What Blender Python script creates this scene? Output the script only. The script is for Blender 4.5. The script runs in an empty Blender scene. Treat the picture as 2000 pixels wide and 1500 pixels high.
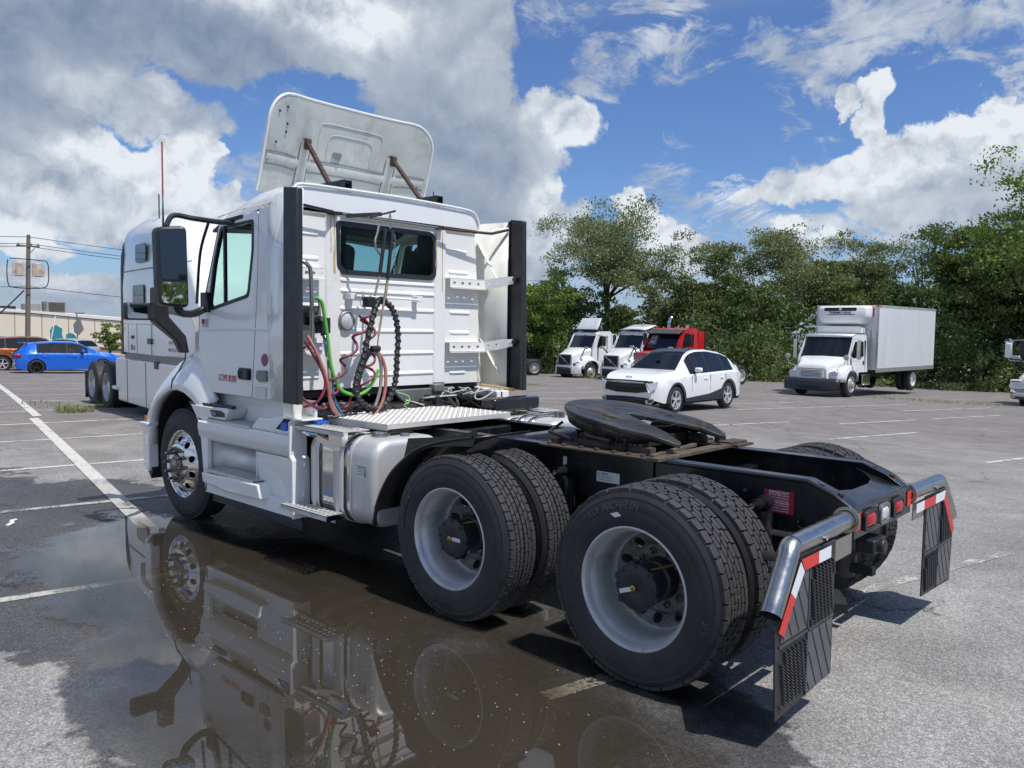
import bpy, bmesh, math, random
from math import sin, cos, pi, radians, sqrt, atan2
from mathutils import Vector, Matrix
from mathutils.geometry import tessellate_polygon
import numpy as np
random.seed(7)
scn = bpy.context.scene
COL = scn.collection
# ---------------------------------------------------------------- camera
CAM = Vector((-2.2159, 4.5148, 1.7836))
R_ = Vector((-0.73559564, -0.67727249, 0.01417822))
U_ = Vector((0.0572943, -0.04134621, 0.9975008))
F_ = Vector((0.67499364, -0.73456957, -0.06921795))
cd = bpy.data.cameras.new('camera'); cam = bpy.data.objects.new('camera', cd); COL.objects.link(cam)
cam.matrix_world = Matrix(((R_.x, U_.x, -F_.x, CAM.x), (R_.y, U_.y, -F_.y, CAM.y), (R_.z, U_.z, -F_.z, CAM.z), (0, 0, 0, 1)))
cd.sensor_width = 36; cd.lens = 28.523; cd.clip_start = 0.05; cd.clip_end = 3000
scn.camera = cam
scn.view_settings.view_transform = 'Standard'; scn.view_settings.look = 'None'
scn.view_settings.gamma = 1; scn.view_settings.exposure = 0.0
scn.view_settings.use_curve_mapping = False
# ---------------------------------------------------------------- sun
SUN_TRAVEL = Vector((0.52, 0.045, -1.0)).normalized()
sl = bpy.data.lights.new('sun', 'SUN'); sl.energy = 4.3; sl.angle = radians(0.5); sl.color = (1.0, 0.96, 0.9)
so = bpy.data.objects.new('sun', sl); COL.objects.link(so)
so.rotation_euler = SUN_TRAVEL.to_track_quat('-Z', 'Y').to_euler()
# ---------------------------------------------------------------- node helpers
class NT:
    def __init__(s, nt): s.nt = nt; s.n = nt.nodes; s.l = nt.links
    def put(s, sock, v):
        if v is None: return
        if isinstance(v, bpy.types.NodeSocket): s.l.new(v, sock)
        else:
            if hasattr(sock.default_value, '__len__') and not hasattr(v, '__len__'): v = [v] * len(sock.default_value)
            if hasattr(v, '__len__') and len(sock.default_value) == 4 and len(v) == 3: v = (*v, 1)
            sock.default_value = v
    def m(s, op, a, b=None, c=None, clamp=False):
        n = s.n.new('ShaderNodeMath'); n.operation = op; n.use_clamp = clamp
        for i, v in enumerate((a, b, c)):
            if v is not None: s.put(n.inputs[i], v)
        return n.outputs[0]
    def vm(s, op, a, b=None, out=0, scale=None):
        n = s.n.new('ShaderNodeVectorMath'); n.operation = op
        s.put(n.inputs[0], a); s.put(n.inputs[1], b)
        if scale is not None: s.put(n.inputs['Scale'], scale)
        return n.outputs[out]
    def sm(s, v, a, b, x=0.0, y=1.0, t='SMOOTHSTEP'):
        n = s.n.new('ShaderNodeMapRange'); n.interpolation_type = t
        s.put(n.inputs['Value'], v)
        for k, q in zip(('From Min', 'From Max', 'To Min', 'To Max'), (a, b, x, y)): s.put(n.inputs[k], q)
        return n.outputs[0]
    def noise(s, vec, scale, detail=3, rough=0.5, dist=0.0, col=False, lac=2.0):
        n = s.n.new('ShaderNodeTexNoise'); s.put(n.inputs['Vector'], vec)
        s.put(n.inputs['Scale'], scale); s.put(n.inputs['Detail'], detail); s.put(n.inputs['Roughness'], rough); s.put(n.inputs['Distortion'], dist)
        return n.outputs['Color' if col else 'Fac']
    def vor(s, vec, scale, feat='F1', out='Distance', rnd=1.0):
        n = s.n.new('ShaderNodeTexVoronoi'); n.feature = feat; s.put(n.inputs['Vector'], vec); s.put(n.inputs['Scale'], scale)
        s.put(n.inputs['Randomness'], rnd)
        return n.outputs[out]
    def mix(s, f, a, b, mode='MIX'):
        n = s.n.new('ShaderNodeMix'); n.data_type = 'RGBA'; n.blend_type = mode
        s.put(n.inputs[0], f); s.put(n.inputs[6], a); s.put(n.inputs[7], b)
        return n.outputs[2]
    def xyz(s, v):
        n = s.n.new('ShaderNodeSeparateXYZ'); s.put(n.inputs[0], v); return n.outputs
    def comb(s, x, y, z):
        n = s.n.new('ShaderNodeCombineXYZ'); s.put(n.inputs[0], x); s.put(n.inputs[1], y); s.put(n.inputs[2], z); return n.outputs[0]
    def bump(s, h, strength=0.3, dist=0.01, normal=None):
        n = s.n.new('ShaderNodeBump'); s.put(n.inputs['Height'], h); s.put(n.inputs['Strength'], strength); s.put(n.inputs['Distance'], dist)
        if normal is not None: s.put(n.inputs['Normal'], normal)
        return n.outputs[0]
# ---------------------------------------------------------------- world (sky with clouds laid out by compass direction)
SKY_H=[(-0.4322,0.3195,0.2714,0.0568,1.30,0.37),(-0.3318,0.2824,0.1073,0.0347,1.20,0.36),(-0.2799,0.2353,0.0568,0.1073,1.20,0.36),(-0.2862,0.3031,0.0947,0.0631,1.00,0.45),(-0.6337,0.3410,0.1073,0.0505,1.30,0.95),(-0.5357,0.3574,0.1641,0.0347,1.30,0.85),(-0.5810,0.3079,0.1073,0.0284,1.10,0.46),(-0.7361,0.3230,0.0947,0.1199,1.40,0.50),(-0.7793,0.2863,0.0473,0.1262,1.20,0.58),(-0.7369,0.2285,0.0947,0.0884,1.30,0.40),(-0.7991,0.1894,0.0694,0.0884,1.30,0.38),(-0.7811,0.1353,0.0947,0.0568,1.20,0.45),(-0.8758,0.2396,0.0568,0.0391,1.10,0.78),(-0.8485,0.2077,0.0505,0.0442,1.00,0.60),(-0.8526,0.1484,0.0410,0.0379,1.20,0.85),(-0.8782,0.1062,0.0600,0.0442,1.10,0.70),(-0.8254,0.0872,0.0757,0.0379,1.00,0.60),(-0.3648,0.2399,0.1262,0.0347,1.00,0.62),(-0.3219,0.2613,0.0568,0.0316,0.80,0.60),(-0.4151,0.2251,0.0884,0.0189,0.60,0.70),(-0.2970,0.1930,0.0820,0.0347,0.90,0.62),(-0.4570,0.1971,0.0328,0.0265,1.30,0.95),(-0.4380,0.1762,0.0473,0.0391,1.30,0.88),(-0.3987,0.1674,0.0694,0.0379,1.20,0.80),(-0.3587,0.1795,0.0505,0.0284,1.10,0.85),(-0.3242,0.1523,0.0947,0.0442,1.20,0.78),(-0.4242,0.1365,0.0884,0.0410,1.20,0.76),(-0.4781,0.1346,0.0473,0.0284,1.10,0.68),(-0.3525,0.1148,0.1136,0.0284,0.90,0.62),(-0.4289,0.0920,0.1136,0.0252,0.80,0.72),(-0.2742,0.0983,0.0473,0.0265,1.20,0.95),(-0.2942,0.0733,0.0568,0.0189,0.80,0.72),(-0.3362,0.0375,0.1262,0.0164,0.70,0.62),(-0.9716,0.1557,0.0265,0.0215,1.30,1.00),(-0.9868,0.1336,0.0303,0.0265,1.30,1.00),(-1.0104,0.1094,0.0379,0.0284,1.20,0.95),(-1.0381,0.0882,0.0473,0.0284,1.10,0.85),(-0.8626,0.1061,0.0379,0.0316,1.00,0.80),(-0.8870,0.1366,0.0379,0.0252,0.90,0.70),(-1.2428,0.2511,0.0240,0.0227,1.25,1.00),(-1.2118,0.2433,0.0151,0.0164,1.00,0.85),(-1.2387,0.2279,0.0221,0.0284,1.00,0.85),(-1.1613,0.1217,0.0252,0.0139,1.10,1.00),(-1.1949,0.1048,0.0252,0.0139,1.00,0.90),(-1.3144,0.1902,0.0757,0.0347,1.30,0.95),(-1.3604,0.2089,0.0442,0.0347,1.30,0.95),(-1.2652,0.1834,0.0568,0.0303,1.20,0.85),(-1.2085,0.1706,0.0884,0.0265,1.10,0.72),(-1.3353,0.1521,0.1010,0.0391,1.20,0.50),(-1.3762,0.1645,0.0568,0.0505,1.20,0.62),(-1.2873,0.1391,0.0947,0.0284,1.00,0.60),(-1.1431,0.1594,0.0757,0.0164,0.80,0.75)]
SKY_S=[(-0.9977,0.3468,0.0600,0.0303,0.90,0.62),(-0.9621,0.3350,0.0505,0.0252,0.70,0.55),(-0.9299,0.2926,0.0379,0.0240,0.75,0.60),(-0.9506,0.3139,0.0442,0.0252,0.60,0.60),(-1.0110,0.3012,0.0379,0.0189,0.50,0.55),(-1.0637,0.3083,0.0202,0.0164,0.70,0.55),(-1.1205,0.3161,0.0316,0.0379,0.80,0.55),(-1.1545,0.2978,0.0442,0.0252,0.70,0.50),(-1.1720,0.2729,0.0316,0.0252,0.85,0.60),(-1.2020,0.3240,0.0505,0.0347,0.90,0.60),(-1.2589,0.3224,0.1010,0.0379,0.90,0.62),(-1.3271,0.3179,0.0820,0.0347,0.80,0.66),(-1.3639,0.3169,0.0442,0.0505,0.90,0.62),(-1.3670,0.2573,0.0303,0.0227,0.80,0.62),(-1.0567,0.1591,0.0947,0.0114,0.70,0.60),(-1.0980,0.1465,0.0820,0.0158,0.60,0.70),(-1.1585,0.1953,0.0252,0.0189,0.50,0.60),(-1.2370,0.1193,0.2209,0.0284,0.90,0.62),(-1.0540,0.0520,0.1893,0.0505,0.70,0.60),(-0.9809,0.0761,0.1010,0.0316,0.90,0.70),(-0.8702,0.3653,0.0379,0.0158,0.30,0.60),(-1.1233,0.2413,0.0088,0.0252,0.40,0.50),(-1.0024,0.1835,0.0284,0.0139,0.45,0.60),(-0.5576,0.2190,0.0379,0.0379,0.50,0.50),(-0.5118,0.1765,0.0442,0.0379,0.60,0.50),(-0.3902,0.2610,0.0568,0.0252,0.50,0.50),(-1.3167,0.2412,0.0126,0.0063,0.30,0.60),(-0.3117,0.0149,0.1641,0.0316,0.90,0.50)]
w = bpy.data.worlds.new('World'); scn.world = w; w.use_nodes = True
w.cycles.sampling_method = 'MANUAL'; w.cycles.sample_map_resolution = 256
t = NT(w.node_tree); t.n.clear()
sky = t.n.new('ShaderNodeTexSky'); sky.sky_type = 'NISHITA'; sky.sun_disc = False
sky.sun_elevation = radians(62.4); sky.sun_rotation = atan2(-SUN_TRAVEL.x, -SUN_TRAVEL.y)
sky.air_density = 1.0; sky.dust_density = 0.6; sky.ozone_density = 2.0
tc = t.n.new('ShaderNodeTexCoord').outputs['Generated']
x, y, z = t.xyz(tc)
az = t.m('ARCTAN2', y, x); el = t.m('ARCSINE', z)
base = t.comb(az, el, 0.0)
wob = t.noise(tc, 9.0, 8, 0.62, 0.2, col=True)
wob2 = t.noise(tc, 34.0, 5, 0.6, 0.0, col=True)
w1 = t.vm('SCALE', t.vm('SUBTRACT', wob, (0.5, 0.5, 0.5)), scale=0.075)
w2 = t.vm('SCALE', t.vm('SUBTRACT', wob2, (0.5, 0.5, 0.5)), scale=0.030)
pH = t.vm('MULTIPLY', t.vm('ADD', t.vm('ADD', base, w1), w2), (1, 1, 0))
w3 = t.vm('SCALE', t.vm('SUBTRACT', t.noise(t.vm('MULTIPLY', tc, (1, 1, 2.2)), 7.0, 9, 0.66, 1.2, col=True), (0.5, 0.5, 0.5)), scale=0.22)
pS = t.vm('MULTIPLY', t.vm('ADD', base, w3), (1, 1, 0))
acc = None
def field(p, tab):
    global acc
    best = None
    for (a, e, ra, re, wt, br) in tab:
        d = t.vm('LENGTH', t.vm('MULTIPLY', t.vm('SUBTRACT', p, (a, e, 0)), (1 / (ra * 1.0 / cos(e)), 1 / re, 0)), out=1)
        g = t.m('MULTIPLY_ADD', d, -wt, wt)
        best = g if best is None else t.m('MAXIMUM', best, g)
        k = t.m('POWER', t.m('MAXIMUM', t.m('ADD', g, 0.25), 0.0), 2.2)
        v = t.vm('SCALE', (br, 1.0, 0.0), scale=k)
        acc = v if acc is None else t.vm('ADD', acc, v)
    return best
fh = field(pH, SKY_H); fs = field(pS, SKY_S)
ax, ay, _ = t.xyz(acc)
bright = t.m('DIVIDE', t.m('ADD', ax, 0.0006), t.m('ADD', ay, 0.001))
nd = t.noise(tc, 16.0, 9, 0.63, 0.3)
alH = t.sm(t.m('ADD', fh, t.m('MULTIPLY', t.m('SUBTRACT', nd, 0.5), 0.9)), 0.02, 0.24)
nsf = t.noise(t.vm('MULTIPLY', tc, (1, 1, 2.0)), 11.0, 9, 0.68, 0.9)
alS = t.m('MULTIPLY', t.sm(t.m('ADD', fs, t.m('MULTIPLY', t.m('SUBTRACT', nsf, 0.5), 1.7)), -0.05, 0.75), 0.88)
# clouds of the same kind all round the rest of the sky
gen = t.noise(t.vm('DIVIDE', tc, t.comb(t.m('ADD', z, 0.25), t.m('ADD', z, 0.25), 1.0)), 0.9, 9, 0.6, 0.2)
out_az = t.sm(t.m('ABSOLUTE', t.m('ADD', az, 0.826)), 0.62, 0.85)
out_el = t.sm(el, 0.33, 0.5)
alG = t.m('MULTIPLY', t.sm(gen, 0.47, 0.60), t.m('MAXIMUM', out_az, out_el))
al = t.m('MAXIMUM', t.m('MAXIMUM', alH, alS), alG)
al = t.m('MULTIPLY', al, t.sm(el, -0.04, 0.0))
# relief inside the clouds: lit from above, soft grey undersides
r1 = t.noise(t.vm('ADD', tc, w1), 13.0, 7, 0.55)
r2 = t.noise(t.vm('ADD', t.vm('ADD', tc, w1), (0, 0, 0.022)), 13.0, 7, 0.55)
rel = t.m('MULTIPLY', t.m('MULTIPLY', t.m('SUBTRACT', r1, r2), 2.4), t.sm(bright, 0.45, 0.9, 0.20, 1.0))
big = t.m('MULTIPLY', t.m('SUBTRACT', t.noise(tc, 6.0, 4, 0.45, 0.3), 0.5), t.sm(bright, 0.45, 0.9, 0.12, 0.24))
inside = t.m('MAXIMUM', out_az, out_el)
br = t.m('ADD', t.m('MULTIPLY', bright, t.m('SUBTRACT', 1.0, inside)), t.m('MULTIPLY', t.sm(gen, 0.5, 0.75, 0.8, 0.45), inside))
br = t.m('ADD', t.m('ADD', br, rel), big)
br = t.m('MINIMUM', t.m('MAXIMUM', br, 0.28), 1.05)
ccol = t.mix(t.sm(br, 0.3, 0.95, t='LINEAR'), (0.20, 0.272, 0.395), (0.80, 0.845, 0.90))
blue = t.vm('MULTIPLY', sky.outputs[0], (0.067, 0.087, 0.122))
hz = t.sm(el, 0.0, 0.20, 0.30, 0.0)
blue = t.mix(hz, blue, (0.36, 0.52, 0.74))
colr = t.mix(al, blue, ccol)
bg = t.n.new('ShaderNodeBackground'); t.put(bg.inputs[0], colr); bg.inputs[1].default_value = 1.0
wo = t.n.new('ShaderNodeOutputWorld'); t.l.new(bg.outputs[0], wo.inputs[0])
# ---------------------------------------------------------------- materials
def new_mat(name):
    m = bpy.data.materials.new(name); m.use_nodes = True
    t = NT(m.node_tree); b = m.node_tree.nodes['Principled BSDF']
    tc = t.n.new('ShaderNodeTexCoord').outputs['Object']
    return m, t, b, tc
def mat(name, c, rough=0.5, metal=0.0, var=0.12, vscale=6.0, bump=0.0, bscale=40.0, dirt=None, dirt_amt=0.0, dscale=3.0, coat=0.0, rvar=0.1, spec=0.5, stretch=(1, 1, 1)):
    m, t, b, tc = new_mat(name)
    tc = t.vm('MULTIPLY', tc, stretch)
    n = t.noise(tc, vscale, 5, 0.6)
    k = t.sm(n, 0.3, 0.7, 1 - var, 1 + var, 'LINEAR')
    col = t.vm('SCALE', c, scale=k)
    if dirt:
        d = t.sm(t.noise(tc, dscale, 8, 0.65, 0.5), 0.62 - 0.3 * dirt_amt, 0.72 - 0.1 * dirt_amt, 0, min(1, dirt_amt * 1.6))
        col = t.mix(d, col, dirt)
    t.put(b.inputs['Base Color'], col)
    t.put(b.inputs['Roughness'], t.sm(t.noise(tc, vscale * 1.7, 4, 0.6), 0.3, 0.7, max(0.02, rough - rvar), min(1, rough + rvar), 'LINEAR'))
    b.inputs['Metallic'].default_value = metal
    b.inputs['Specular IOR Level'].default_value = spec
    if coat: b.inputs['Coat Weight'].default_value = coat; b.inputs['Coat Roughness'].default_value = 0.04
    if bump: t.put(b.inputs['Normal'], t.bump(t.noise(tc, bscale, 3, 0.6), bump, 0.004))
    return m
def glass(name, tint=(0.02, 0.03, 0.03), trans=0.35, tcol=(0.6, 0.75, 0.7), oneside=True):
    m, t, b, tc = new_mat(name)
    b.inputs['Base Color'].default_value = (*tint, 1); b.inputs['Roughness'].default_value = 0.02
    b.inputs['Specular IOR Level'].default_value = 0.7
    tr = t.n.new('ShaderNodeBsdfTransparent'); tr.inputs[0].default_value = (*tcol, 1)
    mx = t.n.new('ShaderNodeMixShader'); mx.inputs[0].default_value = 1 - trans
    fr = t.n.new('ShaderNodeFresnel'); fr.inputs[0].default_value = 1.5
    ge = t.n.new('ShaderNodeNewGeometry')
    t.put(mx.inputs[0], t.m('MULTIPLY', t.m('MAXIMUM', fr.outputs[0], 1 - trans), t.m('SUBTRACT', 1.0, t.m('MULTIPLY', ge.outputs['Backfacing'], 1.0 if oneside else 0.12))))
    t.l.new(tr.outputs[0], mx.inputs[1]); t.l.new(b.outputs[0], mx.inputs[2])
    t.l.new(mx.outputs[0], t.n['Material Output'].inputs[0])
    return m
M = {}
M['white'] = mat('white_paint', (0.80, 0.81, 0.80), 0.22, 0, 0.02, 3, coat=0.6, rvar=0.04, dirt=(0.62, 0.60, 0.55), dirt_amt=0.10)
M['whitewall'] = mat('white_wall_paint', (0.80, 0.80, 0.77), 0.38, 0, 0.03, 3, dirt=(0.60, 0.55, 0.46), dirt_amt=0.22, dscale=2.2, rvar=0.08)
M['oldwhite'] = mat('weathered_fibreglass', (0.53, 0.56, 0.53), 0.55, 0, 0.10, 4, dirt=(0.36, 0.38, 0.37), dirt_amt=0.42, dscale=3.5)
M['fairwhite'] = mat('old_fairing_white', (0.72, 0.72, 0.67), 0.5, 0, 0.08, 4, dirt=(0.5, 0.46, 0.36), dirt_amt=0.3)
M['blackplastic'] = mat('black_plastic', (0.022, 0.023, 0.027), 0.42, 0, 0.15, 8, bump=0.05, bscale=300)
M['blackpaint'] = mat('black_frame_paint', (0.010, 0.011, 0.014), 0.28, 0, 0.3, 5, dirt=(0.06, 0.05, 0.04), dirt_amt=0.22, dscale=9, coat=0.3)
M['flapgrey'] = mat('flap_grey_plate', (0.085, 0.09, 0.10), 0.35, 0, 0.15, 12)
M['flapblack'] = mat('flap_louvre_plastic', (0.05, 0.052, 0.058), 0.3, 0, 0.1, 12)
M['dark'] = mat('dark_underside', (0.012, 0.012, 0.013), 0.7, 0, 0.3, 5, dirt=(0.05, 0.04, 0.03), dirt_amt=0.3, dscale=7)
M['rubber'] = mat('tyre_rubber', (0.021, 0.021, 0.023), 0.62, 0, 0.25, 7, bump=0.10, bscale=120, dirt=(0.05, 0.05, 0.048), dirt_amt=0.25, dscale=5)
M['tread'] = mat('tyre_tread', (0.038, 0.0375, 0.039), 0.8, 0, 0.25, 14, bump=0.3, bscale=160, dirt=(0.075, 0.072, 0.066), dirt_amt=0.3, dscale=9)
M['rim'] = mat('brushed_steel_rim', (0.55, 0.56, 0.56), 0.38, 0.4, 0.12, 5, dirt=(0.22, 0.20, 0.18), dirt_amt=0.3, dscale=6)
M['rimdark'] = mat('dirty_wheel_disc', (0.20, 0.195, 0.185), 0.6, 0.4, 0.3, 9, dirt=(0.06, 0.05, 0.045), dirt_amt=0.5, dscale=9)
M['chrome'] = mat('polished_aluminium', (0.72, 0.71, 0.69), 0.09, 1.0, 0.05, 6, rvar=0.04)
M['alu'] = mat('brushed_aluminium', (0.64, 0.63, 0.61), 0.42, 0.5, 0.08, 3, bump=0.04, bscale=200, rvar=0.08, dirt=(0.42, 0.40, 0.36), dirt_amt=0.2, stretch=(1, 1, 0.15))
M['alulight'] = mat('light_cast_aluminium', (0.58, 0.575, 0.55), 0.5, 0.35, 0.10, 9, dirt=(0.42, 0.40, 0.35), dirt_amt=0.35, dscale=5)
M['stainless'] = mat('stainless_tube', (0.46, 0.45, 0.42), 0.28, 1.0, 0.10, 9, rvar=0.08)
M['mirrorglass'] = mat('mirror_glass', (0.75, 0.78, 0.8), 0.02, 1.0, 0.0, 1, rvar=0.0)
M['darkmirror'] = mat('dark_mirror_glass', (0.06, 0.07, 0.085), 0.03, 0.9, 0.0, 1, rvar=0.0)
M['treadplate'] = mat('white_deck_plate', (0.60, 0.59, 0.55), 0.5, 0.2, 0.06, 5, dirt=(0.40, 0.37, 0.31), dirt_amt=0.3, dscale=6)
M['cablegrey'] = mat('cable_grey', (0.06, 0.055, 0.055), 0.5)
M['rust'] = mat('rusty_steel', (0.080, 0.062, 0.048), 0.75, 0.2, 0.3, 14, dirt=(0.13, 0.062, 0.03), dirt_amt=0.35, dscale=10)
M['brownsteel'] = mat('brown_strut_steel', (0.085, 0.05, 0.04), 0.6, 0.3, 0.25, 14)
M['grease'] = mat('greased_plate_steel', (0.036, 0.034, 0.034), 0.40, 0.3, 0.6, 5, bump=0.35, bscale=45, dirt=(0.15, 0.10, 0.06), dirt_amt=0.42, dscale=4, rvar=0.15)
M['brass'] = mat('brass', (0.5, 0.33, 0.14), 0.3, 1.0)
M['red'] = mat('red_plastic', (0.45, 0.02, 0.02), 0.35, 0, 0.05)
M['redhose'] = mat('dark_red_hose', (0.17, 0.018, 0.032), 0.45, 0, 0.2, 30)
M['greenhose'] = mat('green_hose', (0.12, 0.46, 0.06), 0.4, 0, 0.1, 20)
M['greyhose'] = mat('grey_hose', (0.26, 0.22, 0.20), 0.55, 0, 0.2, 20)
M['pinkhose'] = mat('faded_red_hose', (0.36, 0.15, 0.12), 0.5, 0, 0.2, 20)
M['bluehose'] = mat('blue_hose', (0.05, 0.14, 0.28), 0.5, 0, 0.2, 20)
M['blackhose'] = mat('black_wrapped_hose', (0.014, 0.014, 0.016), 0.4, 0, 0.2, 30)
M['blue'] = mat('blue_plastic', (0.02, 0.12, 0.6), 0.4)
M['redtape'] = mat('red_reflective_tape', (0.62, 0.035, 0.03), 0.35, 0, 0.05, 60)
M['whitetape'] = mat('white_reflective_tape', (0.75, 0.78, 0.82), 0.35, 0, 0.05, 60)
M['lens'] = mat('clear_lamp_lens', (0.62, 0.63, 0.65), 0.12, 0.15, 0.25, 40, bump=0.4, bscale=70)
M['redlens'] = mat('red_lamp_lens', (0.38, 0.012, 0.015), 0.15, 0, 0.15, 60, bump=0.3, bscale=120)
M['amber'] = mat('amber_lens', (0.45, 0.14, 0.02), 0.25)
M['redink'] = mat('red_print', (0.45, 0.03, 0.04), 0.4)
M['blackink'] = mat('black_print', (0.02, 0.02, 0.025), 0.5)
M['whiteink'] = mat('white_print', (0.75, 0.75, 0.74), 0.5)
M['greyink'] = mat('grey_print', (0.22, 0.23, 0.25), 0.5)
M['label'] = mat('label_film', (0.62, 0.66, 0.64), 0.4, 0, 0.05, 30)
M['glass'] = glass('cab_glass', (0.012, 0.018, 0.018), 0.86, (0.78, 0.90, 0.86))
M['darkglass'] = glass('dark_glass', (0.008, 0.010, 0.012), 0.12, (0.5, 0.6, 0.6), False)
M['interior'] = mat('cab_interior', (0.05, 0.052, 0.056), 0.8, 0, 0.2, 5)
M['seatcloth'] = mat('seat_cloth', (0.03, 0.031, 0.035), 0.9, 0, 0.2, 9)
M['redpaint'] = mat('red_paint', (0.50, 0.012, 0.014), 0.2, 0, 0.03, coat=0.7)
M['bluepaint'] = mat('bright_blue_paint', (0.004, 0.13, 0.62), 0.2, 0.1, 0.03, coat=0.8)
M['bluedark'] = mat('dark_blue_paint', (0.01, 0.07, 0.25), 0.22, 0.2, 0.03, coat=0.8)
M['orangepaint'] = mat('burnt_orange_paint', (0.38, 0.11, 0.03), 0.24, 0.3, 0.05, coat=0.8)
M['silverpaint'] = mat('pale_silver_paint', (0.45, 0.46, 0.46), 0.25, 0.4, 0.05, coat=0.7)
M['maroonpaint'] = mat('maroon_paint', (0.16, 0.05, 0.04), 0.3, 0.2, 0.05, coat=0.5)
M['boxwhite'] = mat('box_panel_white', (0.70, 0.71, 0.72), 0.32, 0.1, 0.05, 1.5, dirt=(0.52, 0.53, 0.53), dirt_amt=0.25, dscale=1.5, stretch=(1, 1, 0.12))
M['greymetal'] = mat('grey_metal', (0.22, 0.22, 0.22), 0.5, 0.5)
M['wood'] = mat('weathered_pole_wood', (0.17, 0.14, 0.11), 0.9, 0, 0.2, 4, bump=0.3, bscale=20, stretch=(6, 6, 0.5))
M['bark'] = mat('tree_bark', (0.055, 0.045, 0.036), 0.95, 0, 0.3, 3, bump=0.4, bscale=12)
M['tanwall'] = mat('tan_stucco', (0.80, 0.71, 0.56), 0.9, 0, 0.05, 0.3)
M['tantrim'] = mat('white_roof_trim', (0.80, 0.79, 0.75), 0.6, 0, 0.05, 1)
M['brownband'] = mat('brown_band', (0.10, 0.07, 0.055), 0.8)
M['teal'] = mat('teal_panel', (0.03, 0.27, 0.31), 0.6)
M['hvac'] = mat('hvac_metal', (0.30, 0.29, 0.27), 0.6, 0.3)
def leafmat(name, c1, c2, tl=(0.10, 0.17, 0.02)):
    m, t, b, tc = new_mat(name)
    oi = t.n.new('ShaderNodeNewGeometry')
    rnd = t.noise(tc, 0.9, 4, 0.6)
    r2 = oi.outputs['Random Per Island']
    f = t.m('ADD', t.m('MULTIPLY', r2, 0.6), t.sm(rnd, 0.35, 0.65, 0, 0.4))
    c = t.mix(f, c1, c2)
    t.put(b.inputs['Base Color'], c); b.inputs['Roughness'].default_value = 0.5
    b.inputs['Specular IOR Level'].default_value = 0.3
    tr = t.n.new('ShaderNodeBsdfTranslucent'); t.put(tr.inputs[0], t.mix(0.5, c, tl))
    mx = t.n.new('ShaderNodeMixShader'); mx.inputs[0].default_value = 0.38
    t.l.new(b.outputs[0], mx.inputs[1]); t.l.new(tr.outputs[0], mx.inputs[2]); t.l.new(mx.outputs[0], t.n['Material Output'].inputs[0])
    return m
M['leaf0'] = leafmat('leaves_mid_green', (0.10, 0.135, 0.042), (0.235, 0.275, 0.10))
M['leaf1'] = leafmat('leaves_pale_green', (0.155, 0.185, 0.075), (0.33, 0.36, 0.18))
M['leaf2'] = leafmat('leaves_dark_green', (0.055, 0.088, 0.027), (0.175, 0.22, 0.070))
M['leaf3'] = leafmat('leaves_bright_green', (0.12, 0.19, 0.035), (0.26, 0.34, 0.08))
M['grass'] = leafmat('grass_blades', (0.16, 0.20, 0.06), (0.34, 0.34, 0.14))
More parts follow.
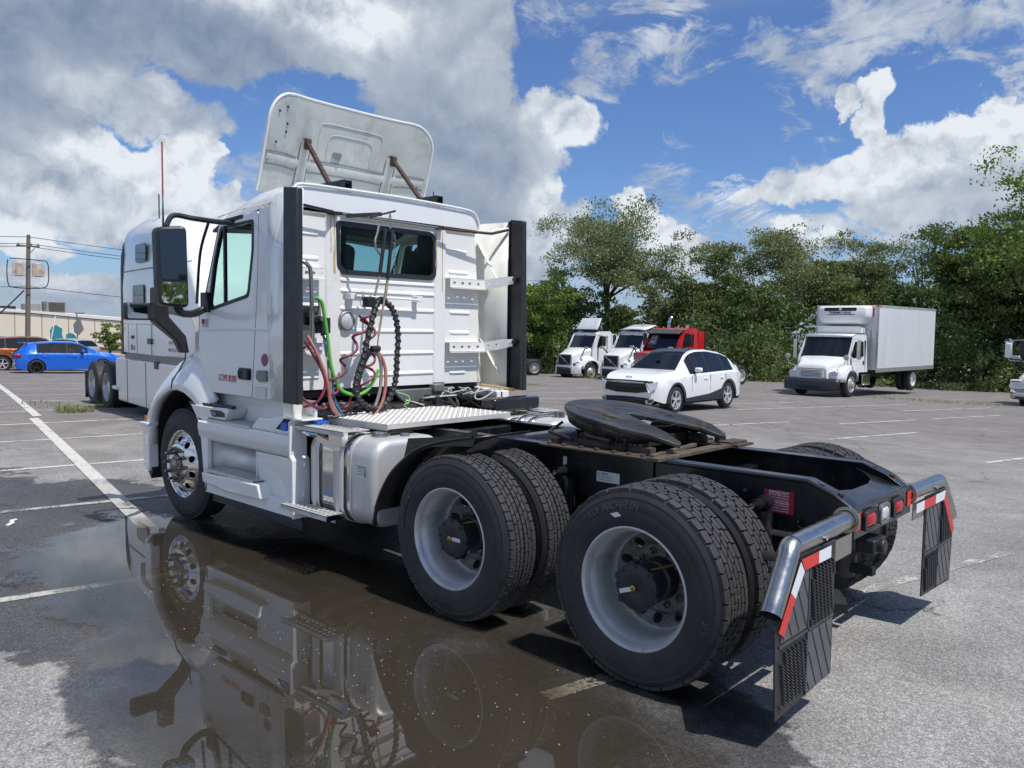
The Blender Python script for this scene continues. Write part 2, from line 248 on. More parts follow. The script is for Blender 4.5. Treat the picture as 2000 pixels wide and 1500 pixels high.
# ---------------------------------------------------------------- mesh helpers
def link(o, parent=None):
    COL.objects.link(o)
    if parent is not None: o.parent = parent
    return o
def tag(o, label=None, cat=None, group=None, kind=None):
    if label: o['label'] = label
    if cat: o['category'] = cat
    if group: o['group'] = group
    if kind: o['kind'] = kind
    return o
def empty(name, loc=(0, 0, 0), rz=0.0, tilt=None):
    o = bpy.data.objects.new(name, None); o.empty_display_size = 0.3
    link(o); o.location = loc; o.rotation_euler = (tilt[0] if tilt else 0, tilt[1] if tilt else 0, rz)
    return o
def copy_tree(o, parent=None):
    c = o.copy(); COL.objects.link(c); c.parent = parent
    for ch in list(o.children): copy_tree(ch, c)
    return c
def setmat(o, m):
    for ch in [o] + list(o.children_recursive):
        if ch.type == 'MESH' and len(ch.data.materials) == 0: ch.data.materials.append(m)
class MB:
    def __init__(s): s.v = []; s.f = []
    def add(s, vs, fs):
        k = len(s.v); s.v += [tuple(v) for v in vs]; s.f += [tuple(i + k for i in f) for f in fs]; return s
    def box(s, x0, x1, y0, y1, z0, z1):
        vs = [(x, y, z) for x in (x0, x1) for y in (y0, y1) for z in (z0, z1)]
        return s.add(vs, [(0, 1, 3, 2), (4, 6, 7, 5), (0, 4, 5, 1), (2, 3, 7, 6), (0, 2, 6, 4), (1, 5, 7, 3)])
    def cbox(s, c, sx, sy, sz, rot=None):
        M3 = rot if rot is not None else Matrix.Identity(3)
        vs = [Vector(c) + M3 @ Vector((a * sx / 2, b * sy / 2, d * sz / 2)) for a in (-1, 1) for b in (-1, 1) for d in (-1, 1)]
        return s.add(vs, [(0, 1, 3, 2), (4, 6, 7, 5), (0, 4, 5, 1), (2, 3, 7, 6), (0, 2, 6, 4), (1, 5, 7, 3)])
    def beam(s, a, b, wx, wy, up=(0, 0, 1)):
        a = Vector(a); b = Vector(b); d = (b - a); L = d.length; d.normalize()
        u = Vector(up); sd = d.cross(u)
        if sd.length < 1e-4: sd = d.cross(Vector((1, 0, 0)))
        sd.normalize(); u = sd.cross(d)
        R = Matrix((d, sd, u)).transposed()
        return s.cbox((a + b) / 2, L, wx, wy, R)
    def prism(s, pts, fn, a, b):   # pts 2D, fn(p,q,t)->xyz
        n = len(pts)
        vs = [fn(p, q, a) for p, q in pts] + [fn(p, q, b) for p, q in pts]
        fs = [tuple(range(n)), tuple(range(2 * n - 1, n - 1, -1))] + [(i, i + n, (i + 1) % n + n, (i + 1) % n) for i in range(n)]
        return s.add(vs, fs)
    def tube(s, pts, r, n=10, caps=True, closed=False, flat=None):
        P = [Vector(p) for p in pts]; N = len(P); up = None; rings = []
        for i, p in enumerate(P):
            if closed: d = P[(i + 1) % N] - P[i - 1]
            else: d = P[min(i + 1, N - 1)] - P[max(i - 1, 0)]
            d.normalize()
            if up is None:
                up = Vector((0, 0, 1)) if abs(d.z) < 0.9 else Vector((1, 0, 0))
            sd = d.cross(up).normalized(); up = sd.cross(d).normalized()
            rr = r[i] if hasattr(r, '__len__') else r
            fl = flat or 1.0
            rings.append([p + sd * (cos(2 * pi * k / n) * rr * fl) + up * (sin(2 * pi * k / n) * rr) for k in range(n)])
        vs = [v for rg in rings for v in rg]; fs = []
        for i in range(N if closed else N - 1):
            j = (i + 1) % N
            for k in range(n): fs.append((i * n + k, j * n + k, j * n + (k + 1) % n, i * n + (k + 1) % n))
        if caps and not closed: fs.append(tuple(range(n - 1, -1, -1))); fs.append(tuple((N - 1) * n + k for k in range(n)))
        return s.add(vs, fs)
    def lathe(s, prof, c=(0, 0, 0), axis=(0, 1, 0), n=32, closed=False, cap=False, a0=0.0, a1=2 * pi):
        ax = Vector(axis).normalized(); u = Vector((0, 0, 1)) if abs(ax.z) < 0.9 else Vector((1, 0, 0))
        sd = ax.cross(u).normalized(); u = sd.cross(ax).normalized(); c = Vector(c)
        full = abs(a1 - a0 - 2 * pi) < 1e-6; nn = n if full else n + 1
        vs = []
        for h, r in prof:
            for k in range(nn):
                a = a0 + (a1 - a0) * k / n
                vs.append(c + ax * h + sd * (cos(a) * r) + u * (sin(a) * r))
        fs = []; m = len(prof)
        for i in range(m if closed else m - 1):
            j = (i + 1) % m
            for k in range(n):
                k2 = (k + 1) % nn if full else k + 1
                fs.append((i * nn + k, i * nn + k2, j * nn + k2, j * nn + k))
        if cap: fs.append(tuple(range(nn))); fs.append(tuple((m - 1) * nn + k for k in range(nn - 1, -1, -1)))
        return s.add(vs, fs)
    def cyl(s, a, b, r, n=16):
        a = Vector(a); b = Vector(b); return s.lathe([(0, r), ((b - a).length, r)], a, b - a, n, cap=True)
    def loft(s, secs, close=False, caps=False, closeu=False):
        n = len(secs[0]); vs = [p for sc in secs for p in sc]; fs = []
        for i in range(len(secs) - (0 if closeu else 1)):
            i2 = (i + 1) % len(secs)
            for k in range(n if close else n - 1):
                k2 = (k + 1) % n
                fs.append((i * n + k, i * n + k2, i2 * n + k2, i2 * n + k))
        if caps: fs.append(tuple(range(n))); fs.append(tuple((len(secs) - 1) * n + k for k in range(n - 1, -1, -1)))
        return s.add(vs, fs)
    def panel(s, outer, holes=(), fn=None, th=None):
        polys = [list(outer)] + [list(h) for h in holes]
        tris = tessellate_polygon([[Vector((p, q, 0)) for p, q in pl] for pl in polys])
        flat = [pt for pl in polys for pt in pl]
        A = [Vector(fn(p, q)) for p, q in flat]
        if th is None: return s.add(A, tris)
        T = Vector(th); n = len(A)
        fs = [tuple(tr) for tr in tris] + [tuple(i + n for i in reversed(tr)) for tr in tris]
        k = 0
        for pl in polys:
            L = len(pl)
            fs += [(k + i, k + (i + 1) % L, k + (i + 1) % L + n, k + i + n) for i in range(L)]
            k += L
        return s.add(A + [v + T for v in A], fs)
    def mirror_y(s):
        k = len(s.v); s.v += [(x, -y, z) for x, y, z in s.v]; s.f += [tuple(reversed([i + k for i in f])) for f in s.f[:]]; return s
    def build(s, name, m, parent=None, bevel=0.0, smooth=35, solid=0.0, sub=0, kind=None, label=None, fix=True, seg=2):
        me = bpy.data.meshes.new(name); me.from_pydata(s.v, [], s.f)
        if fix:
            bm = bmesh.new(); bm.from_mesh(me)
            bmesh.ops.remove_doubles(bm, verts=bm.verts, dist=1e-5)
            bmesh.ops.recalc_face_normals(bm, faces=bm.faces); bm.to_mesh(me); bm.free()
        if smooth: me.shade_smooth(); me.set_sharp_from_angle(angle=radians(smooth))
        me.materials.append(m if not isinstance(m, str) else M[m])
        o = bpy.data.objects.new(name, me); link(o, parent)
        if solid: md = o.modifiers.new('s', 'SOLIDIFY'); md.thickness = solid; md.offset = -1
        if sub: md = o.modifiers.new('u', 'SUBSURF'); md.levels = md.render_levels = sub
        if bevel:
            md = o.modifiers.new('b', 'BEVEL'); md.width = bevel; md.segments = seg; md.limit_method = 'ANGLE'; md.angle_limit = radians(40); md.harden_normals = False
        if kind: o['kind'] = kind
        if label: o['label'] = label
        return o
def smooth_path(pts, n=8, closed=False):
    P = [Vector(p) for p in pts]; N = len(P); out = []
    rng = range(N if closed else N - 1)
    for i in rng:
        p0 = P[(i - 1) % N] if closed or i > 0 else P[0]; p1 = P[i]; p2 = P[(i + 1) % N]
        p3 = P[(i + 2) % N] if closed or i < N - 2 else P[-1]
        for k in range(n):
            u = k / n
            out.append(0.5 * ((2 * p1) + (p2 - p0) * u + (2 * p0 - 5 * p1 + 4 * p2 - p3) * u * u + (3 * p1 - p0 - 3 * p2 + p3) * u ** 3))
    if not closed: out.append(P[-1])
    return out
def rrect(x0, x1, y0, y1, r, n=5):
    out = []
    for cx, cy, a in ((x1 - r, y1 - r, 0), (x0 + r, y1 - r, 90), (x0 + r, y0 + r, 180), (x1 - r, y0 + r, 270)):
        for k in range(n + 1):
            q = radians(a + 90 * k / n); out.append((cx + r * cos(q), cy + r * sin(q)))
    return out
def rpoly(pts, r, n=4):   # round the corners of a polygon
    out = []; N = len(pts)
    for i in range(N):
        p = Vector(pts[i]); a = Vector(pts[i - 1]); b = Vector(pts[(i + 1) % N])
        ra = min(r, (a - p).length * 0.45, (b - p).length * 0.45)
        s0 = p + (a - p).normalized() * ra; s1 = p + (b - p).normalized() * ra
        for k in range(n + 1):
            u = k / n; q = s0 * (1 - u) ** 2 + p * 2 * u * (1 - u) + s1 * u * u; out.append((q.x, q.y))
    return out
def circ(cx, cy, r, n=12): return [(cx + r * cos(2 * pi * k / n), cy + r * sin(2 * pi * k / n)) for k in range(n)]
def text(st, size, fn, m, name, parent, depth=0.002, align='CENTER', bold=0.0, sx=1.0):
    cu = bpy.data.curves.new('t', 'FONT'); cu.body = st; cu.size = size; cu.align_x = align; cu.align_y = 'CENTER'
    cu.extrude = depth; cu.offset = bold; cu.resolution_u = 2
    o = bpy.data.objects.new('t', cu); COL.objects.link(o)
    dg = bpy.context.evaluated_depsgraph_get(); ev = o.evaluated_get(dg); me = ev.to_mesh()
    vs = [fn(v.co.x * sx, v.co.y, v.co.z) for v in me.vertices]; fs = [tuple(p.vertices) for p in me.polygons]
    ev.to_mesh_clear(); bpy.data.objects.remove(o); bpy.data.curves.remove(cu)
    b = MB(); b.add(vs, fs)
    return b.build(name, m, parent, smooth=0, fix=False)
def G(x, y): return 0.028 * min(y + 1.5, 0.0) - 0.015 * max(x - 14, 0)
# ---------------------------------------------------------------- asphalt ground
WET = [(3.2, 1.9, 2.1, 0.95, 0.0), (1.6, 2.1, 1.7, 1.1, -0.45), (0.2, 2.1, 1.5, 0.95, -0.5), (4.2, 1.5, 1.25, 0.55, 0.1), (2.0, 1.2, 2.6, 0.55, 0.0), (0.9, 2.6, 1.0, 0.55, -0.4)]
DAMP = [(4.2, 1.9, 3.3, 1.6, 0.0), (2.6, 2.1, 2.6, 1.0, -0.3), (0.4, 2.0, 1.9, 1.5, -0.4), (5.9, 1.7, 1.9, 1.0, -0.15), (0.3, 2.6, 1.0, 0.6, -0.5), (3.4, 0.2, 3.4, 1.2, 0), (7.6, 1.9, 1.2, 0.45, -.2), (5.0, 2.9, 1.7, 1.0, 0.3)]
def blobfield(t, P, tab):
    best = None
    for (cx, cy, rx, ry, a) in tab:
        d = t.vm('SUBTRACT', P, (cx, cy, 0)); X, Y, _ = t.xyz(d)
        u = t.m('DIVIDE', t.m('ADD', t.m('MULTIPLY', X, cos(a)), t.m('MULTIPLY', Y, sin(a))), rx)
        v = t.m('DIVIDE', t.m('SUBTRACT', t.m('MULTIPLY', Y, cos(a)), t.m('MULTIPLY', X, sin(a))), ry)
        g = t.m('MULTIPLY', t.m('SUBTRACT', 1.0, t.m('SQRT', t.m('ADD', t.m('MULTIPLY', u, u), t.m('MULTIPLY', v, v)))), min(rx, ry))
        best = g if best is None else t.m('MAXIMUM', best, g)
    return best
def flat(t, tc): return t.vm('MULTIPLY', tc, (1, 1, 0))
def asphalt(name, paint=None):
    m, t, b, tc = new_mat(name); P = flat(t, tc)
    stones = t.vor(P, 130.0, 'F1', 'Color'); sx, _, _ = t.xyz(stones)
    sd = t.vor(P, 130.0, 'F1', 'Distance')
    mid = t.noise(P, 28.0, 4, 0.7); lowf = t.noise(P, 0.35, 5, 0.6); patch = t.noise(P, 1.6, 5, 0.6, 0.4)
    sp = t.sm(sx, 0.35, 1.0, 0.74, 1.45, 'LINEAR')
    col = t.mix(t.sm(lowf, 0.35, 0.65), (0.235, 0.224, 0.212), (0.315, 0.305, 0.29))
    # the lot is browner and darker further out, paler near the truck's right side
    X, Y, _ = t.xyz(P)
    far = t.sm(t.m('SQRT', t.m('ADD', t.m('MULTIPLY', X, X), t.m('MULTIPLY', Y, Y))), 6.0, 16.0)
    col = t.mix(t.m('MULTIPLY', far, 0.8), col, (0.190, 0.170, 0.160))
    col = t.vm('SCALE', col, scale=t.m('MULTIPLY', sp, t.sm(mid, 0.3, 0.7, 0.75, 1.25, 'LINEAR')))
    col = t.vm('SCALE', col, scale=t.sm(patch, 0.3, 0.7, 0.85, 1.12))
    # pale worn streaks and tan stain near the back right
    st = t.sm(t.noise(t.vm('MULTIPLY', P, (0.5, 1.0, 1)), 1.1, 6, 0.65, 0.8), 0.56, 0.72)
    col = t.mix(t.m('MULTIPLY', st, 0.35), col, (0.40, 0.35, 0.28))
    # dark oil and drip spots
    oil = t.sm(t.noise(P, 0.8, 6, 0.7, 0.3), 0.62, 0.74)
    col = t.mix(t.m('MULTIPLY', oil, 0.45), col, (0.05, 0.047, 0.045))
    pits = t.sm(t.vor(P, 9.0, 'F1'), 0.02, 0.07)
    col = t.mix(t.m('MULTIPLY', t.m('SUBTRACT', 1.0, pits), 0.7), col, (0.03, 0.028, 0.026))
    # cracks
    cw = t.vm('ADD', P, t.vm('SCALE', t.noise(P, 2.2, 5, 0.7, col=True), scale=0.7))
    ck = t.vor(cw, 0.55, 'DISTANCE_TO_EDGE', 'Distance')
    crack = t.m('MULTIPLY', t.sm(ck, 0.0, 0.007, 1.0, 0.0), t.sm(t.noise(P, 0.5, 2), 0.50, 0.60))
    col = t.mix(t.m('MULTIPLY', crack, 0.85), col, (0.02, 0.018, 0.016))
    edge = t.m('MULTIPLY', t.m('SUBTRACT', t.noise(P, 2.0, 8, 0.62), 0.5), 1.5)
    fd = t.m('ADD', blobfield(t, P, DAMP), edge)
    damp = t.sm(fd, 0.0, 0.10)
    dcol = t.mix(1.0, col, (0.30, 0.305, 0.32), 'MULTIPLY')
    if paint:
        wear = t.m('ADD', t.m('MULTIPLY', t.noise(P, 42.0, 4, 0.75), 0.6), t.m('MULTIPLY', t.noise(P, 3.0, 5, 0.6), 0.55))
        pm = t.m('MULTIPLY', t.sm(wear, paint[1], paint[1] + 0.07), t.m('SUBTRACT', 1.0, crack))
        pc = t.vm('SCALE', paint[0], scale=t.sm(mid, 0.3, 0.7, 0.8, 1.15, 'LINEAR'))
        col = t.mix(pm, col, pc); dcol = t.mix(pm, dcol, t.vm('SCALE', pc, scale=0.8))
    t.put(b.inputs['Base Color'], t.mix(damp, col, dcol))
    t.put(b.inputs['Roughness'], t.mix(damp, (0.85, 0.85, 0.85), t.mix(t.sm(sx, 0.8, 0.95), (0.55,) * 3, (0.25,) * 3)))
    h = t.m('ADD', t.m('MULTIPLY', sd, -0.7), t.m('MULTIPLY', mid, 0.6))
    h = t.m('SUBTRACT', h, t.m('MULTIPLY', crack, 1.5))
    t.put(b.inputs['Normal'], t.bump(h, 0.6, 0.005))
    b.inputs['Specular IOR Level'].default_value = 0.35
    return m
gm = asphalt('asphalt')
g = MB(); XS = [-1500, 14, 1500]; YS = [-1500, -1.5, 1500]
g.loft([[(x, y, G(x, y)) for y in YS] for x in XS])
tag(g.build('ground', gm, smooth=0), kind='structure')
# painted stall lines (a skewed grid of its own)
lm = asphalt('worn_white_paint', ((0.62, 0.60, 0.54), 0.50)); lm2 = asphalt('worn_wide_paint', ((0.62, 0.60, 0.54), 0.47)); lm4 = asphalt('broken_paint', ((0.60, 0.58, 0.53), 0.575)); lm3 = asphalt('faded_paint', ((0.40, 0.38, 0.34), 0.55))
UL = Vector((-0.2079, -0.9781)); UF = Vector((-0.9781, 0.2079))
def line(a, b, wd, m, name='parking_line'):
    a = Vector(a); b = Vector(b); d = (b - a).normalized(); n = Vector((-d.y, d.x)) * wd / 2
    k = max(2, int((b - a).length / 0.5)); mb = MB(); 
    secs = []
    for i in range(k + 1):
        q = a + (b - a) * i / k
        secs.append([(q.x + s * n.x, q.y + s * n.y, G(q.x + s * n.x, q.y + s * n.y) + 0.004 + (0.004 if wd > 0.15 else 0)) for s in (-1, 1)])
    mb.loft(secs); return tag(mb.build(name, m, smooth=0), kind='structure')
line((27.5, -3.42), (14.6, -0.62), 0.151, lm2); line((14.3, -0.46), (4.8, 1.53), 0.151, lm2)
for (x, y) in ((3.36, 1.84), (6.12, 1.3), (8.5, 0.62), (11.02, -0.35), (13.35, -0.5), (15.9, -1.0), (18.75, -1.9), (21.2, -2.2), (24.2, -2.9), (27.9, -3.6), (31.1, -4.6), (34.6, -5.4)):
    c = Vector((x, y)); fy = 1.53 - (x - 4.8) * 0.2126; c = c + UL * ((y - fy) / 0.978)
    line(c - UL * 5.4, c + UL * (5.4 if x > 4 else .25), 0.10, lm)
line((0.235, 1.58), (0.13, 1.12), 0.10, lm); line((-0.16, -0.5), (-0.76, -3.3), 0.10, lm4); line((-2.1, 3.2), (-3.5, -3.4), 0.10, lm3)
for a, b in (((6.45, -11.3), (5.88, -14.0)), ((3.75, -11.0), (3.14, -14.27)), ((8.46, -16.46), (6.6, -25.2)), ((9.9, -17.9), (9.0, -22.2)), ((4.96, -14.73), (4.25, -18.1)), ((4.1, -19.0), (3.3, -22.8)), ((11.84, -25.0), (11.0, -29)), ((14.0, -12.4), (12.9, -17.6)), ((16.3, -15.6), (15.2, -20.8)), ((19.2, -17.0), (18.0, -22.3)), ((22.0, -20), (20.8, -25.6)), ((5.6, -21.5), (4.4, -26.8)), ((0.85, -9.9), (0.1, -13.4))):
    line(a, b, 0.09, lm)
for a, b in (((27.0, -25.9), (-3.0, -19.5)), ((22, -15.3), (-6, -9.35)), ((9.57, -30.34), (8.45, -36.49)), ((6.9, -29.5), (5.8, -35)), ((23, -31.5), (-8, -24.9))):
    line(a, b, 0.10, lm3)
# puddle: a thin sheet of standing water just above the asphalt
m, t, b, tc = new_mat('puddle_water'); P = flat(t, tc)
edge = t.m('MULTIPLY', t.m('SUBTRACT', t.noise(P, 2.4, 8, 0.62), 0.5), 0.85)
grain = t.m('MULTIPLY', t.m('SUBTRACT', t.vor(P, 95.0, 'F1', 'Distance'), 0.5), 0.16)
f = t.m('ADD', t.m('ADD', blobfield(t, P, WET), edge), grain)
islands = t.m('MULTIPLY', t.sm(t.noise(P, 55.0, 4, 0.7), 0.66, 0.70), t.sm(t.noise(P, 1.5, 3), 0.50, 0.60))
mask = t.m('MULTIPLY', t.sm(f, 0.0, 0.09), t.m('SUBTRACT', 1.0, islands))
gl = t.n.new('ShaderNodeBsdfGlossy'); gl.inputs['Roughness'].default_value = 0.0
t.put(gl.inputs['Normal'], t.bump(t.noise(P, 5.0, 2, 0.5), 0.02, 0.003))
clear = t.n.new('ShaderNodeBsdfTransparent'); deep = t.n.new('ShaderNodeBsdfTransparent')
dn = t.sm(f, 0.05, 0.6)
t.put(deep.inputs[0], t.mix(dn, (0.95, 0.94, 0.92), (0.72, 0.66, 0.56)))
silt = t.n.new('ShaderNodeBsdfDiffuse'); t.put(silt.inputs[0], (0.058, 0.048, 0.034))
body = t.n.new('ShaderNodeMixShader'); t.put(body.inputs[0], t.m('MULTIPLY', dn, 0.68)); t.l.new(deep.outputs[0], body.inputs[1]); t.l.new(silt.outputs[0], body.inputs[2])
fr = t.n.new('ShaderNodeFresnel'); fr.inputs[0].default_value = 1.36
wsh = t.n.new('ShaderNodeMixShader'); t.put(wsh.inputs[0], t.m('MINIMUM', t.m('MULTIPLY', fr.outputs[0], 1.9), 1.0)); t.l.new(body.outputs[0], wsh.inputs[1]); t.l.new(gl.outputs[0], wsh.inputs[2])
fin = t.n.new('ShaderNodeMixShader'); t.put(fin.inputs[0], mask); t.l.new(clear.outputs[0], fin.inputs[1]); t.l.new(wsh.outputs[0], fin.inputs[2])
t.l.new(fin.outputs[0], t.n['Material Output'].inputs[0])
pd = MB(); pd.loft([[(x, y, 0.014) for y in (0.45, 4.6)] for x in (-1.6, 6.6)])
tag(pd.build('puddle', m, smooth=0), kind='structure')
# small pale bits floating in and lying round the puddle
bits = MB()
for i in range(260):
    cl_ = random.choice(((2.4, 2.3), (1.6, 2.1), (0.9, 2.2), (1.2, 1.8), (0.2, 1.9))); x = random.gauss(cl_[0], .38); y = random.gauss(cl_[1], 0.26) ; s = random.choice((0.0018, 0.0022, 0.003, 0.0045))
    if y < 1.25 or y > 4: continue
    a = random.uniform(0, pi); k = [(x + s * cos(a + q) * random.uniform(.7, 1.2), y + s * sin(a + q) * random.uniform(.5, 1.2)) for q in (0, 1.2, 2.4, 3.6, 5)]
    bits.prism(k, lambda p, q, t: (p, q, t), 0.0145, 0.0165)
tag(bits.build('floating_debris', mat('pale_debris', (0.36, 0.35, 0.32), 0.6), smooth=0), kind='stuff', label='tiny pale specks of debris floating in the puddle beside the truck', cat='debris')
# ---------------------------------------------------------------- truck wheels
def tyre_prof(w=0.28, R=0.493, rb=0.300):
    return [(-.03, rb - .002), (-.014, rb + .006), (-.004, rb + .03), (0, .36), (0, .385), (-.004, .40), (-.003, .405), (-.012, .44), (-.016, .452), (-.015, .456), (-.024, .472), (-.030, .482), (-.036, .489), (-.050, R), (-w + .050, R), (-w + .036, .489), (-w + .024, .472), (-w + .012, .44), (-w, .40), (-w, .34), (-w + .012, rb + .01), (-w + .03, rb - .002)]
def tread_blocks(w=0.28, rows=((0.052, 0.040, 0), (0.090, 0.026, .5), (0.1215, 0.026, .2), (0.1585, 0.026, .7), (0.190, 0.026, .3), (0.228, 0.040, .55)), n=50, r0=.488, r1=.5065, seed=1):
    rnd = random.Random(seed); mb = MB()
    for (h, hw, ph) in rows:
        for k in range(n):
            a = 2 * pi * (k + ph) / n; da = 2 * pi / n * (0.43 if hw < .03 else 0.455)
            sk = rnd.uniform(-.12, .12) + (0.2 if hw < .03 else 0); jt = rnd.uniform(-.0012, .0006)
            vs = []
            for r, sh in ((r0, 1.0), (r1 + jt, 0.93)):
                for (u, v) in ((-1, -1), (1, -1), (1.12, 0), (1, 1), (-1, 1), (-.88, 0)):
                    aa = a + da * u * sh + sk * da * v; hh = -h + v * hw / 2 * sh
                    rr = r - (0.006 if (hw > .03 and ((v < 0) == (h > .14)) and v != 0) else 0)
                    vs.append((rr * cos(aa), hh, rr * sin(aa)))
            mb.add(vs, [(6, 7, 8, 9, 10, 11)] + [(i, (i + 1) % 6, (i + 1) % 6 + 6, i + 6) for i in range(6)])
    return mb
def side_text(parent, st, r, a0, size, m, flip=1, h=0.0015):
    def fn(x, y, z):
        a = a0 + x / r
        rr = r + y
        hb = 0.0 if rr < .405 else -(rr - .405) * 0.30
        return (rr * cos(a) * flip, hb + h * (1 if z > 0 else -1), rr * sin(a))
    return text(st, size, fn, m, 'sidewall_lettering', parent, depth=0.001, bold=0.0015)
def mk_tyre(parent, y, seed=1, n=50, lettering=None, steer=False, sgn=1, kind_rows=None):
    t = MB(); t.lathe([(h, r) for h, r in tyre_prof()], n=96, closed=True)
    to = t.build('tyre', 'rubber', parent, smooth=40); to.location = (0, y, 0); to.rotation_euler = (0, 0, 0 if sgn > 0 else pi)
    if steer:
        b = MB()
        for h, w in ((0.055, .034), (0.098, .032), (0.140, .034), (0.182, .032), (0.225, .034)):
            b.lathe([(-h - w / 2, .485), (-h - w / 2 + .001, .504), (-h + w / 2 - .001, .504), (-h + w / 2, .485)], n=96)
        b.build('tread', 'rubber', to, smooth=30)
    else:
        rows = kind_rows or ((0.052, 0.040, 0), (0.090, 0.026, .5), (0.1215, 0.026, .2), (0.1585, 0.026, .7), (0.190, 0.026, .3), (0.228, 0.040, .55))
        b = tread_blocks(rows=rows, n=n, seed=seed).build('tread', 'tread', to, smooth=0, bevel=0.0)
    return to
def holed_disc(r_out, r_in, nh, rh_c, rh, fn, th):
    mb = MB(); holes = [circ(0, 0, r_in, 40)] + [circ(rh_c * cos(2 * pi * (k + .5) / nh), rh_c * sin(2 * pi * (k + .5) / nh), rh, 14) for k in range(nh)]
    return mb.panel(circ(0, 0, r_out, 64), holes, fn, th)
def mk_deep_rim(parent):   # outer dual wheel: deep dish with hand holes, nuts and black hub
    r = MB(); r.lathe([(-.035, .288), (-.035, .314), (-.016, .315), (-.008, .310), (-.007, .304), (-.016, .296), (-.034, .290), (-.062, .284), (-.072, .274), (-.150, .262), (-.20, .262), (-.225, .256), (-.235, .245)], n=72)
    r.build('rim', 'rim', parent, smooth=50)
    def cone(p, q):
        rr = sqrt(p * p + q * q); h = -.235 - (.245 - rr) * 0.62 if rr > .175 else -.235 - .0434
        return (p, h, q)
    d = MB(); hs = [circ(.207 * cos(2 * pi * (k + .5) / 10), .207 * sin(2 * pi * (k + .5) / 10), .027, 14) for k in range(10)]
    d.panel(circ(0, 0, .245, 60), [circ(0, 0, .175, 40)] + hs, cone, (0, -.012, 0))
    d.panel(circ(0, 0, .175, 40), [circ(0, 0, .112, 30)], cone, (0, -.012, 0))
    d.build('wheel_disc', 'rimdark', parent, smooth=30)
    for k in range(10):
        a = 2 * pi * k / 10; c = (.1425 * cos(a), 0, .1425 * sin(a))
        nb = MB(); nb.lathe([(-.285, .019), (-.262, .019), (-.258, .012), (-.235, .011), (-.232, 0.0)], c, n=6); o = nb.build('wheel_nut', 'rimdark', parent, smooth=30)
    hub = MB(); hub.lathe([(-.30, .112), (-.20, .108), (-.19, .095), (-.10, .093), (-.095, .116), (-.050, .120), (-.042, .114), (-.038, .09), (-.034, .05), (-.040, .03), (-.040, 0)], n=32)
    for k in range(8):
        a = 2 * pi * k / 8; hub.cyl((.104 * cos(a), -.045, .104 * sin(a)), (.104 * cos(a), -.034, .104 * sin(a)), .008, 6)
    for k in range(6):
        a = 2 * pi * (k + .3) / 6; hub.cbox((.115 * cos(a), -.07, .115 * sin(a)), .03, .05, .03)
    ho = hub.build('axle_hub', 'blackplastic', parent, smooth=35)
    MB().lathe([(-.045, .018), (-.020, .016), (-.018, .008), (-.012, .007), (-.012, 0)], n=14).build('hub_fitting', 'brass', ho)
    return ho
def drive_wheel(parent, x, sgn, seed, rows=None, n=50, rot=0.0, lettering=()):
    wl = empty('wheel_hub_carrier'); wl.name = 'drive_wheel'; wl.parent = parent; wl.location = (x, sgn * 1.22, .502)
    wl.rotation_euler = (0, 0, 0 if sgn > 0 else pi)
    t1 = mk_tyre(wl, 0, seed, n, kind_rows=rows); t2 = mk_tyre(wl, -.335, seed + 5, n, kind_rows=rows)
    t2.name = 'tyre'
    mk_deep_rim(wl)
    r2 = MB(); r2.lathe([(-.37, .29), (-.37, .314), (-.35, .314), (-.345, .30), (-.38, .284), (-.5, .262), (-.6, .29)], n=48); r2.build('inner_rim', 'rimdark', wl)
    for (st, rr, a, sz) in lettering: side_text(wl, st, rr, a, sz, 'letterrubber')
    return wl
def steer_wheel(parent, x, sgn, yy=1.155):
    wl = empty('steer_wheel'); wl.parent = parent; wl.location = (x, sgn * yy, .502); wl.rotation_euler = (0, 0, 0 if sgn > 0 else pi)
    mk_tyre(wl, 0, steer=True)
    r = MB(); r.lathe([(-.035, .288), (-.035, .312), (-.014, .313), (-.008, .306), (-.014, .297), (-.028, .290), (-.045, .284)], n=72)
    r.build('rim', 'chrome', wl, smooth=50)
    def H(rr): 
        pts = [(.286, -.045), (.262, -.020), (.235, .0), (.19, .026), (.165, .034), (.10, .036)]
        for (r1, h1), (r2, h2) in zip(pts, pts[1:]):
            if rr >= r2: return h2 + (h1 - h2) * (rr - r2) / (r1 - r2)
        return .036
    f = lambda p, q: (p, H(sqrt(p * p + q * q)), q)
    d = MB(); hs = [circ(.226 * cos(2 * pi * (k + .5) / 10), .226 * sin(2 * pi * (k + .5) / 10), .029, 16) for k in range(10)]
    d.panel(circ(0, 0, .262, 60), [circ(0, 0, .190, 60)] + hs, f, (0, -.02, 0))
    d.panel(circ(0, 0, .286, 60), [circ(0, 0, .262, 60)], f, (0, -.02, 0))
    d.lathe([(.026, .190), (.034, .165), (.036, .10), (.02, .095), (-.05, .09)], n=60)
    d.build('wheel_disc', 'chrome', wl, smooth=40)
    bk = MB(); bk.lathe([(-.05, .28), (-.09, .02)], n=32); bk.build('brake_drum', 'dark', wl)
    for k in range(10):
        a = 2 * pi * k / 10 + .1; c = (.143 * cos(a), 0, .143 * sin(a))
        MB().lathe([(.034, .021), (.050, .018), (.052, .0155), (.085, .013), (.090, .016), (.096, .014), (.100, 0)], c, n=10).build('wheel_nut', 'brownchrome', wl, smooth=40)
    hb = MB(); hb.lathe([(.0, .092), (.045, .088), (.055, .075), (.058, .055), (.072, .050), (.085, .034), (.090, 0)], n=32)
    for k in range(6):
        a = 2 * pi * k / 6; hb.cyl((.066 * cos(a), .05, .066 * sin(a)), (.066 * cos(a), .066, .066 * sin(a)), .008, 6)
    hb.build('hub_cap', 'greymetal', wl, smooth=40)
    return wl
M['letterrubber'] = mat('lettering_rubber', (0.031, 0.031, 0.033), 0.55)
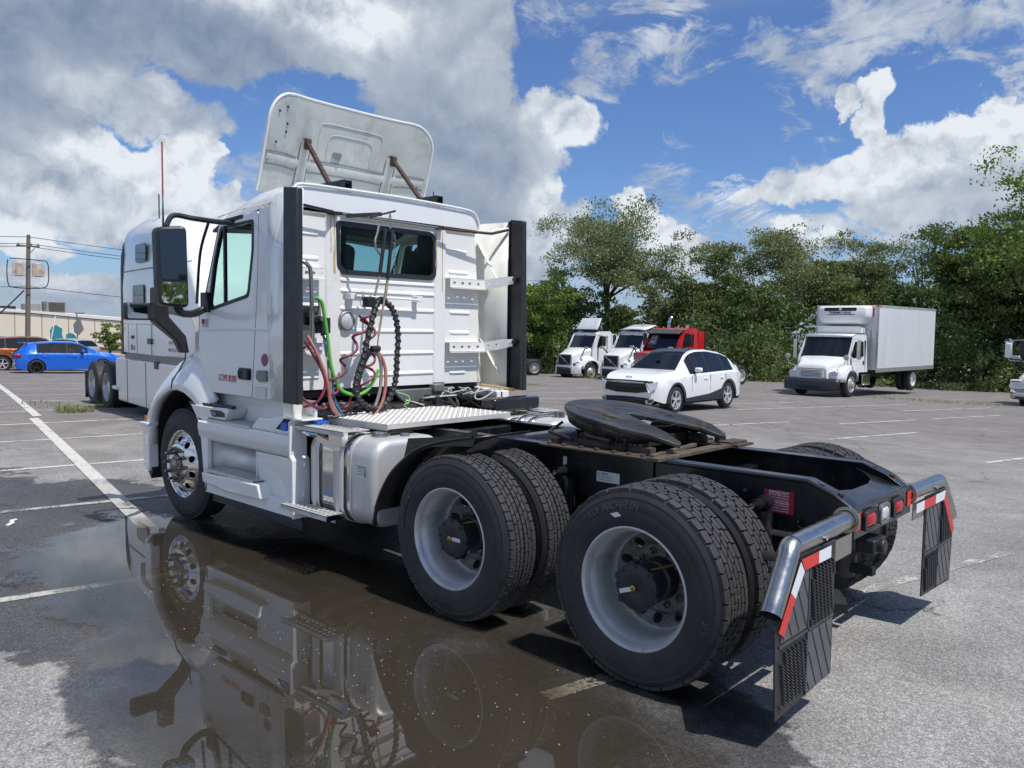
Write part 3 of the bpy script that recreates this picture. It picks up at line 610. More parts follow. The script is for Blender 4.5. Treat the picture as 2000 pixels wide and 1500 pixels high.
M['brownchrome'] = mat('brown_tinted_chrome', (0.22, 0.17, 0.14), 0.22, 1.0, 0.1, 30)
# ================================================================ the main tractor, standing at the origin
T = empty('road_tractor', (0, 0, 0))
tag(T, 'large white day cab tractor in the foreground with raised deflector, hanging hoses and bare frame', 'truck')
YS_ = lambda z: 1.135 - 0.055 * (z - 1.2) / 1.5         # the cab side leans in a little
SIDE = lambda s: (lambda p, q: (p, YS_(q) if s > 0 else -(1.035 - .105 * (q - 1.2) / 1.5), q))
# ---- cab back wall with stamped ribs (real relief) and the window opening
def wallfn(x0): return lambda p, q: (x0, p, q)
wout = rpoly([(.645, 2.615), (-.355, 2.615), (-.415, 2.575), (-.415, 2.24), (-.375, 2.205), (.585, 2.205), (.635, 2.25)], .05)
wall = MB()
wall.panel(rpoly([(1.08, 1.27), (1.08, 2.7), (-.915, 2.7), (-1.025, 1.26)], .02), [wout], wallfn(3.28), (.03, 0, 0))
CAB = wall.build('cab_back_wall', 'whitewall', T, bevel=.004)
def rib(y0, y1, z, h=.032, d=.010):
    m = MB(); n = 5
    pr = [(-h / 2, 0), (-h / 2 + .006, -d), (h / 2 - .008, -d * .6), (h / 2, 0)]
    secs = []
    for yy, k in ((y0, 0), (y0 + .02 * (1 if y1 > y0 else -1), 1), (y1 - .02 * (1 if y1 > y0 else -1), 1), (y1, 0)):
        secs.append([(3.2795 + dd * k, yy, z + zz * (1 if k else .2)) for zz, dd in pr])
    m.loft(secs, caps=True); return m.build('pressed_rib', 'whitewall', CAB, smooth=20)
for z in (2.155, 2.07, 1.925, 1.745, 1.555, 1.375): rib(.61, -.425, z)
for y0, y1, z in ((-.56, -.82, 2.48), (-.58, -.84, 2.29), (-.60, -.87, 2.055), (-.60, -.87, 1.92), (-.60, -.87, 1.735), (-.60, -.87, 1.555), (-.60, -.82, 1.365)): rib(y0, y1, z)
for z in (2.50, 2.31, 2.08, 1.945, 1.745, 1.555, 1.375): rib(1.0, .80, z)
for y0 in (.675, -.475):       # two shallow pillars either side of the window
    pl = MB(); pl.loft([[(3.279, y0 + .075, z), (3.268, y0 + .06, z), (3.268, y0 - .06, z), (3.279, y0 - .075, z)] for z in (1.28, 2.66)], caps=True); pl.build('back_pillar', 'whitewall', CAB, smooth=20)
rs = MB()
for (y, z0, z1, wd) in ((.70, 2.36, 2.66, .006), (.665, 2.20, 2.66, .012), (-.425, 2.30, 2.66, .010), (-.50, 2.1, 2.66, .006), (-.99, 1.5, 1.9, .008), (-.98, 1.27, 1.42, .02)):
    k = 10; pts = [(y + random.uniform(-wd, wd) * .5 + wd, z1 - (z1 - z0) * i / k) for i in range(k + 1)] + [(y - wd * (1 - i / k) + random.uniform(-wd, wd) * .3, z0 + (z1 - z0) * i / k) for i in range(k + 1)]
    rs.panel(pts, [], wallfn(3.2655 if abs(y) < .72 and y > -.6 else 3.2775))
m_, t_, b_, tc_ = new_mat('rust_run'); b_.inputs['Roughness'].default_value = .7; b_.inputs['Base Color'].default_value = (.50, .36, .17, 1)
t_.put(b_.inputs['Alpha'], t_.sm(t_.noise(t_.vm('MULTIPLY', tc_, (1, 60, 4)), 1.0, 5, .6), .32, .60, .15, .85))
rs.build('rust_streaks', m_, CAB, smooth=0, fix=False)
# rear window: rubber frame + glass
fr = MB(); ins = rpoly([(.615, 2.585), (-.35, 2.585), (-.388, 2.56), (-.388, 2.26), (-.36, 2.235), (.57, 2.235), (.607, 2.27)], .05)
wo2 = rpoly([(.655, 2.625), (-.36, 2.625), (-.425, 2.58), (-.425, 2.235), (-.38, 2.195), (.59, 2.195), (.645, 2.245)], .05)
fr.panel(wo2, [ins], wallfn(3.266), (.03, 0, 0)); RW = fr.build('rear_window', 'blackplastic', T, bevel=.004)
g_ = MB(); g_.panel(ins, [], wallfn(3.282), (.005, 0, 0)); g_.build('pane', 'glass', RW, smooth=0)
# ---- roof cap
def roofsec(x, hw, zt, zs, r):
    pts = [(-hw, zs), (-hw, zt - r)]
    for k in range(1, 6): a = radians(180 - 90 * k / 5); pts.append((-hw + r + r * cos(a), zt - r + r * sin(a)))
    pts += [(-hw * .5, zt + .012), (0, zt + .018), (hw * .5, zt + .012)]
    for k in range(0, 5): a = radians(90 - 90 * k / 5); pts.append((hw - r + r * cos(a), zt - r + r * sin(a)))
    pts += [(hw, zt - r), (hw, zs)]
    return [(x, p if p > 0 else p * .885, q) for p, q in pts]
rf = MB()
rf.loft([roofsec(3.262, 1.045, 2.825, 2.665, .14), roofsec(3.262, 1.06, 2.842, 2.665, .15), roofsec(3.30, 1.07, 2.86, 2.66, .16), roofsec(3.6, 1.07, 2.885, 2.70, .17), roofsec(3.85, 1.065, 2.875, 2.70, .19), roofsec(4.1, 1.055, 2.83, 2.68, .19), roofsec(4.32, 1.04, 2.76, 2.65, .14), roofsec(4.46, 1.02, 2.69, 2.63, .07)], caps=True)
RF = rf.build('roof', 'white', T, smooth=50)
lp = MB(); lip = [(3.255, yy, zz) for yy, zz in ((1.075, 2.70), (1.072, 2.76), (1.03, 2.835), (.94, 2.862), (.5, 2.872), (0, 2.878), (-.5, 2.872), (-.80, 2.862), (-.89, 2.835), (-.94, 2.76), (-.945, 2.70))]
lp.tube(smooth_path(lip, 5), .014, 8); lp.build('roof_rear_lip', 'white', RF)
gt = MB(); gt.loft([[(x, YS_(2.69), z), (x, YS_(2.69) + .012, z + .006), (x, YS_(2.69), z + .014)] for x, z in ((3.3, 2.735), (4.0, 2.71), (4.35, 2.68))]); gt.build('rain_gutter', 'white', RF)
rr_ = MB(); rr_.box(3.262, 3.30, -.92, 1.05, 2.655, 2.70); rr_.build('roof_seam_rail', 'whitewall', RF, bevel=.01)
# ---- cab sides, floor, firewall, windscreen
for s in (1, -1):
    m1 = MB(); m1.panel([(3.30, 1.20), (3.30, 2.715), (3.685, 2.705), (3.70, 2.69), (3.69, 2.12), (3.727, 1.19)], [], SIDE(s), (0, -.03 * s, 0)); m1.build('cab_side_panel', 'white', T, bevel=.004)
    door = [(3.712, 2.685), (3.703, 2.12), (3.742, 1.195), (4.44, 1.195), (4.58, 1.37), (4.65, 1.59), (4.645, 1.87), (4.565, 1.97), (4.33, 2.655)]
    wn = rpoly([(3.775, 2.625), (3.765, 2.38), (3.82, 2.00), (4.44, 1.895), (4.49, 1.95), (4.42, 2.31), (4.31, 2.60)], .04)
    D = MB(); D.panel(rpoly(door, .03, 3), [wn], SIDE(s), (0, -.04 * s, 0)); DO = D.build('door', 'white', T, bevel=.005)
    fi = rpoly([(3.80, 2.60), (3.79, 2.38), (3.843, 2.025), (4.43, 1.925), (4.46, 1.96), (4.395, 2.30), (4.29, 2.575)], .04)
    wf = MB(); wf.panel(wn, [fi], lambda p, q, s=s: (p, s * (YS_(q) + .006), q), (0, -.03 * s, 0)); WF = wf.build('window_frame', 'blackplastic', DO, bevel=.003)
    gg = MB(); gg.panel(fi, [], lambda p, q, s=s: (p, s * (YS_(q) - .012), q), (0, -.004 * s, 0)); gg.build('window_pane', 'glass', DO, smooth=0)
    dv = MB(); dv.box(4.22, 4.245, min(s * 1.075, s * 1.10), max(s * 1.075, s * 1.10), 1.96, 2.60); dv.build('window_divider', 'blackplastic', DO)
    gp_ = MB(); gp_.panel([(3.700, 2.69), (3.69, 2.12), (3.727, 1.2), (3.745, 1.2), (3.705, 2.12), (3.714, 2.69)], [], lambda p, q, s=s: (p, s * (YS_(q) - .01), q), (0, -.02 * s, 0)); gp_.build('door_gap_seal', 'blackplastic', T)
    cr = MB(); cr.loft([[(x, s * (YS_(z) + .0), z - .012), (x, s * (YS_(z) + .006), z - .004), (x, s * (YS_(z) + .005), z + .004), (x, s * YS_(z), z + .010)] for x, z in ((3.31, 1.735), (3.74, 1.74), (4.2, 1.735), (4.62, 1.725))]); cr.build('door_crease', 'white', DO)
    h = MB(); h.panel(rpoly([(3.945, 1.425), (3.755, 1.425), (3.75, 1.33), (3.94, 1.33)], .015), [], lambda p, q, s=s: (p, s * (YS_(q) + .010), q), (0, -.012 * s, 0)); HO = h.build('door_handle', 'blackplastic', DO, bevel=.004)
    h = MB(); h.box(3.85, 3.93, s * 1.145 - .006, s * 1.145 + .006, 1.345, 1.405); h.build('handle_recess', 'dark', HO)
    h = MB(); h.cbox((3.80, s * 1.152, 1.375), .075, .022, .075); h.build('handle_grip', 'blackplastic', HO, bevel=.006)
    l = MB(); l.panel(rpoly([(3.645, 1.415), (3.50, 1.42), (3.495, 1.335), (3.60, 1.325), (3.648, 1.35)], .02), [], lambda p, q, s=s: (p, s * (YS_(q) + .02), q), (0, -.022 * s, 0)); l.build('side_marker_lamp', 'greymetal', T, bevel=.006)
    pt = MB(); pt.box(3.51, 3.665, s * 1.142 - .008, s * 1.142 + .008, 1.19, 1.285); pt.build('hinge_cover', 'alu', T, bevel=.003)
    a_ = MB(); a_.loft([[(4.345, s * 1.075, 2.66), (4.40, s * 1.05, 2.66), (4.42, s * .98, 2.68)], [(4.62, s * 1.10, 1.93), (4.70, s * 1.06, 1.93), (4.80, s * .96, 1.95)]]); a_.build('windscreen_pillar', 'blackplastic', T)
    c_ = MB(); c_.panel([(4.55, 1.15), (4.665, 1.59), (4.66, 1.89), (4.90, 1.86), (4.93, 1.45), (4.97, 1.30), (4.75, 1.12)], [], lambda p, q, s=s: (p, s * (1.115 - .35 * max(0, p - 4.66)), q), (0, -.02 * s, 0)); c_.build('cowl_side', 'white', T, bevel=.004)
ws = MB(); ws.loft([[(4.42, y, 2.66 + .02 * (1 - y * y)) for y in (-.98, -.5, 0, .5, .98)], [(4.84, y * .98, 1.93 + .0) for y in (-.98, -.5, 0, .5, .98)]]); ws.build('windscreen', 'glass', T)
vs = MB(); vs.loft([[(4.30, y, 2.72 + .04 * (1 - y * y)) for y in (-1.0, -.5, 0, .5, 1.0)], [(4.62, y, 2.60 + .04 * (1 - y * y)) for y in (-1.0, -.5, 0, .5, 1.0)]]); vs.build('sun_visor', 'blackplastic', T, solid=.02)
fl = MB(); fl.box(3.33, 4.6, -1.06, 1.06, 1.20, 1.25); fl.build('cab_floor', 'interior', T)
dsh = MB(); dsh.box(4.45, 4.85, -1.0, 1.0, 1.3, 1.88); dsh.build('dashboard', 'interior', T, bevel=.06)
for s in (1, -1):
    st = empty('driver_seat'); st.name = 'cab_seat'; st.parent = T; st.location = (3.85, s * .55, 1.25)
    a = MB(); a.box(-.25, .28, -.26, .26, .25, .42); a.build('seat_cushion', 'seatcloth', st, bevel=.05)
    a = MB(); a.cbox((-.27, 0, .80), .15, .50, .85, Matrix.Rotation(-.15, 3, 'Y')); a.build('seat_back', 'seatcloth', st, bevel=.06)
    a = MB(); a.cbox((-.36, 0, 1.28), .10, .28, .20); a.build('head_rest', 'seatcloth', st, bevel=.04)
sw = MB(); sw.tube([(4.35 + .16 * sin(a) * .5, .55 + .22 * cos(a), 1.95 + .2 * sin(a)) for a in np.linspace(0, 2 * pi, 24, endpoint=False)], .014, 6, closed=True); sw.build('steering_wheel', 'interior', T)
# writing on the side
text('GCWR 80,000', .062, lambda x, y, z: (4.135 - x * 1.0, YS_(1.32) + .0012 + (.0012 if z > 0 else 0), 1.325 + y * 1.35), 'redink', 'door_lettering', T, bold=.0, sx=.80)
fg = MB(); fg.panel(rrect(4.49, 4.60, 1.745, 1.82, .002, 1), [], lambda p, q: (p, YS_(q) + .002, q), (0, .001, 0)); FG = fg.build('flag_sticker', 'whiteink', T, smooth=0)
fs_ = MB()
for k in range(0, 13, 2): fs_.box(4.49, 4.60 - (.045 if k > 5 else 0), YS_(1.78) + .0031, YS_(1.78) + .0041, 1.745 + k * .00577, 1.745 + (k + 1) * .00577)
fs_.build('red_stripes', 'redink', FG, smooth=0)
fs_ = MB(); fs_.box(4.557, 4.60, YS_(1.78) + .0031, YS_(1.78) + .0045, 1.78, 1.82); fs_.build('blue_canton', mat('navy_print', (.01, .02, .09), .5), FG, smooth=0)
sk_ = MB(); sk_.lathe([(0, .052), (.003, .050), (.003, 0)], (3.555, YS_(1.5), 1.50), n=28); SK = sk_.build('round_badge', mat('badge_red', (.42, .03, .06), .4), T)
sk_ = MB(); sk_.lathe([(.0032, .040), (.0045, .037), (.0045, .033), (.0032, .03)], (3.555, YS_(1.5), 1.50), n=28); sk_.cbox((3.555, YS_(1.5) + .004, 1.50), .06, .002, .016); sk_.cbox((3.555, YS_(1.5) + .004, 1.472), .034, .002, .016); sk_.build('badge_print', mat('badge_blue', (.10, .09, .28), .4), SK)
text('LG', .05, lambda x, y, z: (3.38 - x, YS_(1.25) + .003 + z, 1.265 + y), 'redink', 'small_red_lettering', T)
# ---- side extenders
for s in (1, -1):
    e = MB(); zt = lambda x: 2.81 - (x - 3.14) * .20 if x > 3.2 else 2.775
    secs = []
    for x, y in (((3.56, 1.108), (3.45, 1.135), (3.33, 1.172)) if s > 0 else ((3.56, .99), (3.45, 1.05), (3.33, 1.12))) + ((3.14, 1.192), (2.97 if s > 0 else 3.06, 1.195)):
        secs.append([(x, s * y, 1.195), (x, s * y, 1.7), (x, s * (y - .01), 2.3), (x, s * (y - .03), zt(x))])
    e.loft(secs); EX = e.build('side_extender', 'fairwhite' if s < 0 else 'white', T, solid=.022)
    bk = MB(); x1, x0 = (3.145, 2.945) if s > 0 else (3.05, 2.862)
    bk.prism([(x0, 1.195), (x1, 1.195), (x1, 2.80), (x0 + .02, 2.775)], lambda p, q, t, s=s: (p, s * (t - .018 * max(0, q - 2.0)), q), 1.165, 1.222); bk.build('extender_rubber_edge', 'blackplastic', EX, bevel=.012)
    if s < 0:
        rb_ = MB(); rb_.box(3.04, 3.055, -1.175, -1.135, 1.2, 2.78); rb_.box(2.865, 2.88, -1.16, -1.13, 1.22, 2.74)
        for k in range(14): rb_.box(2.875, 3.045, -1.163, -1.150, 1.24 + k * .02 if k < 7 else 1.5 + (k - 7) * .18, (1.248 + k * .02) if k < 7 else 1.506 + (k - 7) * .18)
        rb_.build('edge_ribs', 'blackplastic', EX)
        ip = MB(); ip.loft([[(3.50, -.97 - (.05 if z < 2 else 0), z), (3.42, -1.03, z), (3.30, -1.08, z), (3.045, -1.135, z)] for z in (1.22, 2.72)]); ip.build('extender_inner_skin', 'fairwhite', EX, solid=.01)
        for z0 in (1.35, 2.20):
            rd = MB(); rd.beam((3.36, -1.045, z0 + .40), (3.12, -1.105, z0), .006, .05, (0, 1, 0)); rd.build('pressed_strip', 'fairwhite', EX)
# brackets carrying the extenders
def bracket(y0, y1, z, par, bend=None, nm='extender_bracket'):
    b = MB(); pts = [(3.225, y0), (3.225, y1)]
    L = abs(y1 - y0); holes = [rrect(y0 + (y1 - y0) * f - .018, y0 + (y1 - y0) * f + .018, z + .028, z + .052, .011, 3) for f in (.12, .35, .55, .8)]
    b.panel(rrect(min(y0, y1), max(y0, y1), z, z + .08, .006, 2), holes, lambda p, q: (3.205, p, q), (.006, 0, 0))
    b.box(3.205, 3.277, min(y0, y1), max(y0, y1), z + .078, z + .084)
    b.box(3.185, 3.205, min(y0, y1), max(y0, y1), z - .012, z - .004)
    return b.build(nm, 'whitewall', par)
for z in (2.145, 1.56):
    bracket(-.54, -.99, z, T); bracket(.80, 1.10, z, T)
    b = MB(); hs = [circ(x, z + .04, .011, 8) for x in (3.35, 3.22, 3.12)]
    b.panel([(3.22, z), (3.22, z + .08), (3.05, z + .115), (2.96, z + .115), (2.96, z + .05), (3.1, z + .01)], [circ(3.17, z + .05, .011, 8), circ(3.10, z + .06, .011, 8)], lambda p, q: (p, -.985 - (3.22 - p) * .52, q), (0, .006, 0)); b.build('extender_bracket', 'whitewall', T)
    b = MB(); b.box(2.93, 3.07, -1.128, -1.112, z + .07, z + .11); BB = b.build('bracket_clamp', 'blackplastic', T, bevel=.003)
    b = MB(); b.cyl((3.04, -1.112, z + .09), (3.04, -1.098, z + .09), .012, 8); b.cyl((2.97, -1.112, z + .09), (2.97, -1.098, z + .09), .012, 8); b.build('clamp_bolts', 'chrome', BB)
b = MB(); b.tube([(3.19, 1.10, 2.70), (3.19, .74, 2.672), (3.22, .70, 2.668)], .012, 8); b.box(3.22, 3.262, .64, .74, 2.655, 2.682); b.build('upper_stay_rod', 'blackpaint', T)
b = MB(); b.tube([(3.23, .62, 2.672), (3.23, -.40, 2.664)], .009, 8); b.build('wall_rail', 'greymetal', T)
b = MB(); b.tube([(3.20, -.44, 2.66), (3.18, -.60, 2.655), (3.14, -1.0, 2.66), (3.02, -1.12, 2.70)], .013, 8); b.box(3.22, 3.262, -.48, -.40, 2.65, 2.675); b.build('upper_stay_rod', 'brownsteel', T)
b = MB(); b.tube([(3.25, -.99, 1.235), (3.15, -1.06, 1.225), (2.98, -1.14, 1.20)], .014, 6); b.box(2.96, 3.04, -1.16, -1.12, 1.185, 1.215); b.build('lower_stay', mat('rusty_cream', (.42, .30, .16), .7, 0, .3, 20), T)
b = MB(); b.prism([(3.32, 1.22), (3.32, 1.08), (3.0, 1.06), (3.0, 1.19)], lambda p, q, t: (p, t, q), -1.14, -.96); b.build('extender_foot', 'fairwhite', T, bevel=.01)
b = MB(); b.prism([(3.28, 1.22), (3.28, 1.06), (3.12, 1.06), (3.12, 1.22)], lambda p, q, t: (p, t, q), 1.06, 1.14); b.build('extender_foot', 'fairwhite', T, bevel=.01)
# ---- things on the back wall
b = MB(); b.tube(smooth_path([(3.26, 1.12, 2.265), (3.12, 1.08, 2.262), (3.09, 1.03, 2.23), (3.09, 1.005, 2.15), (3.09, .995, 1.75), (3.09, 1.01, 1.65), (3.12, 1.06, 1.60), (3.26, 1.12, 1.585)], 8), .0165, 12); b.build('grab_handle', 'stainless', T)
b = MB(); b.tube([(3.21, .53, 2.025), (3.21, -.18, 2.012)], .010, 8)
for y in (.53, -.18): b.box(3.20, 3.278, y - .028, y + .028, 1.995, 2.045)
b.build('hose_rail', 'whitewall', T, bevel=.004)
b = MB(); b.lathe([(-.0, .078), (-.028, .078), (-.034, .070), (-.030, .058)], (3.278, .555, 1.822), (1, 0, 0), n=32); WL = b.build('work_lamp', 'greymetal', T)
b = MB(); b.lathe([(-.030, .058), (-.040, .03), (-.042, 0)], (3.278, .555, 1.822), (1, 0, 0), n=24); b.build('lamp_lens', 'lens', WL)
V = MB(); V.box(3.20, 3.278, .84, .99, 1.78, 1.93); V.cyl((3.22, .98, 1.90), (3.08, .98, 1.90), .026, 10); V.cyl((3.22, .93, 1.83), (3.12, .93, 1.83), .03, 10); V.box(3.10, 3.2, .82, .90, 1.72, 1.84); V.cyl((3.15, .86, 1.70), (3.15, .86, 1.80), .018, 8); V.cyl((3.16, .95, 1.72), (3.16, .95, 1.8), .016, 8)
VO = V.build('air_valve_block', 'blackplastic', T, bevel=.005)
b = MB(); b.cyl((3.12, .90, 1.83), (3.09, .90, 1.83), .02, 8); b.cyl((3.08, .985, 1.90), (3.06, .985, 1.90), .02, 8); b.tube(smooth_path([(3.10, .93, 1.86), (3.05, .955, 1.93), (3.02, .985, 1.985)], 5), .010, 8); b.cyl((3.14, .86, 1.73), (3.10, .855, 1.66), .014, 8); b.build('valve_fittings', 'stainless', VO)
def hose(name, pts, r, m, n=10, sm=8, closed=False):
    b = MB(); b.tube(smooth_path(pts, sm, closed), r, n, closed=closed); return b.build(name, m, T, smooth=60)
X3 = 3.0
hose('green_air_hose', [(3.04, 1.0, 1.985), (X3, .98, 1.97), (X3, .955, 1.90), (X3, .92, 1.70), (X3, .88, 1.45), (X3, .80, 1.29), (2.98, .66, 1.24), (X3, .52, 1.29), (X3, .43, 1.43)], .0135, 'greenhose')
hose('grey_loop_hose', [(3.08, .86, 1.62), (X3, .90, 1.38), (X3, .87, 1.17), (2.98, .78, 1.06), (2.96, .66, 1.045), (2.96, .53, 1.10), (2.98, .44, 1.24), (X3, .405, 1.42), (X3, .43, 1.54), (X3, .50, 1.58)], .0135, 'greyhose')
hose('faded_red_hose', [(3.10, 1.03, 1.70), (3.02, .99, 1.55), (2.98, .935, 1.35), (2.97, .90, 1.15), (2.95, .80, 1.045), (2.93, .66, 1.015), (2.93, .52, 1.075), (2.95, .415, 1.22), (2.97, .385, 1.42), (X3, .42, 1.555), (3.02, .49, 1.575)], .0135, 'pinkhose')
hose('red_air_hose', [(3.10, 1.05, 1.66), (3.0, .97, 1.44), (2.98, .955, 1.32), (2.98, 1.02, 1.21), (3.1, 1.06, 1.16)], .011, 'redhose')
hose('red_air_hose', [(3.05, 1.17, 1.30), (X3, 1.10, 1.205), (X3, .97, 1.145), (X3, .88, 1.20), (X3, .89, 1.29), (3.0, .92, 1.34)], .011, 'redhose')
hose('red_air_hose', [(X3, .88, 1.20), (X3, .80, 1.14), (X3, .72, 1.17), (X3, .70, 1.27)], .011, 'redhose')
hose('blue_hose', [(3.14, .86, 1.70), (3.08, .865, 1.6), (3.03, .86, 1.40), (3.0, .85, 1.2), (2.98, .78, 1.07)], .011, 'bluehose')
b = MB()
for k in range(9): b.lathe([(0, .017), (.004, .019), (.008, .017)], (3.115 - k * .004, .862, 1.66 - k * .014), (0.2, 0, -1), n=10)
b.build('hose_spring_guard', 'bluehose', T)
# coiled dark red air lines
def coil(pts, r, turns, rr, nm, m='redhose'):
    P = smooth_path(pts, 24); out = []
    for i, p in enumerate(P):
        a = 2 * pi * turns * i / len(P); out.append((p.x + rr * .6 * sin(a), p.y + rr * cos(a), p.z + rr * .25 * sin(a)))
    b = MB(); b.tube(out, r, 8); o = b.build(nm, m, T, smooth=60); return o
coil([(X3, .53, 2.0), (X3, .55, 1.85), (X3, .52, 1.7), (X3, .53, 1.5), (X3, .53, 1.4), (X3, .57, 1.22)], .0105, 4.5, .055, 'coiled_air_line')
coil([(X3, .57, 1.86), (X3, .60, 1.74), (X3, .70, 1.60), (X3, .78, 1.46), (X3, .88, 1.34), (X3, .86, 1.26)], .0105, 4.0, .048, 'coiled_air_line')
blk = [(3.02, .40, 1.985), (2.98, .47, 1.95), (2.96, .535, 1.81), (2.96, .585, 1.63), (2.96, .63, 1.47), (2.96, .685, 1.31), (2.96, .64, 1.19), (2.96, .53, 1.13), (2.96, .42, 1.135), (2.96, .325, 1.24), (2.96, .285, 1.37), (2.96, .275, 1.53), (2.96, .265, 1.70), (2.96, .29, 1.85), (2.98, .335, 1.95)]
LP = smooth_path(blk, 10, True)
b = MB(); b.tube(LP, .020, 10, closed=True); EC = b.build('electric_cable_loop', 'cablegrey', T, smooth=60)
b = MB(); n = len(LP); wr = []
for k in range(n * 5):
    i = k / 5; p = LP[int(i) % n].lerp(LP[(int(i) + 1) % n], i % 1); d = (LP[(int(i) + 1) % n] - LP[int(i) % n]).normalized()
    s1 = d.cross(Vector((1, 0, 0))).normalized(); u1 = Vector((1, 0, 0)); a = 2 * pi * k / 17.0
    wr.append(p + s1 * (cos(a) * .0175) + u1 * (sin(a) * .0175))
b.tube(wr, .0115, 6, closed=True); b.build('spiral_wrap', 'blackhose', EC, smooth=60)
hose('short_wrapped_hose', [(3.0, .53, 1.58), (X3, .585, 1.50), (X3, .64, 1.36), (X3, .655, 1.22)], .031, 'blackhose')
# hose tender hanging from a bracket on the roof
b = MB(); b.beam((3.20, .60, 2.655), (2.92, .47, 2.66), .02, .03); b.beam((2.96, .55, 2.63), (2.92, .33, 2.70), .018, .016); b.build('tender_arm', 'blackplastic', T, bevel=.003)
b = MB(); b.tube(smooth_path([(2.94, .46, 2.63), (2.95, .48, 2.53), (2.96, .50, 2.42), (2.96, .45, 2.34)], 6), .009, 8); b.build('tender_rod', 'stainless', T)
b = MB(); b.beam((2.95, .405, 2.55), (2.96, .455, 2.18), .022, .026, (1, 0, 0)); b.beam((2.95, .335, 2.55), (2.96, .375, 2.16), .022, .026, (1, 0, 0)); b.build('rubber_tether', 'blackplastic', T, bevel=.004)
b = MB(); b.beam((2.96, .455, 2.18), (2.97, .495, 2.02), .016, .012, (1, 0, 0)); b.beam((2.96, .375, 2.16), (2.97, .392, 2.0), .022, .012, (1, 0, 0)); b.beam((2.97, .392, 2.03), (2.98, .45, 1.70), .018, .008, (1, 0, 0)); b.build('tether_strap', mat('dirty_strap', (.33, .28, .20), .8, 0, .25, 20), T)
b = MB()
for k in range(9):
    z = 2.50 - k * .035; b.tube([(2.945 + .007 * cos(a), .318 + .006 * k * .0 + .009 * cos(a) * (k % 2), z + .018 * sin(a)) for a in np.linspace(0, 2 * pi, 8, endpoint=False)], .003, 5, closed=True)
b.tube([(2.95, .36, 2.68), (2.95, .345, 2.62), (2.95, .355, 2.56)], .005, 6); b.tube([(2.95, .36, 2.68), (2.95, .375, 2.62), (2.95, .36, 2.56)], .005, 6)
b.tube([(2.98, .45, 1.70), (2.98, .46, 1.62), (2.98, .47, 1.58)], .005, 6); b.build('tender_chain', 'stainless', T)
b = MB(); b.box(2.96, 3.03, .49, .57, 1.93, 2.01); b.cyl((3.0, .36, 1.99), (3.0, .42, 1.99), .03, 10); b.cyl((2.98, .44, 1.60), (2.98, .52, 1.60), .026, 10); b.build('hose_clamp', 'dark', T, bevel=.006)
# ---- roof deflector
def dfn(p, q):     # p across (-.9...9), q 0..1 up
    return (4.06 - .20 * q - .10 * abs(p / .9) ** 3 + .05 * (1 - q) ** 2 - (0.03 if False else 0), p * (1.0 - .02 * q) + .02, 2.90 + .80 * q)
nU, nV = 36, 22; d = MB(); vv = []
def warp(u, v):      # rounded upper corners, square map
    p = (u * 2 - 1) * .90; q = v
    r = .24; hh = .80; zq = v * hh; xx = abs(p); lim = .90
    if zq > hh - r:
        k = (zq - (hh - r)) / r; lim = .90 - r + r * sqrt(max(0, 1 - k * k))
    return p * lim / .90, q
secs = []
for j in range(nV + 1):
    v = 1 - (1 - j / nV) ** 1.4; sc = []
    for i in range(nU + 1):
        p, q = warp(i / nU, v); sc.append(Vector(dfn(p, q)))
    secs.append(sc)
d.loft(secs); DF = d.build('roof_deflector', 'oldwhite', T, solid=-.02, smooth=60)
edge = [secs[j][0] for j in range(nV + 1)] + [secs[nV][i] for i in range(1, nU)] + [secs[j][nU] for j in range(nV, -1, -1)]
b = MB(); b.tube([e + Vector((.008, 0, 0)) for e in edge], .013, 8); b.build('deflector_rim', 'white', DF, smooth=60)
# moulded channels on the deflector's inner face
def channel(pts, m='oldwhite', r=.009, nm='moulded_rib'):
    b = MB(); P = []
    for p, q in pts: P.append(Vector(dfn(p, q)) + Vector((-.003, 0, 0)))
    b.tube(smooth_path(P, 6), r, 6, flat=1.6); return b.build(nm, m, DF, smooth=60)
dl = mat('grimy_seam', (.16, .17, .17), .8, 0, .3, 30)
for sy in (.47, -.47):
    channel([(sy + .07, .02), (sy + .06, .30), (sy + .055, .52), (sy + .03, .60), (sy - .03, .60), (sy - .05, .52), (sy - .05, .30), (sy - .045, .02)], r=.004, m=dl, nm='seam_line')
    b = MB(); b.loft([[Vector(dfn(sy + w, q)) + Vector((dx, 0, 0)) for w, dx in ((-.05, 0), (-.035, -.014), (.04, -.014), (.06, 0))] for q in (.02, .2, .4, .58)], caps=True); b.build('moulded_post', 'oldwhite', DF, smooth=30)
for q0 in (.27, .40): 
    for a, c in ((.88, .55), (.40, -.40), (-.55, -.86)): channel([(a, q0), ((a + c) / 2, q0 + .012), (c, q0)], r=.004, m=dl, nm='seam_line')
b = MB(); b.loft([[Vector(dfn(p, q)) + Vector((dx, 0, 0)) for q, dx in ((.29, 0), (.31, -.008), (.37, -.008), (.39, 0))] for p in np.linspace(-.85, .87, 20)], caps=True); b.build('moulded_beam', 'oldwhite', DF, smooth=30)
for lw, q0, q1 in ((.34, .46, .80), (.24, .46, .70)):
    channel([(lw, q0), (lw, q1 - .06), (lw - .06, q1), (0, q1 + .005), (-lw + .06, q1), (-lw, q1 - .06), (-lw, q0)], r=.0035)
pt = MB(); c0 = Vector(dfn(.13, .50)) + Vector((-.006, 0, 0)); pt.cbox(c0, .004, .085, .075, Matrix.Rotation(.5, 3, 'X')); pt.build('dark_patch', 'greymetal', DF)
hl = MB()
for p, q in ((.72, .86), (.80, .80), (.70, .70), (.70, .62), (.86, .31), (-.80, .30), (.79, .5)): hl.lathe([(0, .010), (-.003, .010), (-.003, 0)], Vector(dfn(p, q)) + Vector((-.004, 0, 0)), (1, 0, 0), n=8)
hl.build('screw_holes', 'dark', DF)
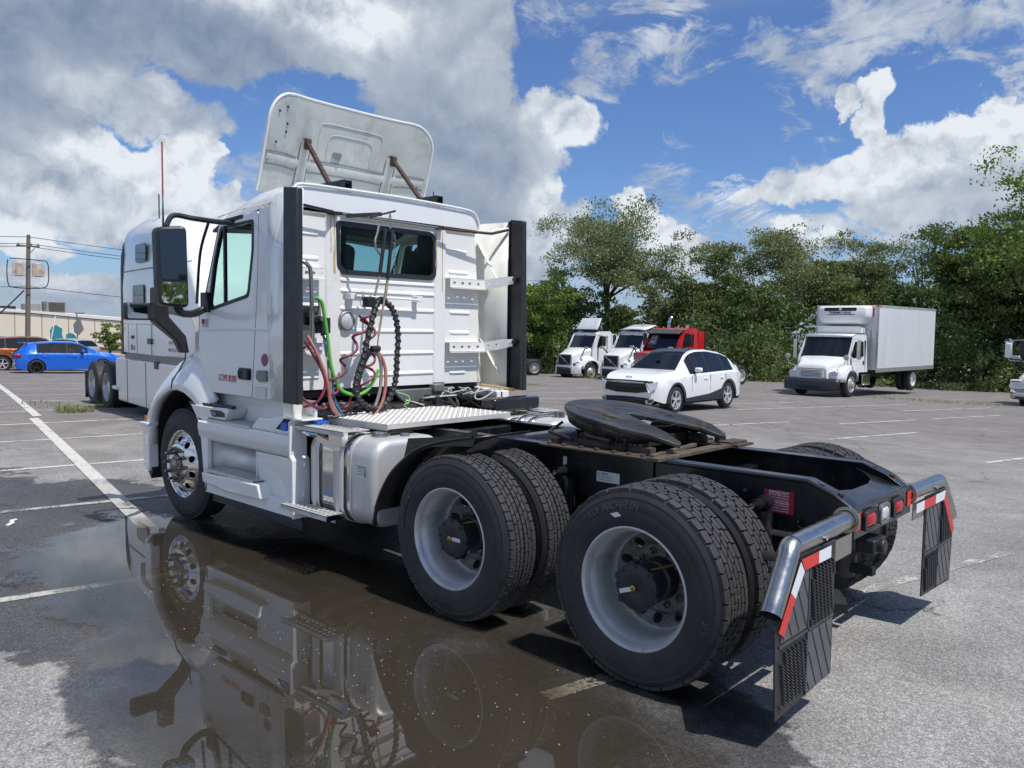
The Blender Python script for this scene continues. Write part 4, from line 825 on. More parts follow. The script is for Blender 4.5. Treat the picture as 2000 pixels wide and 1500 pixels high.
for s in (.50, -.50):
    top = Vector(dfn(s * .95, .56)) + Vector((-.03, 0, 0))
    b = MB(); b.box(top.x - .03, top.x + .02, top.y - .024, top.y + .024, top.z - .06, top.z + .03); b.build('strut_head', 'brownsteel', T, bevel=.006)
    b = MB(); b.beam(top, (3.52, s + .02, 2.92), .038, .028, (1, 0, 0)); b.build('deflector_strut', 'brownsteel', T, bevel=.003)
    b = MB()
    for k in range(9): b.lathe([(0, .005), (.016, .005), (.016, 0)], top.lerp(Vector((3.52, s + .02, 2.92)), .1 + k * .09) + Vector((-.004, .001, .008)), (-1, 0, .9), n=6)
    b.build('strut_bolts', 'greymetal', T, kind='stuff')
    b = MB(); b.box(3.29, 3.85, s - .022, s - .012, 2.885, 2.96); b.box(3.29, 3.85, s + .045, s + .055, 2.885, 2.96); b.box(3.36, 3.75, s - .022, s + .055, 2.888, 2.90); b.box(3.29, 3.33, s - .022, s + .055, 2.95, 2.958); b.box(3.38, 3.44, s - .03, s + .06, 2.9, 2.95)
    b.build('deflector_roof_rail', 'blackpaint', T, bevel=.003)
    b = MB(); b.box(4.0, 4.05, s - .03, s + .03, 2.84, 2.99); b.build('deflector_hinge', 'brownsteel', T, bevel=.004)
b = MB(); b.tube([(3.9, -.95, 2.84), (3.9, -.95, 3.12)], .006, 6); b.build('roof_aerial', 'brownsteel', T)
b = MB(); b.lathe([(0, .06), (.04, .055), (.06, .03), (.065, 0)], (3.75, .72, 2.88), (0, 0, 1), n=16); b.build('roof_puck', 'greymetal', T)
# ---- bonnet and front wings
def hsec(x, hw, zt, zb, r=.16):
    pts = [(-hw - .03, zb), (-hw, (zb + zt) / 2)]
    for k in range(0, 5): a = radians(180 - 90 * k / 4); pts.append((-hw + r + r * cos(a), zt - r + r * sin(a)))
    pts.append((0, zt + .03)); q = [(-p, z) for p, z in reversed(pts[:-1])]
    return [(x, p, z) for p, z in pts + q]
b = MB(); b.loft([hsec(4.86, .98, 1.90, 1.10), hsec(5.0, .93, 1.87, 1.05), hsec(5.25, .82, 1.78, 1.0), hsec(5.5, .70, 1.66, .9), hsec(5.72, .60, 1.52, .8), hsec(5.88, .54, 1.36, .7, .12), hsec(5.95, .50, 1.2, .6, .1), hsec(5.97, .48, .7, .5, .08)], caps=True); HD = b.build('bonnet', 'white', T, smooth=50)
for s in (1, -1):
    arch = [(4.44, .98), (4.54, 1.055), (4.67, 1.11), (4.81, 1.16), (4.95, 1.18), (5.10, 1.165), (5.22, 1.12), (5.34, 1.06), (5.43, .98), (5.49, .88), (5.515, .78), (5.52, .62)]
    outr = [(4.34, 1.12), (4.40, 1.19), (4.53, 1.33), (4.68, 1.40), (4.90, 1.40), (5.08, 1.35), (5.29, 1.26), (5.42, 1.18), (5.56, 1.07), (5.67, .93), (5.74, .80), (5.76, .62)]
    inn = [(4.34, 1.14, 1.10), (4.44, 1.24, 1.11), (4.56, 1.38, 1.10), (4.72, 1.50, 1.06), (4.95, 1.55, .99), (5.15, 1.52, .90), (5.36, 1.44, .82), (5.52, 1.33, .74), (5.68, 1.20, .66), (5.80, 1.06, .60), (5.88, .90, .56), (5.90, .62, .54)]
    b = MB(); secs = []
    for (ax_, az_), (ox, oz), (ix, iz, iy) in zip(arch, outr, inn):
        secs.append([(ax_, s * 1.11, az_ + .0), (ax_, s * 1.185, az_), (ax_ * .94 + ox * .06, s * 1.195, az_ * .94 + oz * .06), (ax_ * .7 + ox * .3, s * 1.188, az_ * .7 + oz * .3), (ax_ * .3 + ox * .7, s * 1.165, az_ * .3 + oz * .7), (ox, s * 1.13, oz), (ox * .8 + ix * .2, s * (1.13 * .8 + iy * .2), oz * .6 + iz * .4), (ix, s * iy, iz)])
    b.loft(secs); WG = b.build('front_wing', 'white', T, smooth=60, solid=.02)
    gp = MB(); gp.tube([(4.925, s * 1.105, 1.60), (4.92, s * 1.12, 1.45), (4.965, s * 1.135, 1.39), (4.99, s * 1.16, 1.33), (5.04, s * 1.185, 1.27), (5.045, s * 1.197, 1.18)], .006, 6); gp.build('bonnet_gap', 'dark', WG)
    gp = MB(); gp.box(4.36, 4.72, s * 1.165 - .02, s * 1.165 + .02, 1.072, 1.10); gp.box(3.98, 4.36, s * 1.155 - .02, s * 1.155 + .02, 1.085, 1.105); gp.build('wing_gap', 'blackplastic', WG, bevel=.004)
    b = MB(); b.box(5.665, 5.70, s * 1.155 - .005, s * 1.155 + .008, .84, .885); b.build('wing_marker', 'amber', WG, bevel=.004)
    # bumper corner
    b = MB(); pr = [(5.53, .80), (5.76, .80), (5.78, .765), (5.80, .60), (5.76, .46), (5.70, .395), (5.55, .36), (5.525, .42), (5.535, .6)]
    b.prism(pr, lambda p, q, t, s=s: (p, s * (t - max(0, p - 5.66) * .5), q), 1.10, 1.20); BM = b.build('bumper_corner', 'white', T, bevel=.012)
    b = MB(); b.prism([(5.50, .835), (5.77, .825), (5.79, .795), (5.51, .80)], lambda p, q, t, s=s: (p, s * (t - max(0, p - 5.66) * .3), q), 1.08, 1.225); b.build('bumper_ledge', 'white', BM, bevel=.008)
    b = MB(); b.prism([(5.53, .40), (5.68, .39), (5.62, .36), (5.55, .29), (5.52, .36)], lambda p, q, t, s=s: (p, s * t, q), 1.05, 1.17); b.build('bumper_skirt', 'blackplastic', BM)
    # inner wheel arch
    b = MB(); n = 20; b.loft([[(4.96 + .60 * cos(a), s * .45, .52 + .68 * sin(a)), (4.96 + .60 * cos(a), s * 1.12, .52 + .66 * sin(a))] for a in [radians(-10 + 200 * k / n) for k in range(n + 1)]]); b.build('wheel_arch_liner', 'dark', T)
b = MB(); b.box(5.55, 5.95, -1.1, 1.1, .36, .80); b.build('front_bumper', 'white', T, bevel=.08, seg=4)
b = MB(); b.box(5.0, 5.6, -.9, .9, .35, 1.0); b.box(4.3, 4.6, -1.0, 1.0, .5, 1.05); b.build('engine_bay', 'dark', T)
# ---- chassis fairing below the door
for s in (1, -1):
    def P3(y): return lambda p, q, t, s=s: (p, s * (y + t), q)
    XZ = lambda y: (lambda p, q, s=s: (p, s * y, q))
    up = MB()
    # upper band: shaped ledge, front post and the raised rear block
    sec = [(1.10, .955), (1.205, .955), (1.222, .94), (1.225, .90), (1.212, .82), (1.19, .79), (1.15, .775), (1.10, .77)]
    up.loft([[(x, s * y, z) for y, z in sec] for x in (4.49, 4.40, 3.60, 3.045)], caps=True)
    FA = up.build('chassis_fairing', 'white', T, bevel=.004, smooth=40)
    b = MB(); b.panel([(4.65, 1.075), (4.34, 1.075), (4.02, 1.085), (3.98, 1.07), (4.05, .985), (4.34, .985), (4.36, .955), (4.49, .90), (4.56, .99)], [], XZ(1.205), (0, -.17 * s, 0)); b.build('front_post', 'white', FA, bevel=.012)
    b = MB(); b.panel([(4.56, .99), (4.51, .95), (4.475, .78), (4.44, .52), (4.40, .34), (4.36, .34), (4.36, .80), (4.40, .95)], [], XZ(1.205), (0, -.05 * s, 0)); b.build('front_edge', 'white', FA, bevel=.012)
    b = MB(); b.prism([(3.66, .954), (3.53, 1.055), (3.10, 1.085), (3.05, 1.06), (3.045, .954)], P3(0), 1.03, 1.205); RB = b.build('rear_block', 'white', FA, bevel=.02)
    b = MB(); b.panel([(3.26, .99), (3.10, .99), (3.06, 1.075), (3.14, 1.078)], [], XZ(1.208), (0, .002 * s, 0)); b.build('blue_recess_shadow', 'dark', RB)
    b = MB(); b.prism([(3.20, .985), (3.10, .985), (3.09, 1.05), (3.17, 1.05)], P3(0), 1.18, 1.216); b.build('blue_filler_cap', 'blue', RB, bevel=.008)
    b = MB(); b.box(2.90, 3.12, s * 1.12 - .09, s * 1.12 + .09, 1.078, 1.092); b.build('fairing_top_flange', 'white', FA, bevel=.004)
    b = MB(); b.panel([(3.0, 1.08), (3.045, 1.06), (3.045, .80), (3.01, .77), (3.0, .34), (2.985, .34), (2.99, .78), (3.025, .81), (3.025, 1.05)], [], XZ(1.235), (0, -.15 * s, 0)); b.build('rear_edge', 'white', FA, bevel=.004)
    b = MB(); b.panel([(3.06, .775), (3.61, .775), (3.61, .44), (3.0, .44)], [], lambda p, q, s=s: (p, s * (1.175 - .10 * max(0, (.775 - q)) * max(0, (p - 3.0) / .6)), q), (0, -.03 * s, 0)); b.build('rear_lower_panel', 'white', FA, bevel=.008)
    b = MB(); b.loft([[(3.61, s * 1.165, .775), (3.61, s * 1.165, .50)], [(3.66, s * 1.06, .775), (3.66, s * 1.06, .50)], [(4.33, s * 1.06, .775), (4.33, s * 1.06, .50)], [(4.41, s * 1.18, .79), (4.41, s * 1.18, .50)]]); b.build('footwell_panel', 'white', FA, solid=.01)
    b = MB(); b.box(3.0, 4.40, min(s * 1.12, s * 1.205), max(s * 1.12, s * 1.205), .335, .455); b.build('lower_sill', 'white', FA, bevel=.008)
    b = MB(); b.prism([(4.33, .525), (3.42, .545), (3.38, .43), (3.87, .415), (4.31, .44)], P3(0), 1.05, 1.275); LS = b.build('lower_step_tray', 'white', FA, bevel=.012)
    b = MB(); x0, x1, y0, y1 = 3.52, 4.29, 1.07, 1.25
    hs = [rrect(x0 + .02 + k * .05, x0 + .045 + k * .05, y0 + .015 + j * .042, y0 + .04 + j * .042, .008, 2) for k in range(15) for j in range(4)]
    b.panel(rrect(x0, x1, y0, y1, .01, 2), hs, lambda p, q, s=s: (p, s * q, .556), (0, 0, -.006)); b.build('lower_step_tread', 'alu', LS)
    b = MB(); b.box(x0, x1, min(s * 1.25, s * 1.262), max(s * 1.25, s * 1.262), .535, .562); b.build('step_nosing', 'alu', LS, bevel=.004)
    b = MB(); b.box(x0, x1, min(s * 1.07, s * 1.25), max(s * 1.07, s * 1.25), .538, .543); b.build('step_base', 'dark', LS)
    b = MB(); b.box(3.66, 4.33, min(s * 1.04, s * 1.215), max(s * 1.04, s * 1.215), .945, .975); US = b.build('upper_step_tread', 'alu', FA, bevel=.005)
    b = MB(); 
    for k in range(26):
        for j in range(4): b.cbox((3.69 + k * .024, s * (1.065 + j * .036), .978), .012, .022, .008)
    b.build('step_studs', 'alulight', US, kind='stuff')
    b = MB(); b.panel([(3.0, 1.21), (4.6, 1.21), (4.62, 1.05), (4.50, .94), (3.0, .94)], [], XZ(1.03), (0, -.02 * s, 0)); b.build('sill_inner_panel', 'white', T)
    b = MB(); b.panel(rpoly([(4.29, 1.055), (4.12, 1.06), (4.05, 1.045), (4.04, 1.01), (4.25, 1.0)], .015), [], XZ(1.2085), (0, .004 * s, 0)); HH = b.build('hatch_pocket', 'blackplastic', FA, bevel=.002)
    b = MB(); b.cbox((4.22, s * 1.215, 1.028), .08, .008, .03); b.build('hatch_reflector', 'greymetal', HH, bevel=.004)
    b = MB(); b.prism([(4.345, .345), (2.985, .345), (2.965, .245), (4.33, .26)], P3(0), 1.135, 1.165); b.box(2.97, 4.34, min(s * 1.155, s * 1.172), max(s * 1.155, s * 1.172), .262, .272); b.build('rubber_skirt', 'blackplastic', T, bevel=.004)
# ---- tanks and steps
for s in (1, -1):
    b = MB()
    def tsec(x, g=0.0): return [(x, s * y, z) for y, z in rrect(.50 + g, 1.13 - g, .385 + g, 1.0 - g, .13 - g * .5, 7)]
    b.loft([tsec(2.905), tsec(2.42)], close=True, caps=True); TK = b.build('polished_tank', 'chrome', T, smooth=40)
    b = MB(); b.loft([tsec(2.42), tsec(2.20), tsec(2.17, .008), tsec(2.152, .03), tsec(2.148, .05)], close=True, caps=True); TB = b.build('tank_end', 'alu', T, smooth=50)
    b = MB(); b.loft([[(x, s * y, z) for y, z in rrect(.49, 1.14, .375, 1.01, .135, 7)] for x in (2.425, 2.405)], close=True, caps=True); b.build('tank_seam', 'alu', TB)
    b = MB(); b.lathe([(0, .060), (.028, .058), (.034, .050), (.034, 0)], (2.34, s * .93, 1.0), (0, 0, 1), n=24)
    for k in range(18): a = 2 * pi * k / 18; b.cbox((2.34 + .06 * cos(a), s * .93 + .06 * sin(a), 1.015), .008, .008, .022)
    b.build('tank_cap', 'stainless', TB)
    b = MB(); b.lathe([(0, .035), (.018, .033), (.02, 0)], (2.25, s * .78, 1.0), (0, 0, 1), n=16); b.build('tank_sender', 'greymetal', TB)
    for x0, x1 in ((2.78, 2.88), (2.48, 2.60)):
        b = MB(); b.loft([[(x, s * y, z) for y, z in rrect(.485, 1.148, .37, 1.012, .145, 7)] for x in (x0, x1)], close=True); b.build('tank_strap', 'alu', T, smooth=50, solid=.004)
        b = MB(); b.box((x0 + x1) / 2 - .02, (x0 + x1) / 2 + .02, s * 1.15 - .002, s * 1.15 + .003, .45, .9); b.build('strap_strip', 'alu', T)  # narrow aluminium strip on the strap's outer face
    # upper step bracket and tread
    b = MB(); b.panel(rrect(2.42, 3.05, .96, 1.19, .008, 2), [rrect(2.48 + k * .055, 2.51 + k * .055, 1.0 + j * .05, 1.025 + j * .05, .008, 2) for k in range(10) for j in range(3)], lambda p, q, s=s: (p, s * q, 1.045), (0, 0, -.006)); b.box(2.42, 3.05, min(s * 1.182, s * 1.19), max(s * 1.182, s * 1.19), 1.01, 1.044)
    US2 = b.build('upper_tank_step', 'alulight', T)
    b = MB(); b.tube([(2.98, s * 1.15, .985), (2.78, s * 1.15, .985)], .020, 10); b.beam((2.80, s * 1.15, .97), (2.52, s * 1.14, .90), .02, .05); b.box(2.46, 2.62, min(s * 1.12, s * 1.175), max(s * 1.12, s * 1.175), .93, 1.04); b.build('step_hanger', 'chrome', US2, bevel=.003)
    b = MB(); b.box(2.88, 2.97, s * 1.04 - .05, s * 1.04 + .05, 1.05, 1.066); b.build('blue_tape', 'blue', US2)
    b = MB(); b.box(2.5, 2.86, s * 1.02 - .06, s * 1.02 + .04, 1.03, 1.055); b.build('tank_top_plate', 'chrome', US2)
    # lower step
    for (yy0, yy1, zz, nm) in ((1.15, 1.30, .46, 'lower_tank_step'),):
        b = MB(); b.panel(rrect(2.47, 3.05, yy0, yy1, .006, 2), [rrect(2.49 + k * .05, 2.52 + k * .05, yy0 + .012 + j * .045, yy0 + .042 + j * .045, .008, 2) for k in range(11) for j in range(3)], lambda p, q, s=s, zz=zz: (p, s * q, zz), (0, 0, -.006))
        b.box(2.47, 3.05, min(s * (yy1 - .006), s * yy1), max(s * (yy1 - .006), s * yy1), zz - .035, zz + .002); LO = b.build(nm, 'alulight', T)
        b = MB(); b.box(2.46, 2.472, min(s * yy0, s * yy1), max(s * yy0, s * yy1), zz - .035, zz + .002); b.tube([(3.0, s * 1.2, .40), (2.6, s * 1.2, .40)], .02, 8); b.box(2.5, 2.56, min(s * 1.0, s * 1.2), max(s * 1.0, s * 1.2), .39, .43); b.build('step_hanger', 'chrome', LO)
b = MB(); b.panel(rrect(2.225, 2.345, .735, .825, .006, 2), [], lambda p, q: (p, 1.1325, q), (0, .001, 0)); LB = b.build('tank_decal', 'label', T)
b = MB()
for k in range(3): b.box(2.265, 2.335, 1.134, 1.1352, .755 + k * .02, .761 + k * .02)
b.box(2.235, 2.258, 1.134, 1.1352, .745, .80); b.box(2.23, 2.34, 1.134, 1.1352, .808, .818)
b.build('decal_print', 'greyink', LB)
# dark workings behind the cab; one box paints the fairing-to-tank gap dark as shade
b = MB(); b.box(3.02, 3.3, .5, 1.02, .35, .98); b.box(3.0, 3.26, -1.05, -.5, .35, .98); b.box(2.9, 3.03, .5, 1.0, .38, .97); b.box(3.1, 4.4, -1.0, 1.0, .45, 1.12); b.build('underbody', 'dark', T, bevel=.03)
b = MB(); b.lathe([(-.5, .17), (.0, .17), (.03, .15), (.04, 0)], (3.10, .98, .74), (0, 1, 0), n=28); b.build('air_tank', 'blackpaint', T)
# mirror & quarter guard
for s in (1, -1):
    g = MB(); prof = [(1.24, 1.12), (1.45, 1.08), (1.62, 1.035), (1.76, .98), (1.88, .90), (2.0, .80), (2.09, .68), (2.15, .56), (2.185, .42)]
    g.loft([[(x, s * y, z) for x, z in smooth_path([(x, 0, z) for x, z in prof], 3) and [(v.x, v.z) for v in smooth_path([(x, 0, z) for x, z in prof], 3)]] for y in (.56, 1.11)]); MG = g.build('mudguard', 'blackpaint', T, solid=.012, smooth=60)
    g = MB(); g.tube([(v.x, s * 1.11, v.z) for v in smooth_path([(x, 0, z) for x, z in prof], 3)], .012, 6); g.build('mudguard_lip', 'blackplastic', MG)
    g = MB(); g.panel([(1.19, 1.17), (1.35, 1.125), (1.6, 1.085), (1.83, 1.055), (1.87, .93), (1.62, 1.02), (1.42, 1.05), (1.235, 1.065)], [], lambda p, q, s=s: (p, s * 1.105, q), (0, -.006 * s, 0)); g.build('mudguard_flap', 'blackpaint', MG)
# ---- deck plate
b = MB(); b.box(2.30, 3.16, -.38, .90, 1.075, 1.085); b.box(2.30, 3.16, .895, .903, 1.04, 1.085); b.box(2.295, 2.302, -.38, .90, 1.05, 1.085); DP = b.build('deck_plate', 'treadplate', T)
b = MB(); k = 0
for i in range(30):
    for j in range(44):
        x = 2.32 + i * .0285; y = -.365 + j * .029; a = pi / 4 * (1 if (i + j) % 2 else -1)
        u = Vector((cos(a), sin(a), 0)) * .0135; v = Vector((-sin(a), cos(a), 0)) * .0055; c = Vector((x, y, 1.085)); t_ = Vector((0, 0, .0045))
        b.add([c - u, c - v, c + u, c + v, c - u * .5 + t_, c - v * .5 + t_, c + u * .5 + t_, c + v * .5 + t_], [(0, 1, 5, 4), (1, 2, 6, 5), (2, 3, 7, 6), (3, 0, 4, 7), (4, 5, 6, 7)])
b.build('deck_treads', 'treadplate', DP, smooth=0, kind='stuff', fix=False)
b = MB(); b.box(2.34, 3.1, .45, .86, 1.02, 1.07); b.build('deck_bearer', 'rust', T)
# ---- frame rails
RT = 1.005
for s in (1, -1):
    rail = [(4.9, .75), (4.9, RT), (-.545, RT + .012), (-.68, .965), (-.775, .905), (-.775, .765), (-.60, .74), (1.0, .72)]
    yo = s * .43
    b = MB(); b.panel(rail, [circ(-.30, .80, .018, 10), circ(-.52, .79, .022, 10), circ(-.36, .90, .012, 8)], lambda p, q, s=s: (p, s * .43, q), (0, -.009 * s, 0)); FRL = b.build('frame_rail', 'blackpaint', T, bevel=.002)
    b = MB(); b.loft([[(x, s * .433, z), (x, s * .433, z + .008), (x, s * .345, z + .008), (x, s * .345, z)] for x, z in ((4.9, RT), (-.545, RT + .012), (-.68, .965), (-.775, .905))], close=True, caps=True)
    b.loft([[(x, s * .433, z), (x, s * .433, z + .008), (x, s * .345, z + .008), (x, s * .345, z)] for x, z in ((4.9, .745), (1.0, .715), (-.60, .735), (-.775, .76))], close=True, caps=True)
    b.build('rail_flange', 'blackpaint', FRL, bevel=.003)
    b = MB(); b.tube([(.36, s * .437, RT + .006), (-.545, s * .437, RT + .012), (-.68, s * .437, .965), (-.775, s * .437, .905)], .012, 8); b.build('rail_edge', 'blackpaint', FRL, smooth=60)
    bb = MB()
    for x, z in ((-.60, .995), (-.70, .96)): bb.lathe([(0, .017), (.012, .016), (.014, 0)], (x, s * .39, z), (-.2, 0, 1), n=6)
    for x in np.linspace(-.2, 3.0, 22): bb.lathe([(0, .012), (.012, .011), (.012, 0)], (x, s * .431, .82 + .1 * (int(x * 7) % 2)), (0, s, 0), n=6)
    bb.build('frame_bolts', 'rust', FRL, kind='stuff')
    # angle plate under the coupling
    b = MB(); b.box(.38, 1.20, min(s * .30, s * .53), max(s * .30, s * .53), 1.022, 1.034); AP = b.build('mounting_angle', 'rust', T, bevel=.002)
    b = MB(); b.box(.38, 1.20, min(s * .436, s * .446), max(s * .436, s * .446), .73, 1.022); b.build('mounting_web', 'blackpaint', AP, bevel=.002)
    bb = MB()
    for x in (.42, .52, .63, .76, .88, 1.02, 1.14): bb.lathe([(0, .016), (.016, .015), (.016, 0)], (x, s * .495, 1.034), (0, 0, 1), n=6)
    bb.box(.40, .44, s * .42 - .03, s * .42 + .03, 1.034, 1.08); bb.box(1.12, 1.16, s * .42 - .03, s * .42 + .03, 1.034, 1.07)
    bb.build('mounting_bolts', 'rust', AP, kind='stuff')
    b = MB(); b.beam((1.0, s * .36, 1.055), (.48, s * .36, 1.055), .055, .035)
    for k in range(7): b.box(.50 + k * .035, .522 + k * .035, s * .36 - .04, s * .36 + .04, 1.072, 1.088)
    b.build('slide_rack', 'rust', AP, bevel=.002)
    # shock absorbers
    for x in (1.0 - .02, -.34):
        b = MB(); b.cyl((x, s * .50, .36), (x, s * .50, .80), .042, 14); b.cyl((x, s * .50, .62), (x, s * .50, .84), .052, 14); b.cyl((x - .0, s * .44, .885), (x, s * .60, .885), .030, 12); b.lathe([(0, .036), (.02, .040), (.04, .036), (.06, .040), (.08, .034)], (x, s * .45, .885), (0, s, 0), n=14); SH = b.build('shock_absorber', 'blackpaint', T, smooth=40)
        b = MB(); b.cyl((x, s * .60, .885), (x, s * .635, .885), .014, 8); b.build('shock_bolt', 'chrome', SH)
    # air springs
    for x in (1.33 - .42, -.42):
        b = MB(); b.lathe([(0, .10), (.02, .125), (.09, .135), (.15, .12), (.16, .09), (.30, .08)], (x, s * .42, .62), (0, 0, -1), n=24); b.build('air_spring', 'blackplastic', T, smooth=60)
# labels on the frame
b = MB(); b.panel(rrect(.615, .79, .835, .90, .004, 1), [], lambda p, q: (p, .448, q), (0, .0015, 0)); LB = b.build('frame_label', 'label', T)
b = MB()
for k in range(3): b.box(.67, .78, .4497, .4505, .847 + k * .012, .851 + k * .012)
b.panel([(.765, .878), (.785, .878), (.775, .895)], [], lambda p, q: (p, .4503, q)); b.box(.70, .755, .4497, .4505, .883, .892); b.build('label_print', 'greyink', LB)
b = MB(); b.panel(rrect(-.475, -.31, .825, .945, .004, 1), [], lambda p, q: (p, .4315, q), (0, .0015, 0)); RL_ = b.build('red_warning_label', mat('warning_red', (.35, .02, .04), .4), T)
for k, (st, sz) in enumerate((('IMPORTANT', .020), ('DO NOT DRILL FRAME', .011), ('DO NOT DRILL HOLES IN', .0095), ('UPPER OR LOWER FLANGES', .0085), ('IMPORTANTE', .019), ('NO HOLES EN EL BASTIDOR', .0088), ('NO HORADE EL BASTIDOR', .0095), ('EL INTERIOR DEL BASTIDOR', .0085))):
    text(st, sz, lambda x, y, z, k=k: (-.3925 - x, .4335 + z * .5, .933 - .0137 * k + y), 'whiteink', 'label_lettering', RL_)
b = MB(); b.cbox((1.045, .448, .90), .03, .003, .12); b.build('shock_label', 'label', T)
# rear crossmember, end plate, lamps
b = MB()
cut = [(.345, 0), (.345, .25), (.30, .20), (.22, .145), (.08, .12), (-.08, .12), (-.22, .145), (-.30, .20), (-.345, .25), (-.345, 0)]
b.panel([(.345, -.775), (.345, -.50), (.32, -.57), (.25, -.625), (.12, -.655), (-.12, -.655), (-.25, -.625), (-.32, -.57), (-.345, -.50), (-.345, -.775)], [], lambda p, q: (q, p, .905 + .30 * (q + .775) * 1.0 + .006), (0, 0, -.01)); b.build('rear_gusset', 'blackpaint', T, bevel=.003)
b = MB(); b.box(-.79, -.778, -.44, .44, .755, .912); EP = b.build('rear_end_plate', 'blackpaint', T, bevel=.004)
b = MB(); b.box(-.60, -.575, -.34, .34, .75, .9); b.build('rear_crossmember', 'blackpaint', T)
def lamp(y, m, w=.078):
    o = MB(); o.panel(rrect(y - w, y + w, .775, .885, .035, 5), [rrect(y - w + .018, y + w - .018, .793, .867, .022, 5)], lambda p, q: (-.792, p, q), (-.016, 0, 0)); L = o.build('rear_lamp', 'greymetal' if m == 'lens' else 'blackplastic', T, bevel=.004)
    o = MB(); o.loft([[(-.793 - d, p, q) for p, q in rrect(y - w + .018 + g, y + w - .018 - g, .793 + g, .867 - g, .022, 5)] for d, g in ((0, 0), (.010, .002), (.018, .012))], close=True, caps=True); o.build('lamp_lens', m, L, smooth=50)
lamp(.245, 'redlens', .085); lamp(.035, 'lens', .072); lamp(-.185, 'redlens', .085)
for y in (.405, -.40):
    b = MB(); b.box(-.795, -.7915, y - .035, y + .035, .80, .885); b.build('rear_reflector', 'redtape', T)
b = MB(); b.box(-.80, -.70, -.02, .16, .62, .70); b.cyl((-.83, .08, .66), (-.72, .08, .66), .04, 12); b.build('trailer_socket', 'blackplastic', T, bevel=.01)
